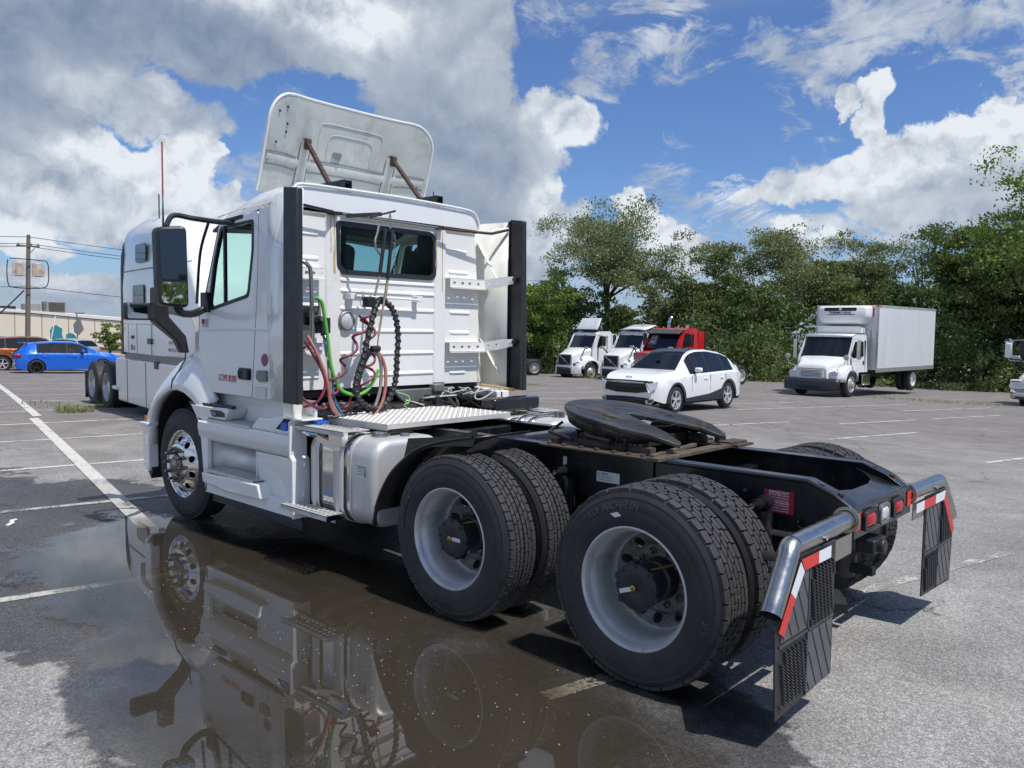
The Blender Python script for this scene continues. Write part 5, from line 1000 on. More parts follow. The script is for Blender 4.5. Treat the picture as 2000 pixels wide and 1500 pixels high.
# stainless mudflap hangers, tape and flaps
for s in (1, -1):
    b = MB(); pts = [(-.755, s * .44, .855), (-.757, s * 1.10, .845), (-.76, s * 1.145, .815), (-.775, s * 1.33, .595)]
    b.tube([pts[0], (-.756, s * .8, .85), pts[1]], .047, 20, caps=False); b.tube([pts[1], (-.757, s * 1.115, .842), (-.759, s * 1.14, .823), (-.762, s * 1.155, .80), pts[3]], .047, 20, caps=False); HT = b.build('flap_hanger_tube', 'stainless', T, smooth=30)
    b = MB(); b.tube([(-.762, s * 1.155, .80), (-.774, s * 1.328, .597)], .042, 20, caps=False); b.build('tube_bore', 'dark', HT)
    b = MB(); b.lathe([(0, .066), (.02, .066), (.02, .05), (0, .05)], (-.755, s * .445, .855), (0, s, 0), n=24, closed=True); b.build('hanger_collar', 'stainless', HT)
    b = MB(); b.panel([(s * .48, .80), (s * .48, .70), (s * .80, .695), (s * .80, .79), (s * 1.06, .79), (s * 1.06, .80)], [], lambda p, q: (-.79, p, q), (-.004, 0, 0)); b.build('hanger_plate', 'stainless', HT)
    b = MB(); b.lathe([(0, .016), (-.02, .014), (-.022, 0)], (-.80, s * .86, .85), (1, 0, 0), n=10); b.build('hanger_bolt', 'chrome', HT)
    f = MB(); oz = .135 if s > 0 else .17
    f.panel([(s * .70, .812), (s * 1.11, .812), (s * 1.335, .545), (s * 1.305, oz), (s * .70, oz + .03)], [], lambda p, q: (-.80, p, q), (.008, 0, 0)); FL = f.build('mud_flap', 'blackplastic', T, bevel=.002)
    # moulded louvre ribs: two chequered quarters with slats, two with fine lines
    sl_ = MB(); fine = MB()
    cx_, cz_ = 1.0, .455
    def clip(y, z): return .715 < y < 1.285 and (oz + .04) < z < .745 and (z < .745 - max(0, y - 1.06) * 1.0)
    LV = ((.72, .99, .47, .745), (1.01, 1.28, oz + .03, .44)) if s > 0 else ((1.01, 1.28, .47, .745), (.72, .99, oz + .03, .44))
    PLT = ((1.01, 1.28, .47, .745), (.72, .99, oz + .03, .44)) if s > 0 else ((.72, .99, .47, .745), (1.01, 1.28, oz + .03, .44))
    for (ya, yb, za, zb) in LV:
        for c in range(9):
            for k in range(40):
                z = za + .006 + k * .0155; y2 = ya - .03 + c * .040 + (z - za) * .22 * (1 if s > 0 else -1)
                if z > zb - .006 or not clip(y2, z) or not (ya + .012 < y2 < yb - .012): continue
                sl_.cbox((-.808, s * y2, z), .012, .030, .0045, Matrix.Rotation(.62, 3, 'X'))
    for (ya, yb, za, zb) in PLT:
        pp = [(ya, za), (yb, za), (yb, zb), (ya, zb)] if not (ya > 1 and za > .46) else [(ya, za), (yb, za), (yb, .535), (1.075, zb), (ya, zb)]
        o = MB(); o.panel(pp, [], lambda p, q: (-.8005, s * p, q), (-.003, 0, 0)); o.build('flap_plate', 'flapgrey', FL)
        for c in range(8):
            for k in range(44):
                z = zb - .004 - k * .010; y = ya - .12 + c * .078 + (zb - z) * (-.55 if s > 0 else .55) + (.2 if s > 0 else 0)
                if za + .005 < z < zb and ya + .006 < y < yb - .006 and clip(y, z): fine.cbox((-.804, s * y, z), .004, .0065, .006)
    sl_.box(-.806, -.80, min(s * .994, s * 1.006), max(s * .994, s * 1.006), oz + .02, .75); sl_.box(-.806, -.80, min(s * .705, s * 1.295), max(s * .705, s * 1.295), .449, .460)
    sl_.build('louvre_ribs', 'flapblack', FL, smooth=0, kind='stuff', fix=False); fine.build('flap_perforation', 'dark', FL, smooth=0, kind='stuff', fix=False)
    tp = MB()
    ca, cb = (s * .70, .80), (s * 1.12, .795)
    def tq(nm, pts, m): o = MB(); o.panel(pts, [], lambda p, q: (-.812, p, q), (-.002, 0, 0)); o.build('reflective_tape', m, T, smooth=0)
    z0, z1 = .745, .80
    if s > 0:
        tq('t', [(.79, z1), (.79, z0), (.93, z0), (.93, z1)], 'whitetape'); tq('t', [(.93, z1), (.93, z0), (1.08, z0), (1.12, z1)], 'redtape')
        tq('t', [(1.085, .74), (1.125, .79), (1.215, .675), (1.17, .64)], 'whitetape'); tq('t', [(1.17, .64), (1.215, .675), (1.325, .53), (1.275, .50)], 'redtape')
    else:
        tq('t', [(-.48, z1), (-.48, z0), (-.63, z0), (-.63, z1)], 'whitetape'); tq('t', [(-.63, z1), (-.63, z0), (-.86, z0), (-.86, z1)], 'redtape'); tq('t', [(-.86, z1), (-.86, z0), (-1.04, z0), (-1.07, z1)], 'whitetape')
        tq('t', [(-1.04, .745), (-1.08, .785), (-1.31, .51), (-1.26, .48)], 'redtape')
# ---- fifth wheel coupling
tilt = .165
def fz(x, dz=0): return 1.218 + (x - .85) * tilt * .95 + dz
outer = []
for k in range(0, 25): a = radians(-96 + 192 * k / 24); outer.append((.86 + .43 * cos(a), .445 * sin(a)))
outer += [(.62, .45), (.45, .385), (.325, .325), (.30, .285), (.315, .245), (.45, .20), (.62, .125), (.80, .048), (.865, .028), (.885, 0), (.865, -.028), (.80, -.048), (.62, -.125), (.45, -.20), (.315, -.245), (.30, -.285), (.325, -.325), (.45, -.385), (.62, -.45)]
b = MB(); b.panel(outer, [], lambda p, q: (p, q, fz(p) - (0.03 * max(0, (.45 - p) / .15) ** 2)), (0, 0, -.026)); FW = b.build('coupling_plate', 'grease', T, bevel=.008, smooth=40)
b = MB(); sk = [(.86 + .43 * cos(radians(a)), .43 * sin(radians(a))) for a in range(-90, 91, 10)]
b.loft([[(p, q, fz(p) - .02) for p, q in sk], [(p - .02, q * .97, fz(p) - .10) for p, q in sk]])
for s in (1, -1): b.loft([[(p, q * s, fz(p) - .02) for p, q in ((.9, .43), (.62, .43), (.45, .37), (.33, .31))], [(p, q * s * .96, fz(p) - (.10 if p > .6 else .05)) for p, q in ((.9, .43), (.62, .43), (.45, .37), (.33, .31))]])
b.build('coupling_rim', 'grease', FW, solid=.014, smooth=40)
b = MB()
for k, r in enumerate((.13, .22, .33)): b.lathe([(0, r), (.0015, r + .003), (0, r + .006)], (.88, 0, fz(.88) + .0005), (-tilt, 0, 1), n=60, a0=radians(100), a1=radians(430))
b.build('wear_rings', 'grease', FW)
for s in (1, -1):
    b = MB(); b.prism([(.58, 1.03), (.98, 1.03), (.88, 1.16), (.82, 1.20), (.74, 1.20), (.68, 1.16)], lambda p, q, t: (p, t, q), min(s * .33, s * .38), max(s * .33, s * .38)); b.cyl((.78, s * .30, 1.165), (.78, s * .41, 1.165), .032, 14); b.build('coupling_bracket', 'blackpaint', T, bevel=.004)
b = MB(); b.box(.60, 1.05, -.30, .30, 1.04, 1.10); b.cyl((.95, .35, 1.10), (.70, .43, 1.09), .02, 8); b.tube([(.62, .40, 1.04), (.60, .42, 1.12), (.64, .42, 1.14), (.68, .40, 1.09)], .014, 8); b.build('lock_mechanism', 'grease', T, bevel=.01)
b = MB(); b.tube([(1.25, .30, 1.12), (1.22, .40, 1.10), (1.0, .46, 1.08)], .012, 8); b.tube([(1.3, .16, 1.14), (1.36, .22, 1.08), (1.25, .3, 1.04), (1.1, .30, 1.05)], .010, 8); b.build('release_lines', 'blackhose', T)
b = MB(); b.box(.30, .38, -.52, .52, 1.018, 1.04); b.beam((.36, .50, 1.045), (.42, -.10, 1.05), .03, .02); b.build('rear_cross_bar', mat('tan_dirty_bar', (.115, .092, .062), .7, .1, .3, 12), T, bevel=.002)
b = MB(); b.box(.26, .36, -.60, -.38, 1.02, 1.035); b.box(.30, .40, -.58, -.36, 1.038, 1.05); b.build('stop_block', 'rust', T)
# crossmembers, axles, driveshaft, lines
for x, z0, z1 in ((2.25, .80, .99), (1.55, .78, .95), (.62, .74, .98), (.10, .74, .93)): b = MB(); b.box(x, x + .08, -.42, .42, z0, z1); b.build('crossmember', 'blackpaint', T, bevel=.01)
b = MB(); b.prism([(.0, .0), (.14, .0), (.14, .10), (.02, .10)], lambda p, q, t: (1.55 + p, t, .92 + q), -.42, .42); b.build('arched_crossmember', 'blackpaint', T, bevel=.02)
for x in (0, 1.33):
    b = MB(); b.cyl((x, -1.0, .502), (x, 1.0, .502), .07, 16); b.lathe([(-.28, .08), (-.2, .19), (0, .24), (.2, .19), (.28, .08)], (x, 0, .52), (0, 1, 0), n=20); b.cyl((x - .3, 0, .56), (x + .35, 0, .58), .09, 14)
    for s in (1, -1): b.cyl((x, s * .62, .502), (x, s * .80, .502), .20, 20); b.beam((x - .5, s * .43, .42), (x + .35, s * .43, .52), .10, .09); b.cyl((x - .16, s * .60, .62), (x - .34, s * .60, .66), .085, 14)
    b.build('drive_axle', 'dark', T, bevel=.008)
b = MB(); b.beam((-.70, .34, .36), (-.30, -.25, .44), .08, .05); b.beam((-.62, -.40, .38), (.1, -.42, .36), .06, .05); b.build('suspension_beam', 'dark', T)
b = MB(); b.lathe([(0, .18), (.02, .19), (.04, .19), (.05, .17)], (-.40, .60, .70), (0, 0, -1), n=24); b.build('spring_seat', 'dark', T)
for k in range(7):
    y = .30 - k * .03; b = MB(); b.tube(smooth_path([(3.0, y, 1.0), (2.5, y + .02 * sin(k), .99 - .01 * k), (1.9, y - .01, .97), (1.3, y * .9, .98), (.6, y * .8, .93)], 5), .011, 6); b.build('frame_hose', 'blackhose', T)
rnd = random.Random(4); PWM = mat('pale_wire', (.42, .42, .38), .6)
for k in range(16):
    x, y = rnd.uniform(2.95, 3.35), rnd.uniform(-.8, .95); p = [(x + rnd.uniform(-.12, .12) , y + rnd.uniform(-.16, .16) , 1.10 + rnd.uniform(-.06, .09)) for i in range(5)]
    b = MB(); b.tube(smooth_path(p, 4), rnd.choice((.008, .012, .018)), 6); b.build('loose_hose', 'blackhose', T)
for k in range(7):
    x, y = rnd.uniform(2.95, 3.25), rnd.uniform(-.75, -.30); p = [(x + rnd.uniform(-.1, .1) , y + rnd.uniform(-.16, .16) , 1.17 + rnd.uniform(-.03, .06)) for i in range(5)]
    b = MB(); b.tube(smooth_path(p, 5), .007, 6); b.build('pale_wire', PWM, T)
b = MB(); b.tube(smooth_path([(3.05, .20, 1.235), (3.0, .12, 1.20), (2.98, .13, 1.15), (2.99, .17, 1.13), (2.98, .13, 1.08), (2.95, .14, 1.0)], 6), .006, 6); b.build('green_wire', 'greenhose', T)
b = MB(); b.box(3.1, 3.26, .62, .98, 1.05, 1.14); b.cyl((3.12, .55, 1.15), (3.02, .95, 1.17), .022, 8); b.cyl((3.1, .95, 1.10), (3.0, .70, 1.06), .018, 8); b.build('valve_cluster', 'greymetal', T, bevel=.01)
b = MB(); b.cyl((3.06, .78, 1.12), (3.03, .70, 1.10), .012, 8); b.build('brass_union', 'brass', T)
b = MB(); b.prism([(.10, 1.235), (-.62, 1.235), (-.58, 1.16), (-.30, 1.14), (-.16, 1.08), (-.05, 1.09), (.04, 1.17)], lambda p, q, t: (t, p, q), 3.22, 3.26); b.box(3.18, 3.26, -.46, -.34, 1.20, 1.27); b.build('cab_mount_bracket', 'greymetal', T, bevel=.01)
b = MB(); b.cyl((3.12, -.55, 1.12), (3.12, -.75, 1.12), .09, 20); b.box(3.05, 3.25, -.52, -.25, 1.06, 1.18); b.build('cab_air_bag', 'blackplastic', T, bevel=.01)
b = MB(); b.loft([[(x, y, z) for y, z in rrect(-1.13 + g, -.50 - g, .40 + g, 1.03 - g, .16 - g, 7)] for x, g in ((2.40, 0), (2.04, 0), (2.0, .02), (1.99, .04))], close=True, caps=True); RTK = b.build('right_tank_top', 'alu', T, smooth=50)
b = MB()
for x in (2.32, 2.20): b.loft([[(xx, y, z) for y, z in rrect(-1.14, -.49, .39, 1.042, .17, 7)] for xx in (x, x + .05)], close=True)
b.build('right_tank_straps', 'chrome', RTK, solid=.004)
b = MB(); b.lathe([(0, .05), (.05, .048), (.05, 0)], (2.12, -.80, 1.03), (0, 0, 1), n=18); b.build('tank_cap', 'stainless', RTK)
b = MB(); b.box(2.55, 2.72, -1.05, -.45, 1.06, 1.17); b.build('battery_cover', 'blackpaint', T, bevel=.02)
# ---- wheels
for s in (1, -1):
    drive_wheel(T, 0, s, 1, rows=((0.050, 0.044, 0), (0.092, 0.030, .5), (0.124, 0.026, .2), (0.156, 0.026, .7), (0.188, 0.030, .35), (0.230, 0.044, .5)), n=44, lettering=(('XO  MICHELIN', .415, radians(72), .05), ('X MULTI', .415, radians(200), .045), ('MICHELIN', .415, radians(280), .04)) if s > 0 else ())
    drive_wheel(T, 1.33, s, 9, n=58, lettering=(('MICHELIN', .415, radians(15), .05), ('XDN2 GRIP', .415, radians(275), .036)) if s > 0 else ())
    steer_wheel(T, 4.955, s)
b = MB(); b.panel([(.10, .345), (.13, .36), (.085, .375), (.062, .36)], [], lambda p, q: (p, 1.2225, .502 + q)); b.build('balance_weight', 'whiteink', T)
b = MB(); b.cyl((4.955, -.9, .48), (4.955, .9, .48), .05, 10); b.build('front_axle', 'dark', T)
for x, a in ((0, -2.6), (1.33, .1)):
    b = MB(); b.cbox((x + .05 * (1 if a < 0 else -1), 1.19, .502 + (-.02 if a < 0 else 0)), .07, .004, .022, Matrix.Rotation(.35 if a < 0 else 0, 3, 'Y')); b.build('hub_tag', 'label', T)
    b = MB(); b.tube([(x - .02, 1.16, .41), (x + .0, 1.12, .38), (x + .03, 1.1, .385)], .007, 6); b.tube([(x - .03, 1.15, .39), (x + .03, 1.15, .375)], .006, 6); b.tube([(x - .07, 1.15, .60), (x - .14, 1.02, .62), (x - .2, .95, .60)], .006, 6); b.build('tyre_valve', 'brass', T, kind='stuff')
# ---- mirrors
for s in (1, -1):
    Y = lambda y: s * y
    MR = MB(); MR.loft([[(4.30 + g_x, Y(1.20), z0), (4.30 + g_x, Y(1.20), z1)] for g_x, z0, z1 in ((0, 0, 0),)]) if 0 else None
    # housing: rear face carries the glass; built as a rounded slab
    b = MB(); pr = rpoly([(1.418, 1.905), (1.43, 2.568), (1.645, 2.545), (1.632, 1.925)], .05)
    b.prism(pr, lambda p, q, t: (4.20 + t + (p - 1.43) * .35 * 1.0, Y(p), q), 0.0, .115); MH = b.build('door_mirror', 'blackplastic', T, bevel=.025, seg=3)
    ins_ = rpoly([(1.436, 2.13), (1.448, 2.545), (1.628, 2.525), (1.62, 2.13)], .03)
    b = MB(); b.panel(ins_, [], lambda p, q: (4.197 + (p - 1.43) * .35, Y(p), q), (-.003, 0, 0)); b.build('mirror_glass', 'darkmirror', MH)
    b = MB(); b.panel(rpoly([(1.437, 1.93), (1.437, 2.108), (1.62, 2.110), (1.615, 1.945)], .03), [], lambda p, q: (4.197 + (p - 1.43) * .35, Y(p), q), (-.003, 0, 0)); b.build('wide_mirror_glass', 'mirrorglass', MH)
    b = MB(); b.tube(smooth_path([(4.08, Y(1.06), 2.625), (4.2, Y(1.15), 2.625), (4.35, Y(1.30), 2.65), (4.38, Y(1.46), 2.66), (4.36, Y(1.53), 2.56)], 6), .022, 10); b.tube(smooth_path([(4.30, Y(1.20), 2.62), (4.44, Y(1.20), 2.40), (4.50, Y(1.20), 2.1), (4.50, Y(1.21), 1.95)], 6), .013, 8)
    b.tube(smooth_path([(4.30, Y(1.50), 1.98), (4.34, Y(1.44), 1.88), (4.42, Y(1.32), 1.86), (4.50, Y(1.20), 1.88), (4.52, Y(1.10), 1.93)], 6), .032, 10); b.box(4.45, 4.56, min(Y(1.09), Y(1.15)), max(Y(1.09), Y(1.15)), 1.88, 2.05); b.beam((3.95, Y(1.075), 2.66), (4.20, Y(1.095), 2.64), .035, .03)
    b.build('mirror_arm', 'blackplastic', T, bevel=.006)
    # bonnet mirror
    b = MB(); b.loft([[(5.28, Y(.98), 1.50), (5.36, Y(.98), 1.50), (5.36, Y(.90), 1.50), (5.28, Y(.90), 1.50)], [(5.28, Y(1.03), 1.62), (5.38, Y(1.03), 1.62), (5.38, Y(.93), 1.66), (5.28, Y(.93), 1.66)], [(5.28, Y(1.22), 1.79), (5.42, Y(1.22), 1.79), (5.42, Y(1.09), 1.84), (5.28, Y(1.09), 1.84)], [(5.28, Y(1.225), 2.11), (5.40, Y(1.225), 2.11), (5.40, Y(1.105), 2.11), (5.28, Y(1.105), 2.11)]], close=True, caps=True); b.build('bonnet_mirror_arm', 'blackplastic', T, bevel=.015)
    b = MB(); b.prism(rrect(1.19, 1.45, 1.805, 1.965, .03, 4), lambda p, q, t: (5.38 + t, Y(p), q), 0, .10); BM2 = b.build('bonnet_mirror', 'blackplastic', T, bevel=.02)
    b = MB(); b.panel(rrect(1.205, 1.435, 1.82, 1.95, .022, 4), [], lambda p, q: (5.377, Y(p), q), (-.003, 0, 0)); b.build('mirror_glass', 'mirrorglass', BM2)
b = MB(); b.tube([(4.30, 1.58, 2.55), (4.30, 1.58, 2.75), (4.30, 1.58, 3.20)], [.010, .005, .004], 6); b.build('whip_aerial', 'blackplastic', T)
b = MB(); b.tube([(4.30, 1.58, 2.80), (4.30, 1.58, 3.22)], .007, 6); b.build('aerial_coil', mat('aerial_red', (.35, .09, .05), .5), T)
b = MB(); b.panel([(5.02, 1.62), (5.0, 1.35), (5.06, 1.28), (5.10, 1.45)], [], lambda p, q: (p, 1.005 - (p - 4.9) * .45, q), (0, .003, 0)); b.build('bonnet_side_vent', 'blackplastic', T)
M['gloss'] = mat('gloss_black', (0.01, 0.011, 0.013), 0.2, coat=.1, spec=.4)
# ================================================================ small road-car and truck builders
def interp(tab, x):
    if x <= tab[0][0]: return tab[0][1]
    for (a, p), (b, q) in zip(tab, tab[1:]):
        if x <= b:
            u = (x - a) / (b - a); return p + (q - p) * u
    return tab[-1][1]
def put(o, loc, local, th):
    x, y = local; o.location = (loc[0] - (x * cos(th) - y * sin(th)), loc[1] - (x * sin(th) + y * cos(th)), 0)
    o.rotation_euler = (0, 0, th); o.location.z = G(o.location.x, o.location.y)
def car_wheel(parent, x, s, y, R, spokes=5, rim='alu', w=.22, rimr=.66, twin=True):
    wl = empty('road_wheel'); wl.name = 'wheel'; wl.parent = parent; wl.location = (x, s * y, R); wl.rotation_euler = (0, 0, 0 if s > 0 else pi)
    b = MB(); k = R; ri = R * rimr
    b.lathe([(-.02, ri), (-.002, ri + .02), (0, R * .80), (-.012, R * .93), (-.035, R * .985), (-.06, R), (-w + .06, R), (-w + .03, R * .98), (-w, R * .85), (-w + .02, ri)], n=40, closed=True); b.build('tyre', 'rubber', wl, smooth=50)
    b = MB(); b.lathe([(-.012, ri), (-.010, ri - .012), (-.03, ri - .02), (-.12, ri - .03)], n=40); b.build('rim', rim, wl, smooth=50)
    b = MB(); b.lathe([(-.10, ri - .02), (-.10, 0)], n=28); b.build('brake_disc', 'dark', wl)
    b = MB()
    for i in range(spokes):
        for dd in ((-.16, .16) if twin else (0,)):
            a = 2 * pi * i / spokes + .4
            b.beam((.045 * cos(a), -.035, .045 * sin(a)), ((ri - .01) * cos(a + dd), -.02, (ri - .01) * sin(a + dd)), .032 if twin else .06, .02, (0, 1, 0))
    b.lathe([(-.06, .06), (-.02, .055), (-.015, .03), (-.012, 0)], n=16); b.build('spokes', rim, wl)
    return wl
def mk_car(name, paint, L, W, H, wb, R, front, hoodt, cabt, shoulder, glasses, wsx, rgx, clad='blackplastic', rim='alu', roofm=None, spokes=5, sill=.30, arch=1.14, rail=False, cladding=True):
    root = empty(name); xs = set(np.round(np.linspace(-L / 2, L / 2, 46), 3))
    xf = front - 0; xr = xf - wb
    for xc in (xf, xr):
        for k in range(15): xs.add(round(xc + R * arch * cos(pi * k / 14), 3))
    for g0, g1 in glasses: xs |= {g0, g1}
    xs |= set(wsx) | set(rgx)
    xs = sorted(x for x in xs if -L / 2 <= x <= L / 2)
    def sec(x):
        e = abs(x) / (L / 2); hw = W / 2 * (1 - .16 * max(0, e - .72) / .28 * max(0, e - .72) / .28 - (.06 if e > .985 else 0))
        zr = interp(cabt, x); zs = interp(shoulder, x); zr = max(zr, zs + .012)
        hr = hw - .10 - .24 * max(0, min(1, (zr - zs) / .5)); zl = sill + .10 * max(0, e - .85) / .15
        za = zl
        for xc in (xf, xr):
            d = abs(x - xc)
            if d <= R * arch: za = max(za, R + sqrt(max(0, (R * arch) ** 2 - d * d)) - .01)
        zm = max(za + .02, zl + (zs - zl) * .30)
        return [(hw - .015, za), (hw + .0, zm), (hw + .004, max(zm + .01, zl + (zs - zl) * .62)), (hw - .015, zs - .05), (hw - .055, zs), (hr + .03, zr - .07 if zr - zs > .15 else zr - .006), (hr * .93, zr - .022 if zr - zs > .15 else zr - .002), (hr * .6, zr - .004), (0, zr)]
    S = [sec(x) for x in xs]
    parts = {'pillar': MB(), 'body': MB(), 'side': MB(), 'screen': MB(), 'rear': MB(), 'roof': MB()}
    nrow = 8
    for i in range(len(xs) - 1):
        xm = (xs[i] + xs[i + 1]) / 2
        for s in (1, -1):
            for r in range(nrow):
                key = 'body'
                if r == 4 and glasses[0][0] < xm < glasses[-1][1]: key = next(((gi, s) for gi, (a, b) in enumerate(glasses) if a < xm < b), 'pillar')
                if r >= 6:
                    if wsx[0] < xm < wsx[1]: key = 'screen'
                    elif rgx[0] < xm < rgx[1]: key = 'rear'
                    elif rgx[1] <= xm <= wsx[0]: key = 'roof'
                q = [(xs[i], s * S[i][r][0], S[i][r][1]), (xs[i + 1], s * S[i + 1][r][0], S[i + 1][r][1]), (xs[i + 1], s * S[i + 1][r + 1][0], S[i + 1][r + 1][1]), (xs[i], s * S[i][r + 1][0], S[i][r + 1][1])]
                parts.setdefault(key, MB()).add(q, [(0, 1, 2, 3)])
    for i in (0, len(xs) - 1):
        o = [(xs[i], y, z) for y, z in S[i]] + [(xs[i], -y, z) for y, z in reversed(S[i][:-1])]
        parts['body'].add(o, [tuple(range(len(o)))])
    parts['body'].build('body_shell', paint, root, smooth=32); parts['roof'].build('roof', roofm or paint, root, smooth=40)
    parts['pillar'].build('window_pillars', 'dark', root, smooth=0, kind='stuff'); [mb_.build('side_window', 'darkglass', root, smooth=0) for kk, mb_ in parts.items() if isinstance(kk, tuple)]; parts['screen'].build('windscreen', 'darkglass', root, smooth=40)
    parts['rear'].build('rear_window', 'darkglass', root, smooth=40)
    b = MB(); b.box(-L / 2 + .15, L / 2 - .15, -W / 2 + .12, W / 2 - .12, .22, sill + .3); b.build('underbody', 'dark', root)
    b = MB(); b.box(-L * .28, L * .2, -W / 2 + .16, W / 2 - .16, .5, .95); b.box(-.2, -.05, -.6, -.2, .9, 1.25); b.box(-.2, -.05, .2, .6, .9, 1.25); b.build('cabin_interior', 'interior', root, bevel=.04)
    for s in (1, -1):
        for xc in (xf, xr): car_wheel(root, xc, s, W / 2 - .012, R, spokes, rim)
        if cladding:
            for xc in (xf, xr):
                b = MB(); n = 16; secs = []
                for k in range(n + 1):
                    a = radians(-8 + 196 * k / n); r0 = R * arch - .012; r1 = r0 + .055
                    secs.append([(xc + r0 * cos(a), s * (W / 2 + .008), R + r0 * sin(a)), (xc + r1 * cos(a), s * (W / 2 + .008), R + r1 * sin(a)), (xc + r1 * cos(a), s * (W / 2 - .03), R + r1 * sin(a))])
                b.loft(secs); b.build('arch_trim', clad, root, smooth=50)
            b = MB(); b.prism([(xr + R * arch, sill - .02), (xf - R * arch, sill - .02), (xf - R * arch - .04, sill + .09), (xr + R * arch + .7, sill + .15), (xr + R * arch + .0, sill + .27)], lambda p, q, t, s=s: (p, s * t, q), W / 2 - .06, W / 2 + .012); b.build('sill_trim', clad, root, bevel=.01)
        g0 = glasses[-1][1]
        zz = interp(shoulder, g0 - .15) + .02
        b = MB(); b.cbox((g0 - .22, s * (W / 2 + .07), zz + .09), .13, .20, .13); b.build('door_mirror', paint, root, bevel=.04)
        b = MB(); b.beam((g0 - .24, s * (W / 2 - .06), zz + .01), (g0 - .22, s * (W / 2 + .03), zz + .05), .05, .03); b.build('mirror_foot', clad, root)
        for gx in (glasses[-1][0] + .22, glasses[0][0] + .28 if len(glasses) < 3 else glasses[1][0] + .2):
            b = MB(); b.cbox((gx, s * (W / 2 + .006), zz - .16), .17, .03, .03); b.build('door_handle', paint, root, bevel=.01)
        for gx in [g[0] - .02 for g in glasses[-2:]] + [glasses[-1][1] - .03]:
            b = MB(); b.box(gx - .004, gx + .004, s * W / 2 - .004, s * W / 2 + .0055, sill + .25, zz - .05); b.build('door_gap', 'dark', root)
    return root
# ---------------------------------------------------------------- white crossover
suv = mk_car('crossover', 'white', 4.66, 1.86, 1.66, 2.755, .365, 1.43,
    None, [(-2.28, .95), (-2.22, 1.10), (-2.0, 1.26), (-1.66, 1.48), (-1.3, 1.575), (-.5, 1.66), (.1, 1.655), (.42, 1.60), (1.22, 1.125), (1.6, 1.09), (2.0, 1.03), (2.2, .97), (2.3, .92), (2.33, .88)],
    [(-2.33, .90), (-2.2, 1.02), (-1.6, 1.06), (0, 1.02), (1.0, 1.0), (1.8, .95), (2.2, .88), (2.33, .82)],
    [(-1.66, -1.20), (-1.12, -.32), (-.26, .72)], (.36, 1.22), (-2.0, -1.66), roofm='gloss', spokes=5)
tag(suv, 'white crossover with dark roof and slim black grille parked alone in mid lot', 'car')
put(suv, (8.74, -13.70), (1.43, .93), radians(90))
def nose(parent, name, pts, m, xf=2.335, k=.22, d=.012, th=.02):
    b = MB(); b.panel(pts, [], lambda p, q: (xf + d + .03 - max(0, abs(p) - .70) * .95, p, q), (-th, 0, 0)); return b.build(name, m, parent)
def noses(parent, name, pts, m, **kw):
    # subdivide across y so that the plate follows the curved nose
    ys = sorted({round(y, 3) for y, z in pts} | {-.8, -.66, -.4, -.2, 0, .2, .4, .66, .8}); lo, hi = min(p[0] for p in pts), max(p[0] for p in pts)
    up = sorted([p for p in pts[:len(pts) // 2]]); dn = sorted([p for p in pts[len(pts) // 2:]])
    ys = [y for y in ys if lo <= y <= hi]; b = MB(); xf = kw.get('xf', 2.335); k = kw.get('k', .22); d = kw.get('d', .012); sl = kw.get('sl', 0.0)
    nx = lambda y: xf + d - max(0, abs(y) - .66) * 1.15
    b.loft([[(nx(y), y, interp(up, y)), (nx(y), y, interp(dn, y))] for y in ys]); return b.build(name, m, parent, solid=.02, fix=True, smooth=40)
noses(suv, 'grille', [(-.76, .80), (-.3, .815), (.3, .815), (.76, .80), (.60, .60), (.3, .555), (-.3, .555), (-.60, .60)], 'gloss', d=.025)
noses(suv, 'grille_bar', [(-.74, .87), (0, .885), (.74, .87), (.66, .83), (0, .85), (-.66, .83)], 'gloss', d=.03)
noses(suv, 'chrome_bar', [(-.5, .835), (0, .85), (.5, .835), (.3, .80), (0, .79), (-.3, .80)], 'silverpaint', d=.034)
noses(suv, 'lower_intake', [(-.60, .44), (0, .46), (.60, .44), (.70, .30), (0, .28), (-.70, .30)], 'gloss', d=.02)
noses(suv, 'bumper_lip', [(-.85, .30), (0, .275), (.85, .30), (.80, .20), (0, .20), (-.80, .20)], 'blackplastic', d=.0)
for s in (1, -1):
    q = [(s * .66, .80), (s * .87, .87), (s * .84, .70), (s * .74, .62)]
    nose(suv, 'headlight', q, 'lens', d=.05, k=.26); nose(suv, 'lamp_signature', [(s * .60, .81), (s * .66, .83), (s * .73, .60), (s * .70, .57)], 'whiteink', d=.056, k=.24)
    nose(suv, 'fog_bezel', [(s * .60, .39), (s * .78, .43), (s * .81, .38), (s * .74, .29), (s * .62, .30)], 'silverpaint', d=.045, k=.24)
    nose(suv, 'fog_recess', [(s * .66, .385), (s * .765, .405), (s * .77, .355), (s * .70, .325)], 'gloss', d=.052, k=.24)
text('KIA', .085, lambda x, y, z: (2.26 - y * .8, x, .955 + y * .55 + z), 'blackink', 'bonnet_badge', suv, sx=1.4)
b = MB(); b.box(.80, .95, -.06, .06, 1.33, 1.36); b.build('screen_sensor', 'dark', suv)
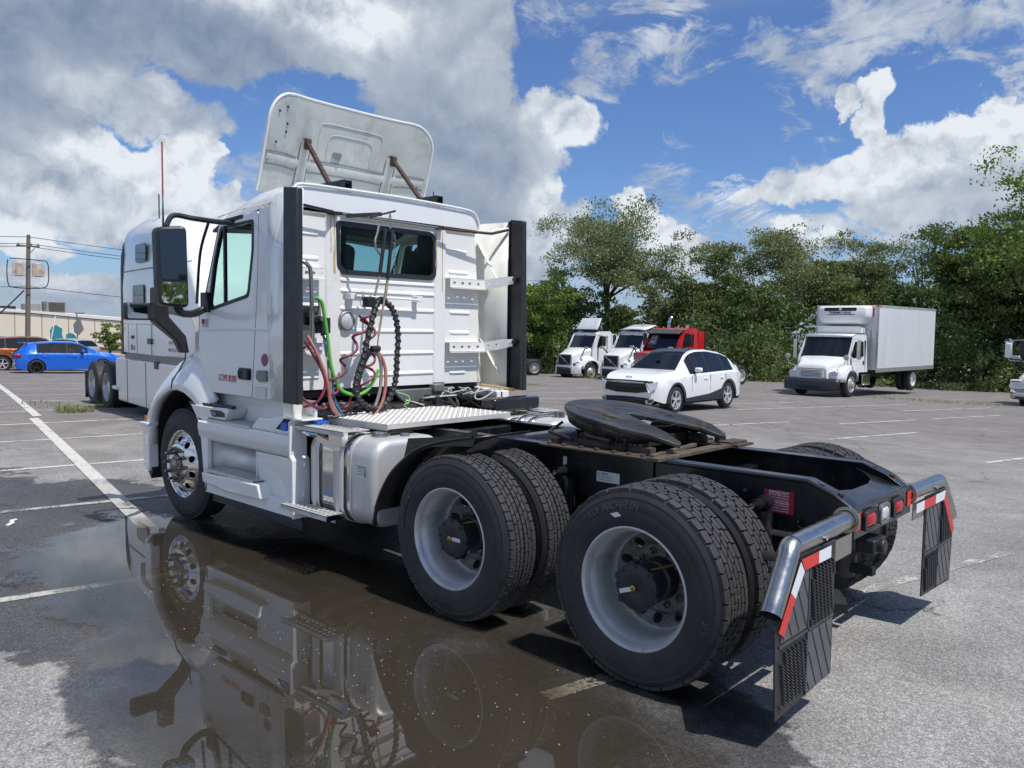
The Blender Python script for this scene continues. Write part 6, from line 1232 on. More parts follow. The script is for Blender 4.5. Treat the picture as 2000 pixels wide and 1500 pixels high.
# ---------------------------------------------------------------- cars at the left
golf = mk_car('hatchback', 'bluepaint', 4.27, 1.79, 1.46, 2.63, .325, 1.30, None,
    [(-2.13, .90), (-2.06, 1.00), (-1.68, 1.32), (-1.42, 1.40), (-.6, 1.46), (.1, 1.44), (.42, 1.37), (1.12, .99), (1.6, .93), (1.95, .80), (2.1, .66), (2.135, .5)],
    [(-2.13, .85), (-1.9, .93), (-1.4, .95), (0, .93), (1.0, .90), (1.8, .76), (2.135, .48)],
    [(-1.30, -.16), (-.10, .70)], (.36, 1.12), (-2.08, -1.72), rim='gloss', cladding=False, sill=.20, arch=1.10)
tag(golf, 'bright blue hatchback with black wheels parked broadside behind the white sleeper truck', 'car')
put(golf, (37.18, -7.54), (-1.33, -.89), radians(-102))
for s in (1, -1):
    b = MB(); b.box(-2.14, -1.90, s * .80 - .06, s * .80 + .06, .78, .90); b.build('tail_lamp', 'redlens', golf, bevel=.03)
    b = MB(); b.box(1.86, 2.10, s * .76 - .06, s * .76 + .06, .58, .68); b.build('headlight', 'lens', golf, bevel=.03)
b = MB(); b.box(-1.95, -1.62, -.62, .62, 1.375, 1.40); b.build('roof_spoiler', 'bluepaint', golf, bevel=.01)
b = MB(); b.box(-2.15, -2.0, -.7, .7, .24, .36); b.build('rear_diffuser', 'silverpaint', golf, bevel=.02)
SU = dict(wsx=(.40, 1.15), rgx=(-2.2, -1.75))
def mk_suv2(name, paint):
    c = mk_car(name, paint, 4.7, 1.88, 1.68, 2.75, .36, 1.40, None,
        [(-2.35, .95), (-2.28, 1.1), (-1.8, 1.55), (-1.5, 1.62), (-.5, 1.68), (.2, 1.66), (.5, 1.58), (1.15, 1.12), (1.8, 1.04), (2.2, .9), (2.35, .7)],
        [(-2.35, .92), (-2.1, 1.08), (-1.3, 1.10), (0, 1.05), (1.2, 1.0), (1.9, .92), (2.35, .62)], [(-1.75, -1.25), (-1.18, -.30), (-.24, .78)], **SU)
    for s in (1, -1): b = MB(); b.box(-2.36, -2.02, s * .84 - .07, s * .84 + .06, .92, 1.06); b.build('tail_lamp', 'redlens', c, bevel=.03)
    return c
org = mk_suv2('crossover', 'orangepaint'); tag(org, 'burnt orange crossover partly hidden behind the bright blue hatchback', 'car'); put(org, (41.3, -7.35), (-1.35, -.93), radians(-102))
bl2 = mk_suv2('crossover', 'bluedark'); tag(bl2, 'dark blue crossover furthest left, its roof showing above the orange crossover', 'car'); put(bl2, (45.3, -7.1), (-1.35, -.93), radians(-102))
sil = mk_suv2('saloon_car', 'silverpaint'); tag(sil, 'pale silver car seen from behind near the small tree by the tan building', 'car'); put(sil, (55.6, -16.6), (-1.35, -.93), radians(20))
mar = mk_suv2('saloon_car', 'maroonpaint'); tag(mar, 'maroon car half hidden behind the rear edge of the white sleeper truck', 'car'); put(mar, (47.0, -16.2), (-1.35, .93), radians(-60))
# ---------------------------------------------------------------- bonneted tractors in the background
def bg_wheel(parent, x, y, s, deep, m='alu'):
    wl = empty('wheel'); wl.parent = parent; wl.location = (x, s * y, .50); wl.rotation_euler = (0, 0, 0 if s > 0 else pi)
    wd = .60 if deep else .28
    b = MB(); 
    for o in ((0, .335) if deep else (0,)): b.lathe([(h - o, r * .5 / .493) for h, r in tyre_prof()], n=36, closed=True)
    b.build('tyre', 'rubber', wl, smooth=50)
    if not deep:
        for hh in (.06, .11, .16, .21): pass
    b = MB(); b.lathe([(-.03, .31), (-.008, .308), (-.012, .295), (-.04, .285), (-.06 if not deep else -.24, .25)] + ([(-.01, .20), (.03, .15), (.03, .09), (.08, .07), (.08, 0)] if not deep else [(-.27, .13), (-.06, .12), (-.04, 0)]), n=32); b.build('rim', m, wl, smooth=40)
    if not deep:
        b = MB()
        for k in range(10): a = 2 * pi * k / 10; b.lathe([(0, .03), (.001, 0)], (.215 * cos(a), .012, .215 * sin(a)), n=10); b.cyl((.145 * cos(a + .3), .03, .145 * sin(a + .3)), (.145 * cos(a + .3), .065, .145 * sin(a + .3)), .014, 6)
        b.build('hand_holes', 'dark', wl)
    return wl
def bg_tractor(name, paint, style):
    r = empty(name)
    # cab
    b = MB(); prof = [(3.3, 1.15), (3.3, 2.74), (3.45, 2.86), (4.0, 2.86), (4.42, 2.70), (4.86, 1.86), (4.90, 1.15)]
    b.loft([[(x, y, z) for x, z in prof] for y in (-1.12, 1.12)], close=True, caps=False); hole = rpoly([(3.78, 2.58), (3.80, 2.0), (4.52, 1.90), (4.30, 2.58)], .05)
    b.v = []; b.f = []
    for s in (1, -1): b.panel(prof, [hole], lambda p, q, s=s: (p, s * (1.14 - .07 * (q - 1.15) / 1.6), q), (0, -.03 * s, 0))
    b.loft([[(x, y * (1.14 - .07 * (z - 1.15) / 1.6) / 1.14, z) for y in (-1.14, 1.14)] for x, z in prof[:5]]); C_ = b.build('cab', paint, r, bevel=.03, smooth=40)
    for s in (1, -1):
        b = MB(); b.panel(hole, [], lambda p, q, s=s: (p, s * 1.075, q), (0, -.01 * s, 0)); b.build('side_window', 'darkglass', r)
        b = MB(); b.box(3.72, 3.735, min(s * 1.0, s * 1.143), max(s * 1.0, s * 1.143), 1.2, 2.6); b.build('door_gap', 'dark', r)
        b = MB(); b.cbox((3.85, s * 1.15, 1.45), .16, .03, .06); b.build('door_handle', 'blackplastic', r)
    b = MB(); b.loft([[(4.44 - .06 * y * y, y, 2.62) for y in (-.98, -.5, 0, .5, .98)], [(4.90 - .10 * y * y, y, 1.86) for y in (-.98, -.5, 0, .5, .98)]]); b.build('windscreen', 'darkglass', r)
    b = MB()
    for s in (1, -1): b.loft([[(4.36, s * 1.06, 2.68), (4.42, s * .96, 2.68)], [(4.78, s * 1.12, 1.85), (4.86, s * .98, 1.86)]])
    b.loft([[(4.30, y, 2.78 + .03 * (1 - y * y)) for y in (-1.06, -.5, 0, .5, 1.06)], [(4.45, y, 2.60) for y in (-1.06, -.5, 0, .5, 1.06)]]); b.build('screen_surround', paint, r, solid=.02)
    # bonnet
    if style == 'rounded':
        secs = [hsec(4.84, 1.02, 1.88, 1.05), hsec(5.1, .96, 1.84, 1.0), hsec(5.4, .84, 1.74, .9), hsec(5.7, .72, 1.60, .8), hsec(5.9, .66, 1.54, .7), hsec(6.0, .62, 1.44, .6, .1)]
    else:
        secs = [hsec(4.84, .90, 1.78, 1.0, .10), hsec(5.4, .72, 1.72, .9, .10), hsec(6.05, .52, 1.66, .7, .08), hsec(6.12, .50, 1.58, .6, .08)]
    b = MB(); b.loft(secs, caps=True); b.build('bonnet', paint, r, smooth=50)
    xg = secs[-1][0][0]
    for s in (1, -1):
        arch = [(4.40, .70), (4.44, .92), (4.56, 1.06), (4.75, 1.14), (4.96, 1.16), (5.18, 1.13), (5.36, 1.02), (5.48, .86), (5.52, .66)]
        outr = [(4.34, 1.0), (4.36, 1.10), (4.5, 1.24), (4.72, 1.32), (4.96, 1.34), (5.25, 1.29), (5.55, 1.17), (5.82, .96), (5.92, .70)]
        b = MB(); b.loft([[(a_, s * 1.08, c_), (a_, s * 1.16, c_), (o_, s * (1.13 - max(0, o_ - 5.5) * .5), p_), (o_ + .04, s * (.75 - max(0, o_ - 5.4) * .3), min(1.6, p_ + .22))] for (a_, c_), (o_, p_) in zip(arch, outr)]); b.build('front_wing', paint, r, smooth=50, solid=.02)
        b = MB(); b.panel([(s * .64, .98), (s * .92, 1.14), (s * 1.0, 1.02), (s * .84, .88), (s * .66, .86)], [], lambda p, q: (6.10 - .30 * abs(p), p, q), (-.03, 0, 0)); b.build('headlight', 'lens', r, bevel=.01)
    # grille
    if style == 'rounded':
        b = MB(); b.panel(rrect(-.58, .58, .86, 1.50, .06), [rrect(-.53, .53, .90, 1.46, .04)], lambda p, q: (6.06 - .05 * (q - .9), p, q), (-.05, 0, 0)); b.build('grille_frame', 'silverpaint', r)
        b = MB(); b.panel(rrect(-.54, .54, .89, 1.47, .04), [], lambda p, q: (6.035 - .05 * (q - .9), p, q), (-.02, 0, 0)); 
        GR = b.build('grille_mesh', 'dark', r)
        b = MB()
        for k in range(8): b.box(5.99, 6.022, -.45, .45, .97 + k * .058, .976 + k * .058)
        b.build('grille_slats', 'dark', GR)
        b = MB(); b.beam((6.05, -.46, 1.44), (6.08, .46, .92), .035, .03); b.build('diagonal_bar', 'silverpaint', r)
        b = MB(); b.lathe([(.02, .085), (.03, .085), (.03, .055), (.02, .055)], (6.04, 0, 1.18), (1, 0, 0), n=24, closed=True); b.beam((6.06, -.06, 1.24), (6.06, -.10, 1.29), .012, .02); b.build('ring_badge', 'silverpaint', r)
        b = MB(); b.prism([(5.35, .78), (6.02, .80), (6.12, .74), (6.14, .50), (6.05, .34), (5.6, .34), (5.52, .5)], lambda p, q, t: (p - .25 * (abs(t) / 1.14) ** 3, t, q), -1.14, -.0); b.v = []; b.f = []
        b.loft([[(5.50, y, z), (6.12 - .38 * abs(y / 1.14) ** 3, y, z)] for y in np.linspace(-1.14, 1.14, 12) for z in (.86,)]); b.loft([[(6.12 - .38 * abs(y / 1.14) ** 3, y, .86), (6.15 - .38 * abs(y / 1.14) ** 3, y, .70), (6.12 - .38 * abs(y / 1.14) ** 3, y, .40), (6.0 - .38 * abs(y / 1.14) ** 3, y, .34)] for y in np.linspace(-1.14, 1.14, 12)])
        b.build('bumper', paint, r, smooth=40, solid=.03)
        b = MB(); b.loft([[(6.165 - .38 * abs(y / 1.14) ** 3, y, .76), (6.15 - .38 * abs(y / 1.14) ** 3, y, .36)] for y in np.linspace(-.62, .62, 9)]); b.build('bumper_intake', 'dark', r, solid=.02)
    else:
        b = MB(); b.panel(rrect(-.50, .50, .80, 1.66, .05), [rrect(-.43, .43, .86, 1.60, .03)], lambda p, q: (6.15, p, q), (-.05, 0, 0)); b.build('grille_frame', 'chrome', r)
        for k in range(10):
            b = MB(); b.box(6.11, 6.14, -.44, .44, .89 + k * .07, .925 + k * .07); b.build('grille_bar', 'chrome', r)
        b = MB(); b.box(6.08, 6.10, -.45, .45, .84, 1.62); b.build('grille_core', 'gloss', r)
        b = MB(); b.loft([[(6.22 - .20 * abs(y / 1.18) ** 3, y, .76), (6.25 - .20 * abs(y / 1.18) ** 3, y, .60), (6.20 - .20 * abs(y / 1.18) ** 3, y, .40)] for y in np.linspace(-1.18, 1.18, 12)]); b.build('bumper', 'chrome', r, smooth=40, solid=.03)
    b = MB(); b.box(5.3, 5.95, -.8, .8, .4, 1.0); b.box(-.75, 4.9, -.43, .43, .72, 1.0); b.box(2.4, 3.2, -1.08, 1.08, .4, 1.0); b.build('chassis', 'dark', r, bevel=.02)
    b = MB()
    for s in (1, -1): b.prism([(3.0, .35), (3.0, 1.05), (4.36, 1.15), (4.40, .40)], lambda p, q, t, s=s: (p, s * t, q), 1.05, 1.13)
    b.build('side_fairing', paint, r, bevel=.02)
    for s in (1, -1):
        bg_wheel(r, 4.95, 1.14, s, False)
        for x in (0, 1.33): bg_wheel(r, x, 1.22, s, True)
        b = MB(); b.box(4.30, 4.40, min(s * 1.36, s * 1.58), max(s * 1.36, s * 1.58), 1.98, 2.58); b.build('door_mirror', 'blackplastic', r, bevel=.04)
        b = MB(); b.tube([(4.4, s * 1.05, 2.62), (4.4, s * 1.45, 2.60), (4.4, s * 1.45, 2.5)], .02, 6); b.tube([(4.4, s * 1.1, 1.9), (4.4, s * 1.4, 1.88), (4.4, s * 1.45, 2.05)], .025, 6); b.build('mirror_arm', 'blackplastic', r)
        b = MB(); b.tube([(5.35, s * .80, 1.45), (5.45, s * .95, 1.65), (5.5, s * 1.15, 1.85)], .035, 8); b.build('bonnet_mirror_arm', 'blackplastic', r)
        b = MB(); b.cbox((5.5, s * 1.25, 1.90), .10, .26, .13); b.build('bonnet_mirror', 'silverpaint', r, bevel=.03)
        b = MB(); b.prism([(2.9, 1.2), (3.35, 1.2), (3.35, 2.72), (2.9, 2.72)], lambda p, q, t, s=s: (p, s * t, q), 1.08, 1.12); b.build('side_extender', paint, r)
        b = MB(); b.box(2.80, 2.92, min(s * 1.07, s * 1.14), max(s * 1.07, s * 1.14), 1.2, 2.70); b.build('extender_edge', 'blackplastic', r)
    return r
v1 = bg_tractor('day_cab_tractor', 'white', 'rounded')
tag(v1, 'white day cab tractor with tall upright roof deflector, leftmost of the parked row', 'truck')
b = MB(); b.loft([[(4.35 - .42 * q, p * (1 - .10 * q), 2.98 + .66 * q) for p in (-.92, -.6, 0, .6, .92)] for q in (0, .5, .95, 1.0)]); b.build('roof_deflector', 'white', v1, solid=.04, bevel=.02)
b = MB(); b.beam((3.6, .5, 2.85), (4.1, .5, 3.4), .04, .04); b.beam((3.6, -.5, 2.85), (4.1, -.5, 3.4), .04, .04); b.box(3.7, 4.3, -.7, .7, 2.86, 2.98); b.build('deflector_frame', 'dark', v1)
th = radians(80)
put(v1, (26.2, -33.2), (4.95, 1.14), th)
v2 = bg_tractor('day_cab_tractor', 'white', 'rounded')
tag(v2, 'white day cab tractor with low folded roof deflector, standing next to the red tractor', 'truck')
b = MB(); b.loft([[(4.45 - .9 * q, p, 2.90 + .26 * q + .05 * (1 - (p / .95) ** 2)) for p in (-.95, -.6, 0, .6, .95)] for q in (0, .5, 1.0)]); b.build('roof_deflector', 'white', v2, solid=.04)
b = MB(); b.box(3.6, 4.2, -.6, .6, 2.86, 2.97); b.build('deflector_frame', 'dark', v2)
b = MB(); b.lathe([(0, .05), (.12, .045), (.16, .02), (.17, 0)], (3.9, .3, 3.1), (0, 0, 1), n=12); b.build('roof_beacon', 'silverpaint', v2)
v3 = bg_tractor('day_cab_tractor', 'redpaint', 'square')
tag(v3, 'bright red tractor with upright exhaust and a for sale sign in its windscreen', 'truck')
b = MB(); b.prism([(4.30, 2.80), (4.30, 2.72), (4.74, 2.56), (4.74, 2.60)], lambda p, q, t: (p, t, q), -1.08, 1.08); b.build('sun_visor', 'blackpaint', v3, bevel=.01)
b = MB(); b.tube(smooth_path([(3.15, -.95, 1.0), (3.15, -.95, 2.9), (3.15, -.95, 3.1), (3.05, -.97, 3.3), (2.95, -.98, 3.4)], 4), .09, 12); b.build('exhaust_stack', 'chrome', v3)
b = MB()
for y in (-.8, -.4, 0, .4, .8): b.lathe([(0, .05), (.05, .045), (.07, 0)], (4.2, y, 2.86), (0, 0, 1), n=10)
b.build('roof_marker_lamps', 'amber', v3)
b = MB(); b.cyl((3.7, .7, 2.85), (3.7, .7, 3.02), .09, 10); b.cyl((3.9, .3, 2.85), (3.9, .3, 2.98), .05, 8); b.build('roof_beacon', 'silverpaint', v3)
b = MB(); b.tube([(3.6, .95, 2.8), (3.62, .97, 4.6)], .012, 6); b.build('whip_aerial', 'greymetal', v3)
b = MB(); sg = lambda p, q: (4.905 - .10 * p * p - (q - 1.86) * .605 + .012, p, q)
b.panel(rrect(-.95, -.30, 2.02, 2.50, .02), [], sg, (.004, 0, 0)); SG = b.build('for_sale_sign', mat('sign_dark', (.06, .06, .08), .5), v3)
for k, st in enumerate(('FOR', 'SALE')): text(st, .24, lambda x, y, z, k=k: (sg(-.63 + x, 2.38 - k * .21 + y)[0] + .007 + z, -.63 + x, 2.38 - k * .21 + y), 'whiteink', 'sign_lettering', SG, sx=.9)
b = MB(); b.panel([(s_, z_) for s_, z_ in ((3.9, 1.42), (4.7, 1.55), (4.7, 1.50), (3.9, 1.36))], [], lambda p, q: (p, 1.146, q), (0, .003, 0)); b.build('door_stripe', 'blackink', v3)
UR = Vector((cos(th - pi / 2), sin(th - pi / 2)))      # along the row
p1 = Vector(v1.location[:2])
def place(o, q, th): o.location = (q.x, q.y, G(q.x, q.y)); o.rotation_euler = (0, 0, th)
place(v2, p1 - UR * 4.0 + Vector((0.0, .2)), th)
put(v3, (17.2, -34.0), (0, 1.22), th)
v4 = bg_tractor('day_cab_tractor', 'dark' , 'rounded'); tag(v4, 'dark tractor mostly hidden behind the main truck, only its rear wheel showing', 'truck'); put(v4, (30.55, -33.18), (0, 1.22), radians(62))
# cut-off truck at the right edge
v5 = bg_tractor('day_cab_tractor', 'white', 'square'); tag(v5, 'white truck cut off by the right edge of the picture, with rounded white mirror', 'truck')
put(v5, (4.15, -30.6), (4.95, -1.14), radians(80))
b = MB(); b.box(6.0, 6.20, -1.16, -.6, .78, 1.12); H5 = b.build('headlamp_housing', 'white', v5, bevel=.05); b = MB(); b.box(6.19, 6.215, -1.05, -.7, .86, 1.0); b.build('headlight', 'lens', H5, bevel=.02)
b = MB(); b.box(6.19, 6.21, -1.1, -.8, 1.03, 1.08); b.build('turn_lamp', 'amber', H5)
b = MB(); b.box(4.5, 4.62, -2.0, -1.76, 1.85, 2.42); b.build('door_mirror', 'white', v5, bevel=.05, seg=3)
b = MB(); b.tube([(4.5, -1.1, 2.55), (4.55, -1.85, 2.52), (4.55, -1.88, 2.4)], .02, 6); b.tube([(4.5, -1.1, 1.72), (4.55, -1.85, 1.76), (4.55, -1.88, 1.9)], .02, 6); b.build('mirror_bracket', 'chrome', v5)
# ---------------------------------------------------------------- refrigerated box truck
bt = empty('box_truck'); tag(bt, 'white refrigerated box truck with black bumper and slatted grille in front of the trees', 'truck')
b = MB(); prof = [(-1.55, .95), (-1.55, 2.30), (-1.4, 2.44), (-.55, 2.44), (-.25, 2.34), (.22, 1.56), (.28, .95)]
hole = rpoly([(-1.22, 2.16), (-1.24, 1.55), (-.20, 1.50), (-.02, 1.62), (-.40, 2.16)], .05)
for s in (1, -1): b.panel(prof, [hole], lambda p, q, s=s: (p, s * (1.04 - .05 * (q - 1)), q), (0, -.03 * s, 0))
b.loft([[(x, s * (1.04 - .05 * (z - 1)), z) for s in (-1, 1)] for x, z in prof[:5]]); b.build('cab', 'white', bt, bevel=.03, smooth=40)
for s in (1, -1): 
    b = MB(); b.panel(hole, [], lambda p, q, s=s: (p, s * .97, q), (0, -.01 * s, 0)); b.build('side_window', 'darkglass', bt)
    b = MB(); b.box(-1.30, -1.285, min(s * .9, s * 1.046), max(s * .9, s * 1.046), .98, 2.2); b.box(.04, .055, min(s * .9, s * 1.05), max(s * .9, s * 1.05), .98, 1.5); b.build('door_gap', 'dark', bt)
    b = MB(); b.cbox((-1.12, s * 1.05, 1.32), .05, .03, .16); b.build('door_handle', 'blackplastic', bt)
b = MB(); b.loft([[(-.26 - .05 * y * y, y, 2.30) for y in (-.90, -.45, 0, .45, .90)], [(.25 - .12 * y * y, y, 1.55) for y in (-.94, -.45, 0, .45, .94)]]); b.build('windscreen', 'darkglass', bt)
b = MB(); b.loft([[(-.55, y, 2.47), (-.20, y, 2.40), (-.20, y, 2.33)] for y in (-.98, 0, .98)]); b.build('cab_peak', 'white', bt, solid=.02)
b = MB(); b.loft([hsec(.20, .98, 1.56, .9, .2), hsec(.5, .88, 1.48, .85, .2), hsec(.85, .70, 1.38, .8, .18), hsec(1.10, .62, 1.27, .72, .14), hsec(1.17, .60, 1.16, .7, .12)], caps=True); b.build('bonnet', 'white', bt, smooth=50)
for s in (1, -1):
    arch = [(-.56, .60), (-.52, .80), (-.38, .94), (-.18, 1.03), (0, 1.06), (.2, 1.03), (.38, .93), (.5, .78), (.54, .60)]
    outr = [(-.62, .90), (-.60, 1.0), (-.45, 1.12), (-.22, 1.20), (0, 1.22), (.3, 1.18), (.62, 1.06), (.90, .90), (1.02, .62)]
    b = MB(); b.loft([[(a_, s * 1.0, c_), (a_, s * 1.10, c_), (o_, s * (1.08 - max(0, o_ - .5) * .35), p_), (o_ + .05, s * (.72 - max(0, o_ - .4) * .2), min(1.42, p_ + .2))] for (a_, c_), (o_, p_) in zip(arch, outr)]); b.build('front_wing', 'white', bt, smooth=50, solid=.02)
    b = MB(); b.panel([(s * .62, .86), (s * .66, .98), (s * .86, 1.04), (s * .99, .98), (s * .96, .85)], [], lambda p, q: (1.075 - max(0, abs(p) - .9) * .5, p, q), (-.05, 0, 0)); b.build('headlight', 'lens', bt, bevel=.01)
    b = MB(); b.tube([(.3, s * .98, 1.70), (.3, s * 1.0, 1.3)], .015, 6) if 0 else b.tube([(.75, s * .82, 1.15), (.82, s * 1.12, 1.28), (.84, s * 1.16, 1.46)], .018, 6); b.lathe([(0, .11), (.03, .10), (.05, 0)], (.82, s * 1.18, 1.56), (1, 0, 0), n=16); b.build('bonnet_mirror', 'silverpaint', bt)
    b = MB(); b.box(-.1, -.02, min(s * 1.22, s * 1.36), max(s * 1.22, s * 1.36), 1.48, 2.22); b.tube([(-.2, s * 1.0, 2.26), (-.06, s * 1.28, 2.28), (-.06, s * 1.28, 1.42), (-.0, s * 1.0, 1.40)], .015, 6); b.build('door_mirror', 'chrome', bt, bevel=.02)
b = MB(); b.panel(rrect(-.56, .56, .74, 1.13, .08), [rrect(-.52, .52, .78, 1.09, .05)], lambda p, q: (1.22 - .10 * p * p, p, q), (-.04, 0, 0)); b.build('grille_frame', 'chrome', bt)
for k in range(6):
    b = MB(); b.loft([[(1.22 - .10 * y * y, y, .79 + k * .052), (1.22 - .10 * y * y, y, .815 + k * .052)] for y in np.linspace(-.53, .53, 7)]); b.build('grille_slat', 'whitewall', bt, solid=.008)
b = MB(); b.loft([[(1.19 - .10 * y * y, y, .76), (1.19 - .10 * y * y, y, 1.10)] for y in np.linspace(-.54, .54, 7)]); b.build('grille_core', 'dark', bt)
b = MB(); b.loft([[(1.26 - .18 * abs(y / 1.12) ** 3, y, .745), (1.32 - .18 * abs(y / 1.12) ** 3, y, .60), (1.32 - .18 * abs(y / 1.12) ** 3, y, .30), (1.22 - .18 * abs(y / 1.12) ** 3, y, .26), (1.0, y, .26)] for y in np.linspace(-1.12, 1.12, 14)]); BB = b.build('bumper', 'blackplastic', bt, solid=.02, smooth=30)
b = MB(); b.box(1.31, 1.335, -.42, .42, .34, .44); b.build('bumper_slot', 'dark', BB)
b = MB(); b.box(.55, 1.04, -.98, .98, .62, .97); b.build('front_valance', 'white', bt, bevel=.06, seg=3)
b = MB(); b.box(.3, .95, -.55, .55, .4, .9); b.box(-8.3, .3, -.43, .43, .66, .92); b.build('chassis', 'dark', bt)
# box
BX0, BX1, BZ0, BZ1, BW = -8.35, -1.85, 1.02, 3.62, 1.27
b = MB(); b.box(BX0, BX1, -BW, BW, BZ0, BZ1); CB = b.build('cargo_box', 'boxwhite', bt, bevel=.01)
b = MB()
for s in (1, -1):
    b.box(BX0 - .01, BX1 + .01, min(s * (BW - .03), s * (BW + .012)), max(s * (BW - .03), s * (BW + .012)), BZ1 - .07, BZ1 + .012); b.box(BX0 - .01, BX1 + .01, min(s * (BW - .03), s * (BW + .012)), max(s * (BW - .03), s * (BW + .012)), BZ0 - .10, BZ0 + .07)
    b.box(BX1 - .05, BX1 + .014, min(s * (BW - .05), s * (BW + .014)), max(s * (BW - .05), s * (BW + .014)), BZ0, BZ1)
b.build('box_rails', 'silverpaint', CB)
b = MB()
for k in range(11): b.box(BX0 + .3 + k * .6, BX0 + .36 + k * .6, BW + .012, BW + .018, BZ0 - .05, BZ0 - .01)
b.build('rail_markers', 'greymetal', CB)
b = MB(); b.box(BX1 + .012, BX1 + .02, .98, 1.10, BZ1 - .45, BZ1 - .10); b.build('red_notice', 'redtape', CB)
b = MB(); b.box(BX1 - .25, BX1 + .02, BW - .1, BW + .02, BZ1 - .06, BZ1 + .014); b.box(-5.2, -5.0, BW, BW + .02, BZ1 - .05, BZ1); b.build('marker_lamp', 'amber', CB)
b = MB(); secs = []
for x, g_ in ((BX1, 0), (BX1 + .30, .0), (BX1 + .48, .03), (BX1 + .56, .10)):
    secs.append([(x, y, z) for y, z in rpoly([(-1.02 + g_, BZ1 - .02 - g_), (1.02 - g_, BZ1 - .02 - g_), (1.05 - g_, BZ1 - .45), (.86 - g_, BZ1 - .78 + g_), (-.86 + g_, BZ1 - .78 + g_), (-1.05 + g_, BZ1 - .45)], .12)])
b.loft(secs, close=True, caps=True); RU = b.build('refrigeration_unit', 'white', bt, smooth=50)
b = MB(); b.panel(rrect(-.72, .62, BZ1 - .24, BZ1 - .10, .06), [], lambda p, q: (BX1 + .565, p, q), (-.03, 0, 0)); b.panel(rrect(-.6, .55, BZ1 - .40, BZ1 - .375, .01), [], lambda p, q: (BX1 + .565, p, q), (-.03, 0, 0)); b.build('unit_vent', 'gloss', RU)
b = MB(); b.box(BX1 + .565, BX1 + .572, -.09, .01, BZ1 - .21, BZ1 - .12); b.build('unit_badge', 'whiteink', RU)
text('THERMO KING', .13, lambda x, y, z: (BX1 + .566 + z, x - .05, BZ1 - .31 + y), 'blackink', 'unit_lettering', RU, sx=1.05, bold=.004)
b = MB(); b.box(BX1 + .1, BX1 + .6, -1.5, .75, 2.72, 2.76); b.box(BX1 + .1, BX1 + .5, -1.0, .8, 2.50, 2.72); b.build('cab_shield', 'whitewall', bt)
b = MB(); b.tube([(BX1 + .06, 1.0, 1.2), (BX1 + .3, 1.1, 1.2), (BX1 + .3, 1.12, 2.6), (BX1 + .2, .8, 2.75)], .03, 8); b.build('coolant_pipe', 'greymetal', bt)
b = MB(); b.box(-1.75, -1.0, .80, 1.08, .42, .85); b.box(-1.7, -1.05, 1.08, 1.12, .45, .5); b.build('fuel_tank_step', 'chrome', bt, bevel=.03)
for s in (1, -1): bg_wheel(bt, 0, 1.08, s, False); bg_wheel(bt, -6.2, 1.18, s, True)
put(bt, (9.35, -27.55), (0, 1.08), radians(87))
# ---------------------------------------------------------------- sleeper truck at the left
sp = empty('sleeper_tractor'); tag(sp, 'white high roof sleeper truck with small round-cornered windows behind the main truck', 'truck')
def ssec(x, hw, z0, zt, r, n=6):
    pts = [(-hw, z0), (-hw, (z0 + zt) / 2), (-hw + .015, zt - r - .5)]
    for k in range(n + 1): a = radians(180 - 90 * k / n); pts.append((-hw + .05 + r + r * cos(a), zt - r + r * sin(a)))
    q = [(-p, z) for p, z in reversed(pts)]; return [(x, p, z) for p, z in pts + q]
b = MB(); b.loft([ssec(2.72, 1.19, 1.30, 3.84, .42), ssec(2.80, 1.20, 1.30, 3.88, .42), ssec(3.6, 1.20, 1.30, 3.95, .42), ssec(4.6, 1.19, 1.30, 3.92, .42), ssec(5.4, 1.17, 1.30, 3.72, .4), ssec(6.1, 1.14, 1.30, 3.32, .35), ssec(6.5, 1.12, 1.30, 2.85, .2), ssec(7.0, 1.08, 1.30, 1.95, .12)], caps=True); SB = b.build('sleeper_cab', 'white', sp, smooth=50)
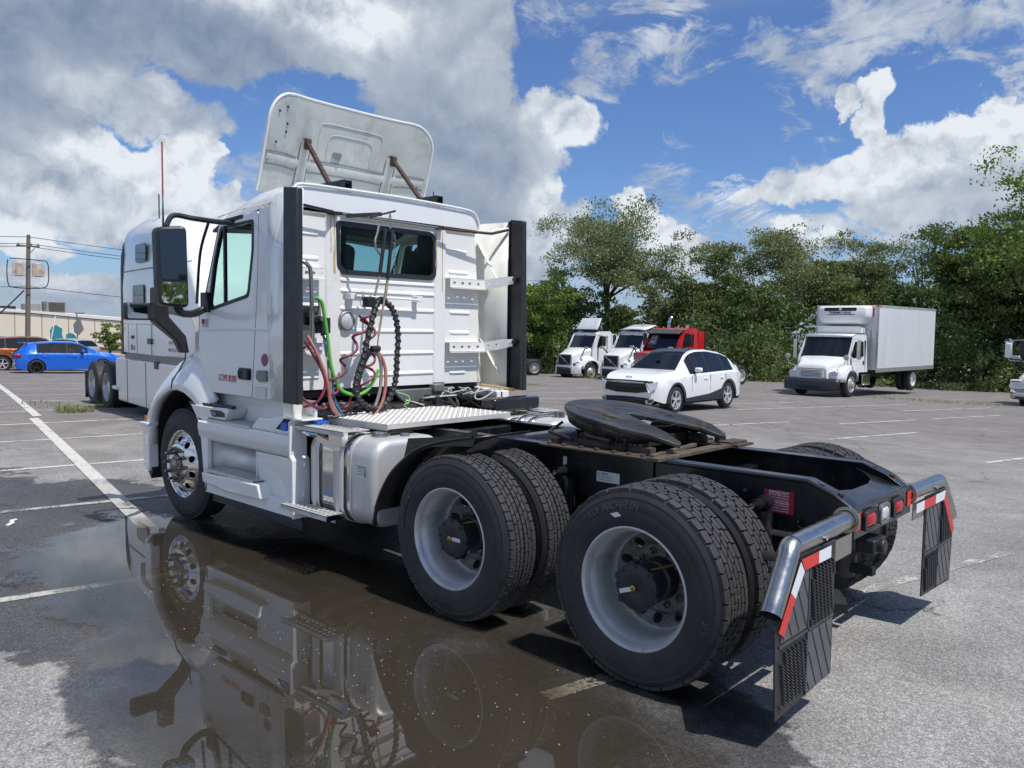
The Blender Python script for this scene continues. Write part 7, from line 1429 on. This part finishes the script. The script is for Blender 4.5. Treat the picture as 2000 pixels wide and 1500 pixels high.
for s in (1, -1):
    for (x, z, w_, h_) in ((4.15, 3.19, .72, .34), (3.95, 2.42, .78, .36)):
        b = MB(); b.panel(rrect(x - w_ / 2, x + w_ / 2, z - h_ / 2, z + h_ / 2, .07), [], lambda p, q, s=s: (p, s * 1.205, q), (0, s * .012, 0)); WN = b.build('sleeper_window', 'gloss', sp, bevel=.004)
        b = MB(); b.panel(rrect(x - w_ / 2 + .025, x + w_ / 2 - .025, z - h_ / 2 + .025, z + h_ / 2 - .025, .05), [], lambda p, q, s=s: (p, s * 1.219, q), (0, s * .003, 0)); b.build('pane', 'darkmirror', WN)
    b = MB(); b.panel(rpoly([(5.0, 2.75), (5.0, 2.1), (6.35, 2.0), (6.1, 2.75)], .08), [], lambda p, q, s=s: (p, s * (1.20 - max(0, p - 5) * .05), q), (0, s * .01, 0)); b.build('door_window', 'gloss', sp)
    b = MB(); b.loft([[(2.66, s * y, 1.25 + z), (2.80, s * (y - .01), 1.25 + z)] for z, y in ((0, 1.21), (1.0, 1.21), (1.7, 1.205), (2.0, 1.19), (2.2, 1.15), (2.38, 1.06))]); b.build('rear_rubber_edge', 'blackplastic', sp, solid=.05)
    b = MB(); b.box(2.8, 7.0, min(s * 1.195, s * 1.204), max(s * 1.195, s * 1.204), 2.885, 2.90); b.box(2.8, 5.4, min(s * 1.195, s * 1.204), max(s * 1.195, s * 1.204), 1.86, 1.868)
    for x in (3.15, 3.75, 4.7): b.box(x, x + .01, min(s * 1.195, s * 1.204), max(s * 1.195, s * 1.204), 1.3, 1.86)
    b.build('panel_gap', 'greymetal', sp)
    b = MB(); b.prism([(2.30, .28), (2.25, 1.12), (2.3, 1.17), (8.0, 1.17), (7.9, .28)], lambda p, q, t, s=s: (p, s * t, q), 1.12, 1.20); FS = b.build('chassis_fairing', 'white', sp, bevel=.03)
    b = MB(); b.box(3.0, 3.015, s * 1.203 - .003, s * 1.203 + .003, .3, 1.15); b.box(4.3, 4.315, s * 1.203 - .003, s * 1.203 + .003, .3, 1.15); b.build('fairing_gap', 'dark', FS)
    b = MB(); b.prism([(2.05, .50), (2.02, 1.10), (2.30, 1.12), (2.32, .50)], lambda p, q, t, s=s: (p, s * t, q), 1.05, 1.18); b.box(1.98, 2.34, s * 1.2 - .05, s * 1.2 + .05, .50, .58); b.build('fairing_tail', 'white', sp, bevel=.02)
    b = MB(); b.box(4.5, 4.75, s * 1.21 - .01, s * 1.21 + .01, 1.50, 1.60); b.box(3.4, 3.55, s * 1.21 - .01, s * 1.21 + .01, 1.58, 1.64); b.build('latch_plates', 'blackplastic', sp, kind='stuff')
    b = MB(); b.box(4.9, 5.1, s * 1.18 - .04, s * 1.18 + .04, 1.06, 1.18); b.build('step_pocket', 'blackplastic', sp)
    for x in (0, 1.33): bg_wheel(sp, x, 1.22, s, True, 'rim')
    bg_wheel(sp, 7.35, 1.14, s, False)
    b = MB(); b.box(-.72, -.70, min(s * .6, s * 1.2), max(s * .6, s * 1.2), .12, .75); b.build('mud_flap', 'blackplastic', sp)
    b = MB(); b.prism([(6.9, 1.2), (6.9, 1.95), (8.0, 1.75), (8.4, 1.2), (8.45, .6), (7.9, .6), (7.8, 1.0), (7.4, 1.15), (7.0, 1.0)], lambda p, q, t, s=s: (p, s * t, q), .3, 1.12); b.build('bonnet_side', 'white', sp, bevel=.06)
    if s < 0:
        for k, st in enumerate(('LFL', 'TRANSPORT', 'USDOT 32181', 'KINGSTON PA')): text(st, .085, lambda x, y, z, k=k: (6.0 + x, -1.206 - z, 1.80 - k * .125 + y), 'greyink', 'door_lettering', sp)
        b = MB(); b.box(3.32, 3.46, -1.206, -1.202, 1.36, 1.46); b.build('blue_sticker', 'blue', sp); b = MB(); b.box(3.54, 3.60, -1.206, -1.202, 1.36, 1.44); b.build('red_sticker', 'redink', sp)
b = MB(); b.box(-.7, 7.0, -.43, .43, .75, 1.02); b.box(2.4, 7.5, -1.0, 1.0, .5, 1.3); b.box(.3, 1.2, -.5, .5, 1.0, 1.15); b.build('chassis', 'dark', sp)
b = MB(); b.box(2.75, 6.9, -1.17, 1.17, 1.17, 1.31); b.build('cab_sill', 'greymetal', sp)
b = MB(); b.tube([(4.6, -1.0, 3.8), (4.6, -1.0, 4.25)], .012, 6); b.build('roof_aerial', 'blackplastic', sp)
put(sp, (16.06, -2.41), (1.33, -1.22), radians(172))
# ================================================================ trees
def leaves(pts, size, rnd, seed, asp=.5, droop=0.0):
    rg = np.random.default_rng(seed); n = len(pts); P = np.array(pts)
    d = rg.normal(size=(n, 3)); d[:, 2] -= droop; d /= np.linalg.norm(d, axis=1)[:, None]
    e = rg.normal(size=(n, 3)); e[:, 2] *= .6; u = np.cross(d, e); u /= np.linalg.norm(u, axis=1)[:, None]
    s = (size * rg.uniform(1 - rnd, 1 + rnd, n))[:, None]
    V = np.stack([P - d * s, P + u * s * asp, P + d * s, P - u * s * asp], 1).reshape(-1, 3)
    return V
def leafmesh(name, V, m, parent=None, kind=None):
    n = len(V) // 4; me = bpy.data.meshes.new(name); me.vertices.add(len(V)); me.vertices.foreach_set('co', V.astype(np.float32).ravel())
    me.loops.add(len(V)); me.loops.foreach_set('vertex_index', np.arange(len(V), dtype=np.int32)); me.polygons.add(n)
    me.polygons.foreach_set('loop_start', np.arange(0, len(V), 4, dtype=np.int32)); me.polygons.foreach_set('loop_total', np.full(n, 4, dtype=np.int32))
    me.update(calc_edges=True); me.materials.append(M[m]); o = bpy.data.objects.new(name, me); link(o, parent)
    if kind: o['kind'] = kind
    return o
def tree(loc, h, rad, lm, seed, label, name='tree', group=None, n=9000, ls=.11, crown0=.30, airy=.5, lean=(0, 0), bare=False, trunkr=None, droop=.3):
    rnd = random.Random(seed); rg = np.random.default_rng(seed)
    r = empty(name, (loc[0], loc[1], loc[2] if len(loc) > 2 else G(loc[0], loc[1]))); tag(r, label, 'tree', group)
    tb = MB(); tr = trunkr or h * .016; base = Vector((0, 0, -.1)); fork = Vector((lean[0] * h * .3, lean[1] * h * .3, h * crown0 * 1.1))
    tb.tube(smooth_path([base, fork * .5 + Vector((rnd.uniform(-.1, .1), rnd.uniform(-.1, .1), 0)), fork], 4), [tr * (1.3 - .5 * k / 8) for k in range(9)], 7)
    tips = []
    nl = 9
    for k in range(nl):
        a = 2 * pi * (k + rnd.random() * .6) / nl; rr = rad * rnd.uniform(.35, .95); zz = h * rnd.uniform(crown0 + .12, .93); 
        if k < 2: rr *= .35; zz = h * .93
        rr *= sqrt(max(.15, 1 - max(0, (zz / h - .62) / .42) ** 2))
        tip = Vector((fork.x * 1.3 + rr * cos(a), fork.y * 1.3 + rr * sin(a), zz)); mid = fork.lerp(tip, .5) + Vector((0, 0, h * .05))
        P = smooth_path([fork, mid, tip], 5); tb.tube(P, [tr * (.62 - .55 * i / (len(P) - 1)) for i in range(len(P))], 5)
        tips.append(tip); tips.append(mid.lerp(tip, .35))
        for q in range(4):
            t0 = P[rnd.randint(4, len(P) - 1)]; t1 = t0 + Vector((rnd.uniform(-1, 1), rnd.uniform(-1, 1), rnd.uniform(-.2, .9))) * rad * .42
            t1.z = min(t1.z, h); tb.tube([t0, t0.lerp(t1, .5) + Vector((0, 0, .1)), t1], [tr * .16, tr * .10, tr * .04], 4); tips.append(t1)
    tb.build('trunk', 'bark', r, smooth=60, fix=False)
    cl = []; big = list(tips)
    for tp in big:
        for q in range(2): 
            v = Vector(tuple(rg.normal(size=3))) * rad * .17; v.z *= .7; tips.append(tp + v)
    tips = [tp for tp in tips if tp.z > h * crown0 * .9]; per = n * 1.25 / len(tips)
    for tp in tips:
        m = int(per * rnd.uniform(.35, 1.7)); sg = rad * rnd.uniform(.07, .13) * (.8 + airy * .35)
        d_ = rg.normal(size=(m, 3)); d_ /= np.linalg.norm(d_, axis=1)[:, None]; d_[:, 2] = np.where(d_[:, 2] < -.35, -d_[:, 2], d_[:, 2])
        cl.append(np.array(tp) + d_ * (sg * rg.uniform(.75, 2.1, m) ** 1.0)[:, None] * np.array([1.15, 1.15, .7]))
    C_ = np.concatenate(cl); C_ = C_[(C_[:, 2] > .3)]
    leafmesh('crown', leaves(C_, ls, .4, seed, droop=droop), lm, r, 'stuff')
    return r
TG = 'trees along the edge of the lot'
TL = [
(32.4,-43.5,11.9,5.3,'leaf1',24000,dict(crown0=.46,ls=.085,airy=.8,droop=.8,lean=(.06,.03)),'broad pale green tree with a leaning forked trunk rising above the parked white tractors'),
(36.0,-42.5,7.8,3.0,'leaf0',8000,dict(ls=.11),'low rounded green tree left of the broad pale tree'),
(34.8,-38.1,6.5,3.0,'leaf3',9000,dict(ls=.11,crown0=.1),"bright green bushy tree beside the main truck's right extender"),
(31.7,-49.0,6.9,3.6,'leaf1',9000,dict(ls=.11),'pale low tree behind the red tractor'),
(27.7,-47.3,7.1,3.2,'leaf0',9000,dict(ls=.11),'mid green tree filling the gap right of the broad pale tree'),
(26.6,-50.0,10.1,4.0,'leaf0',16000,dict(ls=.095,airy=.7),'tall airy green tree just right of the red tractor'),
(22.8,-52.2,11.1,5.0,'leaf1',22000,dict(ls=.09,airy=.7,droop=.6),'tallest spreading tree in the middle of the tree line'),
(19.8,-52.0,8.5,3.2,'leaf0',9000,dict(ls=.11),'small green tree behind the refrigerated box'),
(18.4,-54.9,10.5,3.7,'leaf1',15000,dict(ls=.085,airy=.8,droop=.6),'slender greyish green tree above the box truck'),
(14.5,-54.3,10.5,3.4,'leaf1',5500,dict(ls=.085,airy=1.2),'thin sparse tree with bare twigs on top, right of the box truck'),
(11.6,-51.5,9.9,3.8,'leaf2',14000,dict(ls=.12),'dark dense tree right of the box truck'),
(9.0,-49.8,9.9,4.0,'leaf2',14000,dict(ls=.12),'dark dense tree behind the cut-off white truck'),
(6.5,-44.2,12.5,3.9,'leaf3',7000,dict(ls=.10,airy=1.6,crown0=.35,droop=.5),'tall open tree leaning in at the upper right edge'),
(22.6,-46.5,6.1,3.0,'leaf2',9000,dict(ls=.12,crown0=.1),'dark low tree at the front of the tree line'),
(14.7,-51.0,6.2,3.2,'leaf2',9000,dict(ls=.12,crown0=.1),"dark low tree directly behind the box truck's rear"),
(30.6,-43.1,4.8,2.8,'leaf2',8000,dict(ls=.12,crown0=.1),'dark shrubby tree behind the two white tractors'),
(9.3,-47.8,5.5,3.0,'leaf0',8000,dict(ls=.11,crown0=.1),'green shrubby tree left of the cut-off white truck'),
(5.8,-48.7,9.6,4.0,'leaf2',10000,dict(ls=.12),'dark tree beyond the right edge of the picture'),
(41.4,-42.8,6.6,4.0,'leaf0',9000,dict(ls=.12),'green tree hidden behind the main cab'),
]
for k, (x, y, h, rad, lm_, n, kw, lab) in enumerate(TL): tree((x, y), h * (.90 if k in (0, 6, 5) else .92), rad, lm_, 11 + k, lab, group=TG, n=n, **kw)
# undergrowth along the edge: one mass nobody could count
rg = np.random.default_rng(5); A = np.array((36.0, -37.0)); B = np.array((1.0, -43.5)); dirn = (B - A); ln = np.linalg.norm(dirn); dirn /= ln; nrm = np.array((dirn[1], -dirn[0]));
if nrm[1] > 0: nrm = -nrm
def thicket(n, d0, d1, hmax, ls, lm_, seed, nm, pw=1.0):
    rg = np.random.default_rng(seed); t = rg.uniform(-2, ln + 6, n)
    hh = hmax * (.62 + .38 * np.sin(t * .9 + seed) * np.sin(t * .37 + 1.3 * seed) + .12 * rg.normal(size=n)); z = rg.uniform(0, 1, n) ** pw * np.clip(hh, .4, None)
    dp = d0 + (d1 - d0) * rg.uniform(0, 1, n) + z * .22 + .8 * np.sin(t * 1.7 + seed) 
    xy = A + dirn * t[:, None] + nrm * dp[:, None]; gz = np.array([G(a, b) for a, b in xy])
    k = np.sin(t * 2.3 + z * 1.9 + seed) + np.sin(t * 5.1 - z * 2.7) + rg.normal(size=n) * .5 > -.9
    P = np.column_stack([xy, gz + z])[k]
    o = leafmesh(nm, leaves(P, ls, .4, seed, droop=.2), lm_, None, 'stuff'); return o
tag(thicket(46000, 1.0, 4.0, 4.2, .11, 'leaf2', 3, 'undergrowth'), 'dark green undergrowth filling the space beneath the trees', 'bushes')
tag(thicket(26000, .2, 2.0, 3.0, .10, 'leaf0', 6, 'undergrowth'), 'lighter green bushes at the front edge of the tree line', 'bushes')
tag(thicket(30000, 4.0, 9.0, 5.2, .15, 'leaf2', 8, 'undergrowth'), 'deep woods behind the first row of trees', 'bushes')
tag(thicket(7000, -.3, 1.2, .45, .09, 'grass', 9, 'weeds'), 'weeds and low grass along the edge of the asphalt', 'weeds')
# woods behind the photographer, seen only as a reflection in the cab glass
def woods(cx, cy, ln_, ang, n, seed, hgt=9):
    rg = np.random.default_rng(seed); t = rg.uniform(-ln_ / 2, ln_ / 2, n); z = rg.uniform(0, 1, n) * (hgt * (.75 + .25 * np.sin(t * .5) * np.sin(t * .23)))
    dp = rg.uniform(-2, 2, n); P = np.column_stack([cx + t * cos(ang) - dp * sin(ang), cy + t * sin(ang) + dp * cos(ang), z])
    return leafmesh('distant_woods', leaves(P, .30, .4, seed), 'leaf0', None, 'stuff')
tag(woods(-42, -22, 70, radians(80), 16000, 4, 8), 'band of green woods across the lot, mirrored in the rear cab window', 'woods')
# ---------------------------------------------------------------- weeds in the asphalt
def weeds(cx, cy, rx, ry, n, hgt, seed, label, nm='weeds'):
    rnd = random.Random(seed); V = []
    for i in range(n):
        a = rnd.uniform(0, 2 * pi); q = sqrt(rnd.random()); x = cx + rx * q * cos(a); y = cy + ry * q * sin(a); z = G(x, y)
        h = hgt * rnd.uniform(.3, 1); b_ = rnd.uniform(0, 2 * pi); l = h * rnd.uniform(.2, .9); w_ = .006
        d = Vector((cos(b_), sin(b_), 0)); s_ = Vector((-sin(b_), cos(b_), 0)) * w_; p = Vector((x, y, z))
        V += [p - s_, p + s_, p + d * l * .5 + Vector((0, 0, h * .7)) + s_ * .8, p + d * l * .5 + Vector((0, 0, h * .7)) - s_ * .8, p + d * l * .5 + Vector((0, 0, h * .7)) - s_ * .8, p + d * l * .5 + Vector((0, 0, h * .7)) + s_ * .8, p + d * l + Vector((0, 0, h)), p + d * l * 1.01 + Vector((0, 0, h))]
    tag(leafmesh(nm, np.array([tuple(v) for v in V]), 'grass', None, 'stuff'), label, 'weeds')
weeds(15.15, -1.45, .45, .35, 330, .17, 1, 'clump of yellow green grass growing through the asphalt beyond the front wheel')
weeds(17.3, -1.6, 1.1, .4, 130, .09, 2, 'thin scattered grass in the asphalt left of the sleeper truck wheels')
weeds(15.9, -2.35, .30, .2, 60, .24, 3, 'grass tuft beside the sleeper truck rear tyre')
weeds(21.5, -21.5, 1.6, 1.0, 500, .10, 4, 'low grass growing in the lot left of the white crossover')
weeds(6.5, -28.6, 2.6, .8, 500, .12, 5, 'weeds in front of the box truck rear wheels')
weeds(25.5, -32.9, 2.2, .4, 500, .25, 6, 'weeds at the front wheels of the leftmost white tractor')
weeds(1.8, -31.2, 1.6, 1.2, 900, .22, 7, 'weeds in the shade beside the cut-off white truck')
b = MB(); b.tube(smooth_path([(5.70, 2.36, .006), (5.76, 2.30, .012), (5.83, 2.29, .012), (5.88, 2.24, .006)], 4), .012, 6, flat=1.4)
tag(b.build('litter', 'whiteink'), 'small curved white scrap of litter on the asphalt at the left', 'litter')
# ---------------------------------------------------------------- building, pole, signs at the left
BD = empty('building', (0, 0, 0)); tag(BD, 'long low tan commercial building with white roof edge beyond the parked cars', 'building')
p0 = Vector((112.2, -26.6)); p1_ = Vector((104.9, -38.45)); ud = (p1_ - p0).normalized(); pn = Vector((ud.y, -ud.x)); 
if pn.x < 0: pn = -pn
def bpt(t, d, z): q = p0 + ud * t + pn * d; return (q.x, q.y, z - t * .0725)
t0, t1 = -30, 60
b = MB(); b.loft([[bpt(t, 0, -4.0), bpt(t, 0, 3.2), bpt(t, 25, 3.2), bpt(t, 25, -4.0)] for t in (t0, t1)], caps=True); b.build('wall', 'tanwall', BD, smooth=0)
b = MB(); b.loft([[bpt(t, -.15, 2.95), bpt(t, -.15, 3.32), bpt(t, .5, 3.32), bpt(t, .5, 2.95)] for t in (t0, t1)], close=True, caps=True); b.build('roof_edge', 'tantrim', BD, smooth=0)
b = MB(); b.loft([[bpt(t, -.12, -.95), bpt(t, -.12, -.60), bpt(t, .2, -.60), bpt(t, .2, -.95)] for t in (t0, t1)], close=True, caps=True); b.build('brown_band', 'brownband', BD, smooth=0)
for k in range(30):
    b = MB(); t = t0 + 1.5 + k * 3.0; b.loft([[bpt(t + dt, -.02, -3.5), bpt(t + dt, -.02, 2.95)] for dt in (0, .09)]); b.build('panel_joint', mat('joint_%d' % k, (.33, .26, .19), .9) if k == 0 else bpy.data.materials['joint_0'], BD, smooth=0)
def boxthing(nm, lab, cat, c, sx, sy, sz, m, parts=()):
    r = empty(nm, c); tag(r, lab, cat); b = MB(); b.box(-sx / 2, sx / 2, -sy / 2, sy / 2, 0, sz); b.build('casing', m, r, bevel=.05); return r
h1 = boxthing('rooftop_unit', 'larger louvred grey air conditioning unit on the tan roof', 'rooftop unit', (112.6, -32.8, 2.86), 2.0, 2.3, 1.45, 'hvac')
b = MB(); b.box(-1.02, -1.0, -.95, .95, .15, 1.3); g__ = b.build('louvre_panel', 'dark', h1)
for k in range(9): b = MB(); b.box(-1.05, -1.02, -.95, .95, .2 + k * .125, .23 + k * .125); b.build('louvre', 'hvac', h1)
h2 = boxthing('rooftop_unit', 'smaller plain grey box next to the louvred unit on the tan roof', 'rooftop unit', (113.6, -30.4, 2.95), 1.6, 1.8, 1.0, 'hvac')
h3 = boxthing('rooftop_unit', 'low dark unit on the tan roof near the utility pole', 'rooftop unit', (114.6, -27.2, 3.2), 1.5, 3.2, .42, 'dark')
# utility pole
PO = empty('utility_pole', (65.0, -15.45, G(65, -15.4))); tag(PO, 'weathered wooden utility pole with two rust stained transformer banks', 'utility pole')
H0 = 8.1 - PO.location.z
b = MB(); b.tube([(0, 0, -.3), (0, -.12, 4), (0, -.28, H0)], [.20, .17, .13], 12); b.build('pole', 'wood', PO)
b = MB(); b.beam((-.5, -.85, H0 - .85), (.3, .45, H0 - .80), .10, .12); b.beam((-.05, -.65, H0 - .95), (0, -.15, H0 - 1.55), .05, .05); b.build('crossarm', 'wood', PO)
for y in (-.85, -.4, .42): b = MB(); b.lathe([(0, .05), (.05, .07), (.12, .06), (.18, .02), (.2, 0)], (-.1 + y * .1, y, H0 - .78), (0, 0, 1), n=10); b.build('insulator', 'greymetal', PO)
tm = mat('rust_stained_white', (.52, .47, .40), .7, 0, .1, 2, dirt=(.28, .10, .04), dirt_amt=.55, dscale=1.2)
for y in (.62, -.98):
    b = MB(); b.lathe([(0, .30), (.04, .33), (.95, .33), (1.0, .27), (1.04, 0)], (-.15, y * .8, H0 - 3.05), (0, 0, 1), n=18, cap=False); b.box(-.35, -.28, y * .8 - .42, y * .8 + .42, H0 - 3.05, H0 - 2.1); b.build('transformer', tm, PO)
b = MB(); b.tube(smooth_path([(-.4, 1.22, H0 - 1.9), (-.4, 1.30, H0 - 2.6), (-.4, 1.25, H0 - 3.6), (-.4, .9, H0 - 3.9), (-.4, -.8, H0 - 3.9), (-.4, -1.35, H0 - 3.6), (-.4, -1.45, H0 - 2.6), (-.4, -1.35, H0 - 1.95), (-.4, -.9, H0 - 1.85), (-.4, 1.1, H0 - 1.8)], 4), .035, 6); b.build('cable_hoop', 'dark', PO)
ptop = Vector((65.0, -15.73, 8.0))
def wire(z0, z1, sag, label, far=Vector((50, -60)), near=Vector((80, 25)), r=.022, dz=0):
    a = Vector((near.x, near.y, z0 + 1.2)); m_ = Vector((64.9, -15.7, z0)); c = Vector((far.x, far.y, z1)); pts = []
    for (p, q) in ((a, m_), (m_, c)):
        for k in range(12): u = k / 12; v = p.lerp(q, u); v.z -= sag * 4 * u * (1 - u); pts.append(v)
    pts.append(c); b = MB(); b.tube(pts, r, 5); tag(b.build('power_line', 'dark', smooth=60), label, 'overhead line', 'overhead lines strung from the utility pole')
wire(7.95, 6.6, .9, 'uppermost overhead line over the utility pole top'); wire(7.45, 6.1, .9, 'second overhead line, at the crossarm'); wire(7.25, 5.9, 1.0, 'third overhead line, just under the crossarm')
wire(4.3, 2.6, .8, 'overhead line leaving the pole below the transformers'); wire(2.35, .9, .7, 'thick lowest overhead cable crossing in front of the building roof', r=.035)
b = MB(); b.tube(smooth_path([(64.9, -15.3, 4.0), (63, -13.5, 2.6), (60, -11, .9), (56, -8, .3), (50, -3, .6)], 6), .05, 6); tag(b.build('power_line', 'dark', smooth=60), 'thick dark cable sagging from the pole out of the picture at the left', 'overhead line', 'overhead lines strung from the utility pole')
b = MB(); b.tube([(66, -17.2, -.8), (66.3, -17.9, 2.5)], .035, 6); tag(b.build('guy_wire_guard', 'tantrim'), 'slanting pale guy wire guard beside the utility pole', 'guy wire')
# signs
def blob2(nm, lab, c, pts, m, cat='sign'):
    r = empty(nm, c); tag(r, lab, cat)
    b = MB(); b.panel(pts, [], lambda p, q: (-.28 * 0 + p * -.62 * -1 * -1, p * -.78, q), (.15, -.1, 0)); b.build('panel', m, r); return r
blob2('teal_sign', 'tall teal cut-out sign with a ragged outline in front of the tan wall', (85.0, -24.0, -.6), [(x_ * 1, z_) for x_, z_ in ((-.55, .2), (-.6, 1.5), (-.35, 1.9), (0, 2.0), (.25, 1.8), (.5, 1.7), (.45, 1.1), (.6, .6), (.4, .1), (.1, -.1), (-.2, .2), (-.35, -.1))], 'teal')
blob2('teal_sign', 'smaller squat teal cut-out sign beside the grey post', (84.4, -25.1, -.55), [(x_, z_) for x_, z_ in ((-.6, .3), (-.4, .9), (-.5, 1.0), (-.1, 1.2), (.2, 1.1), (.35, .9), (.65, .6), (.35, .25), (.1, -.05), (-.3, .05), (-.4, .2))], 'teal')
PS = empty('sign_post', (84.1, -25.6, -1.5)); tag(PS, 'grey post with a light arm and a tilted grey square board', 'sign post')
b = MB(); b.cyl((0, 0, 0), (0, 0, 4.1), .05, 8); b.box(-.1, .1, -.7, .15, 4.05, 4.15); b.build('post', 'brownband', PS)
b = MB(); b.panel([(-.3, 2.2), (-.38, 3.0), (.0, 3.5), (.25, 3.6), (.6, 2.5), (.1, 1.9)], [], lambda p, q: (-.1, -p, q), (.04, 0, 0)); b.build('board', 'greymetal', PS)
tree((60.3, -19.5, -1.0), 2.7, .95, 'leaf3', 90, 'small conical young tree at the left beside the sleeper truck', n=1400, ls=.10, crown0=.12, airy=.9, droop=-.6)
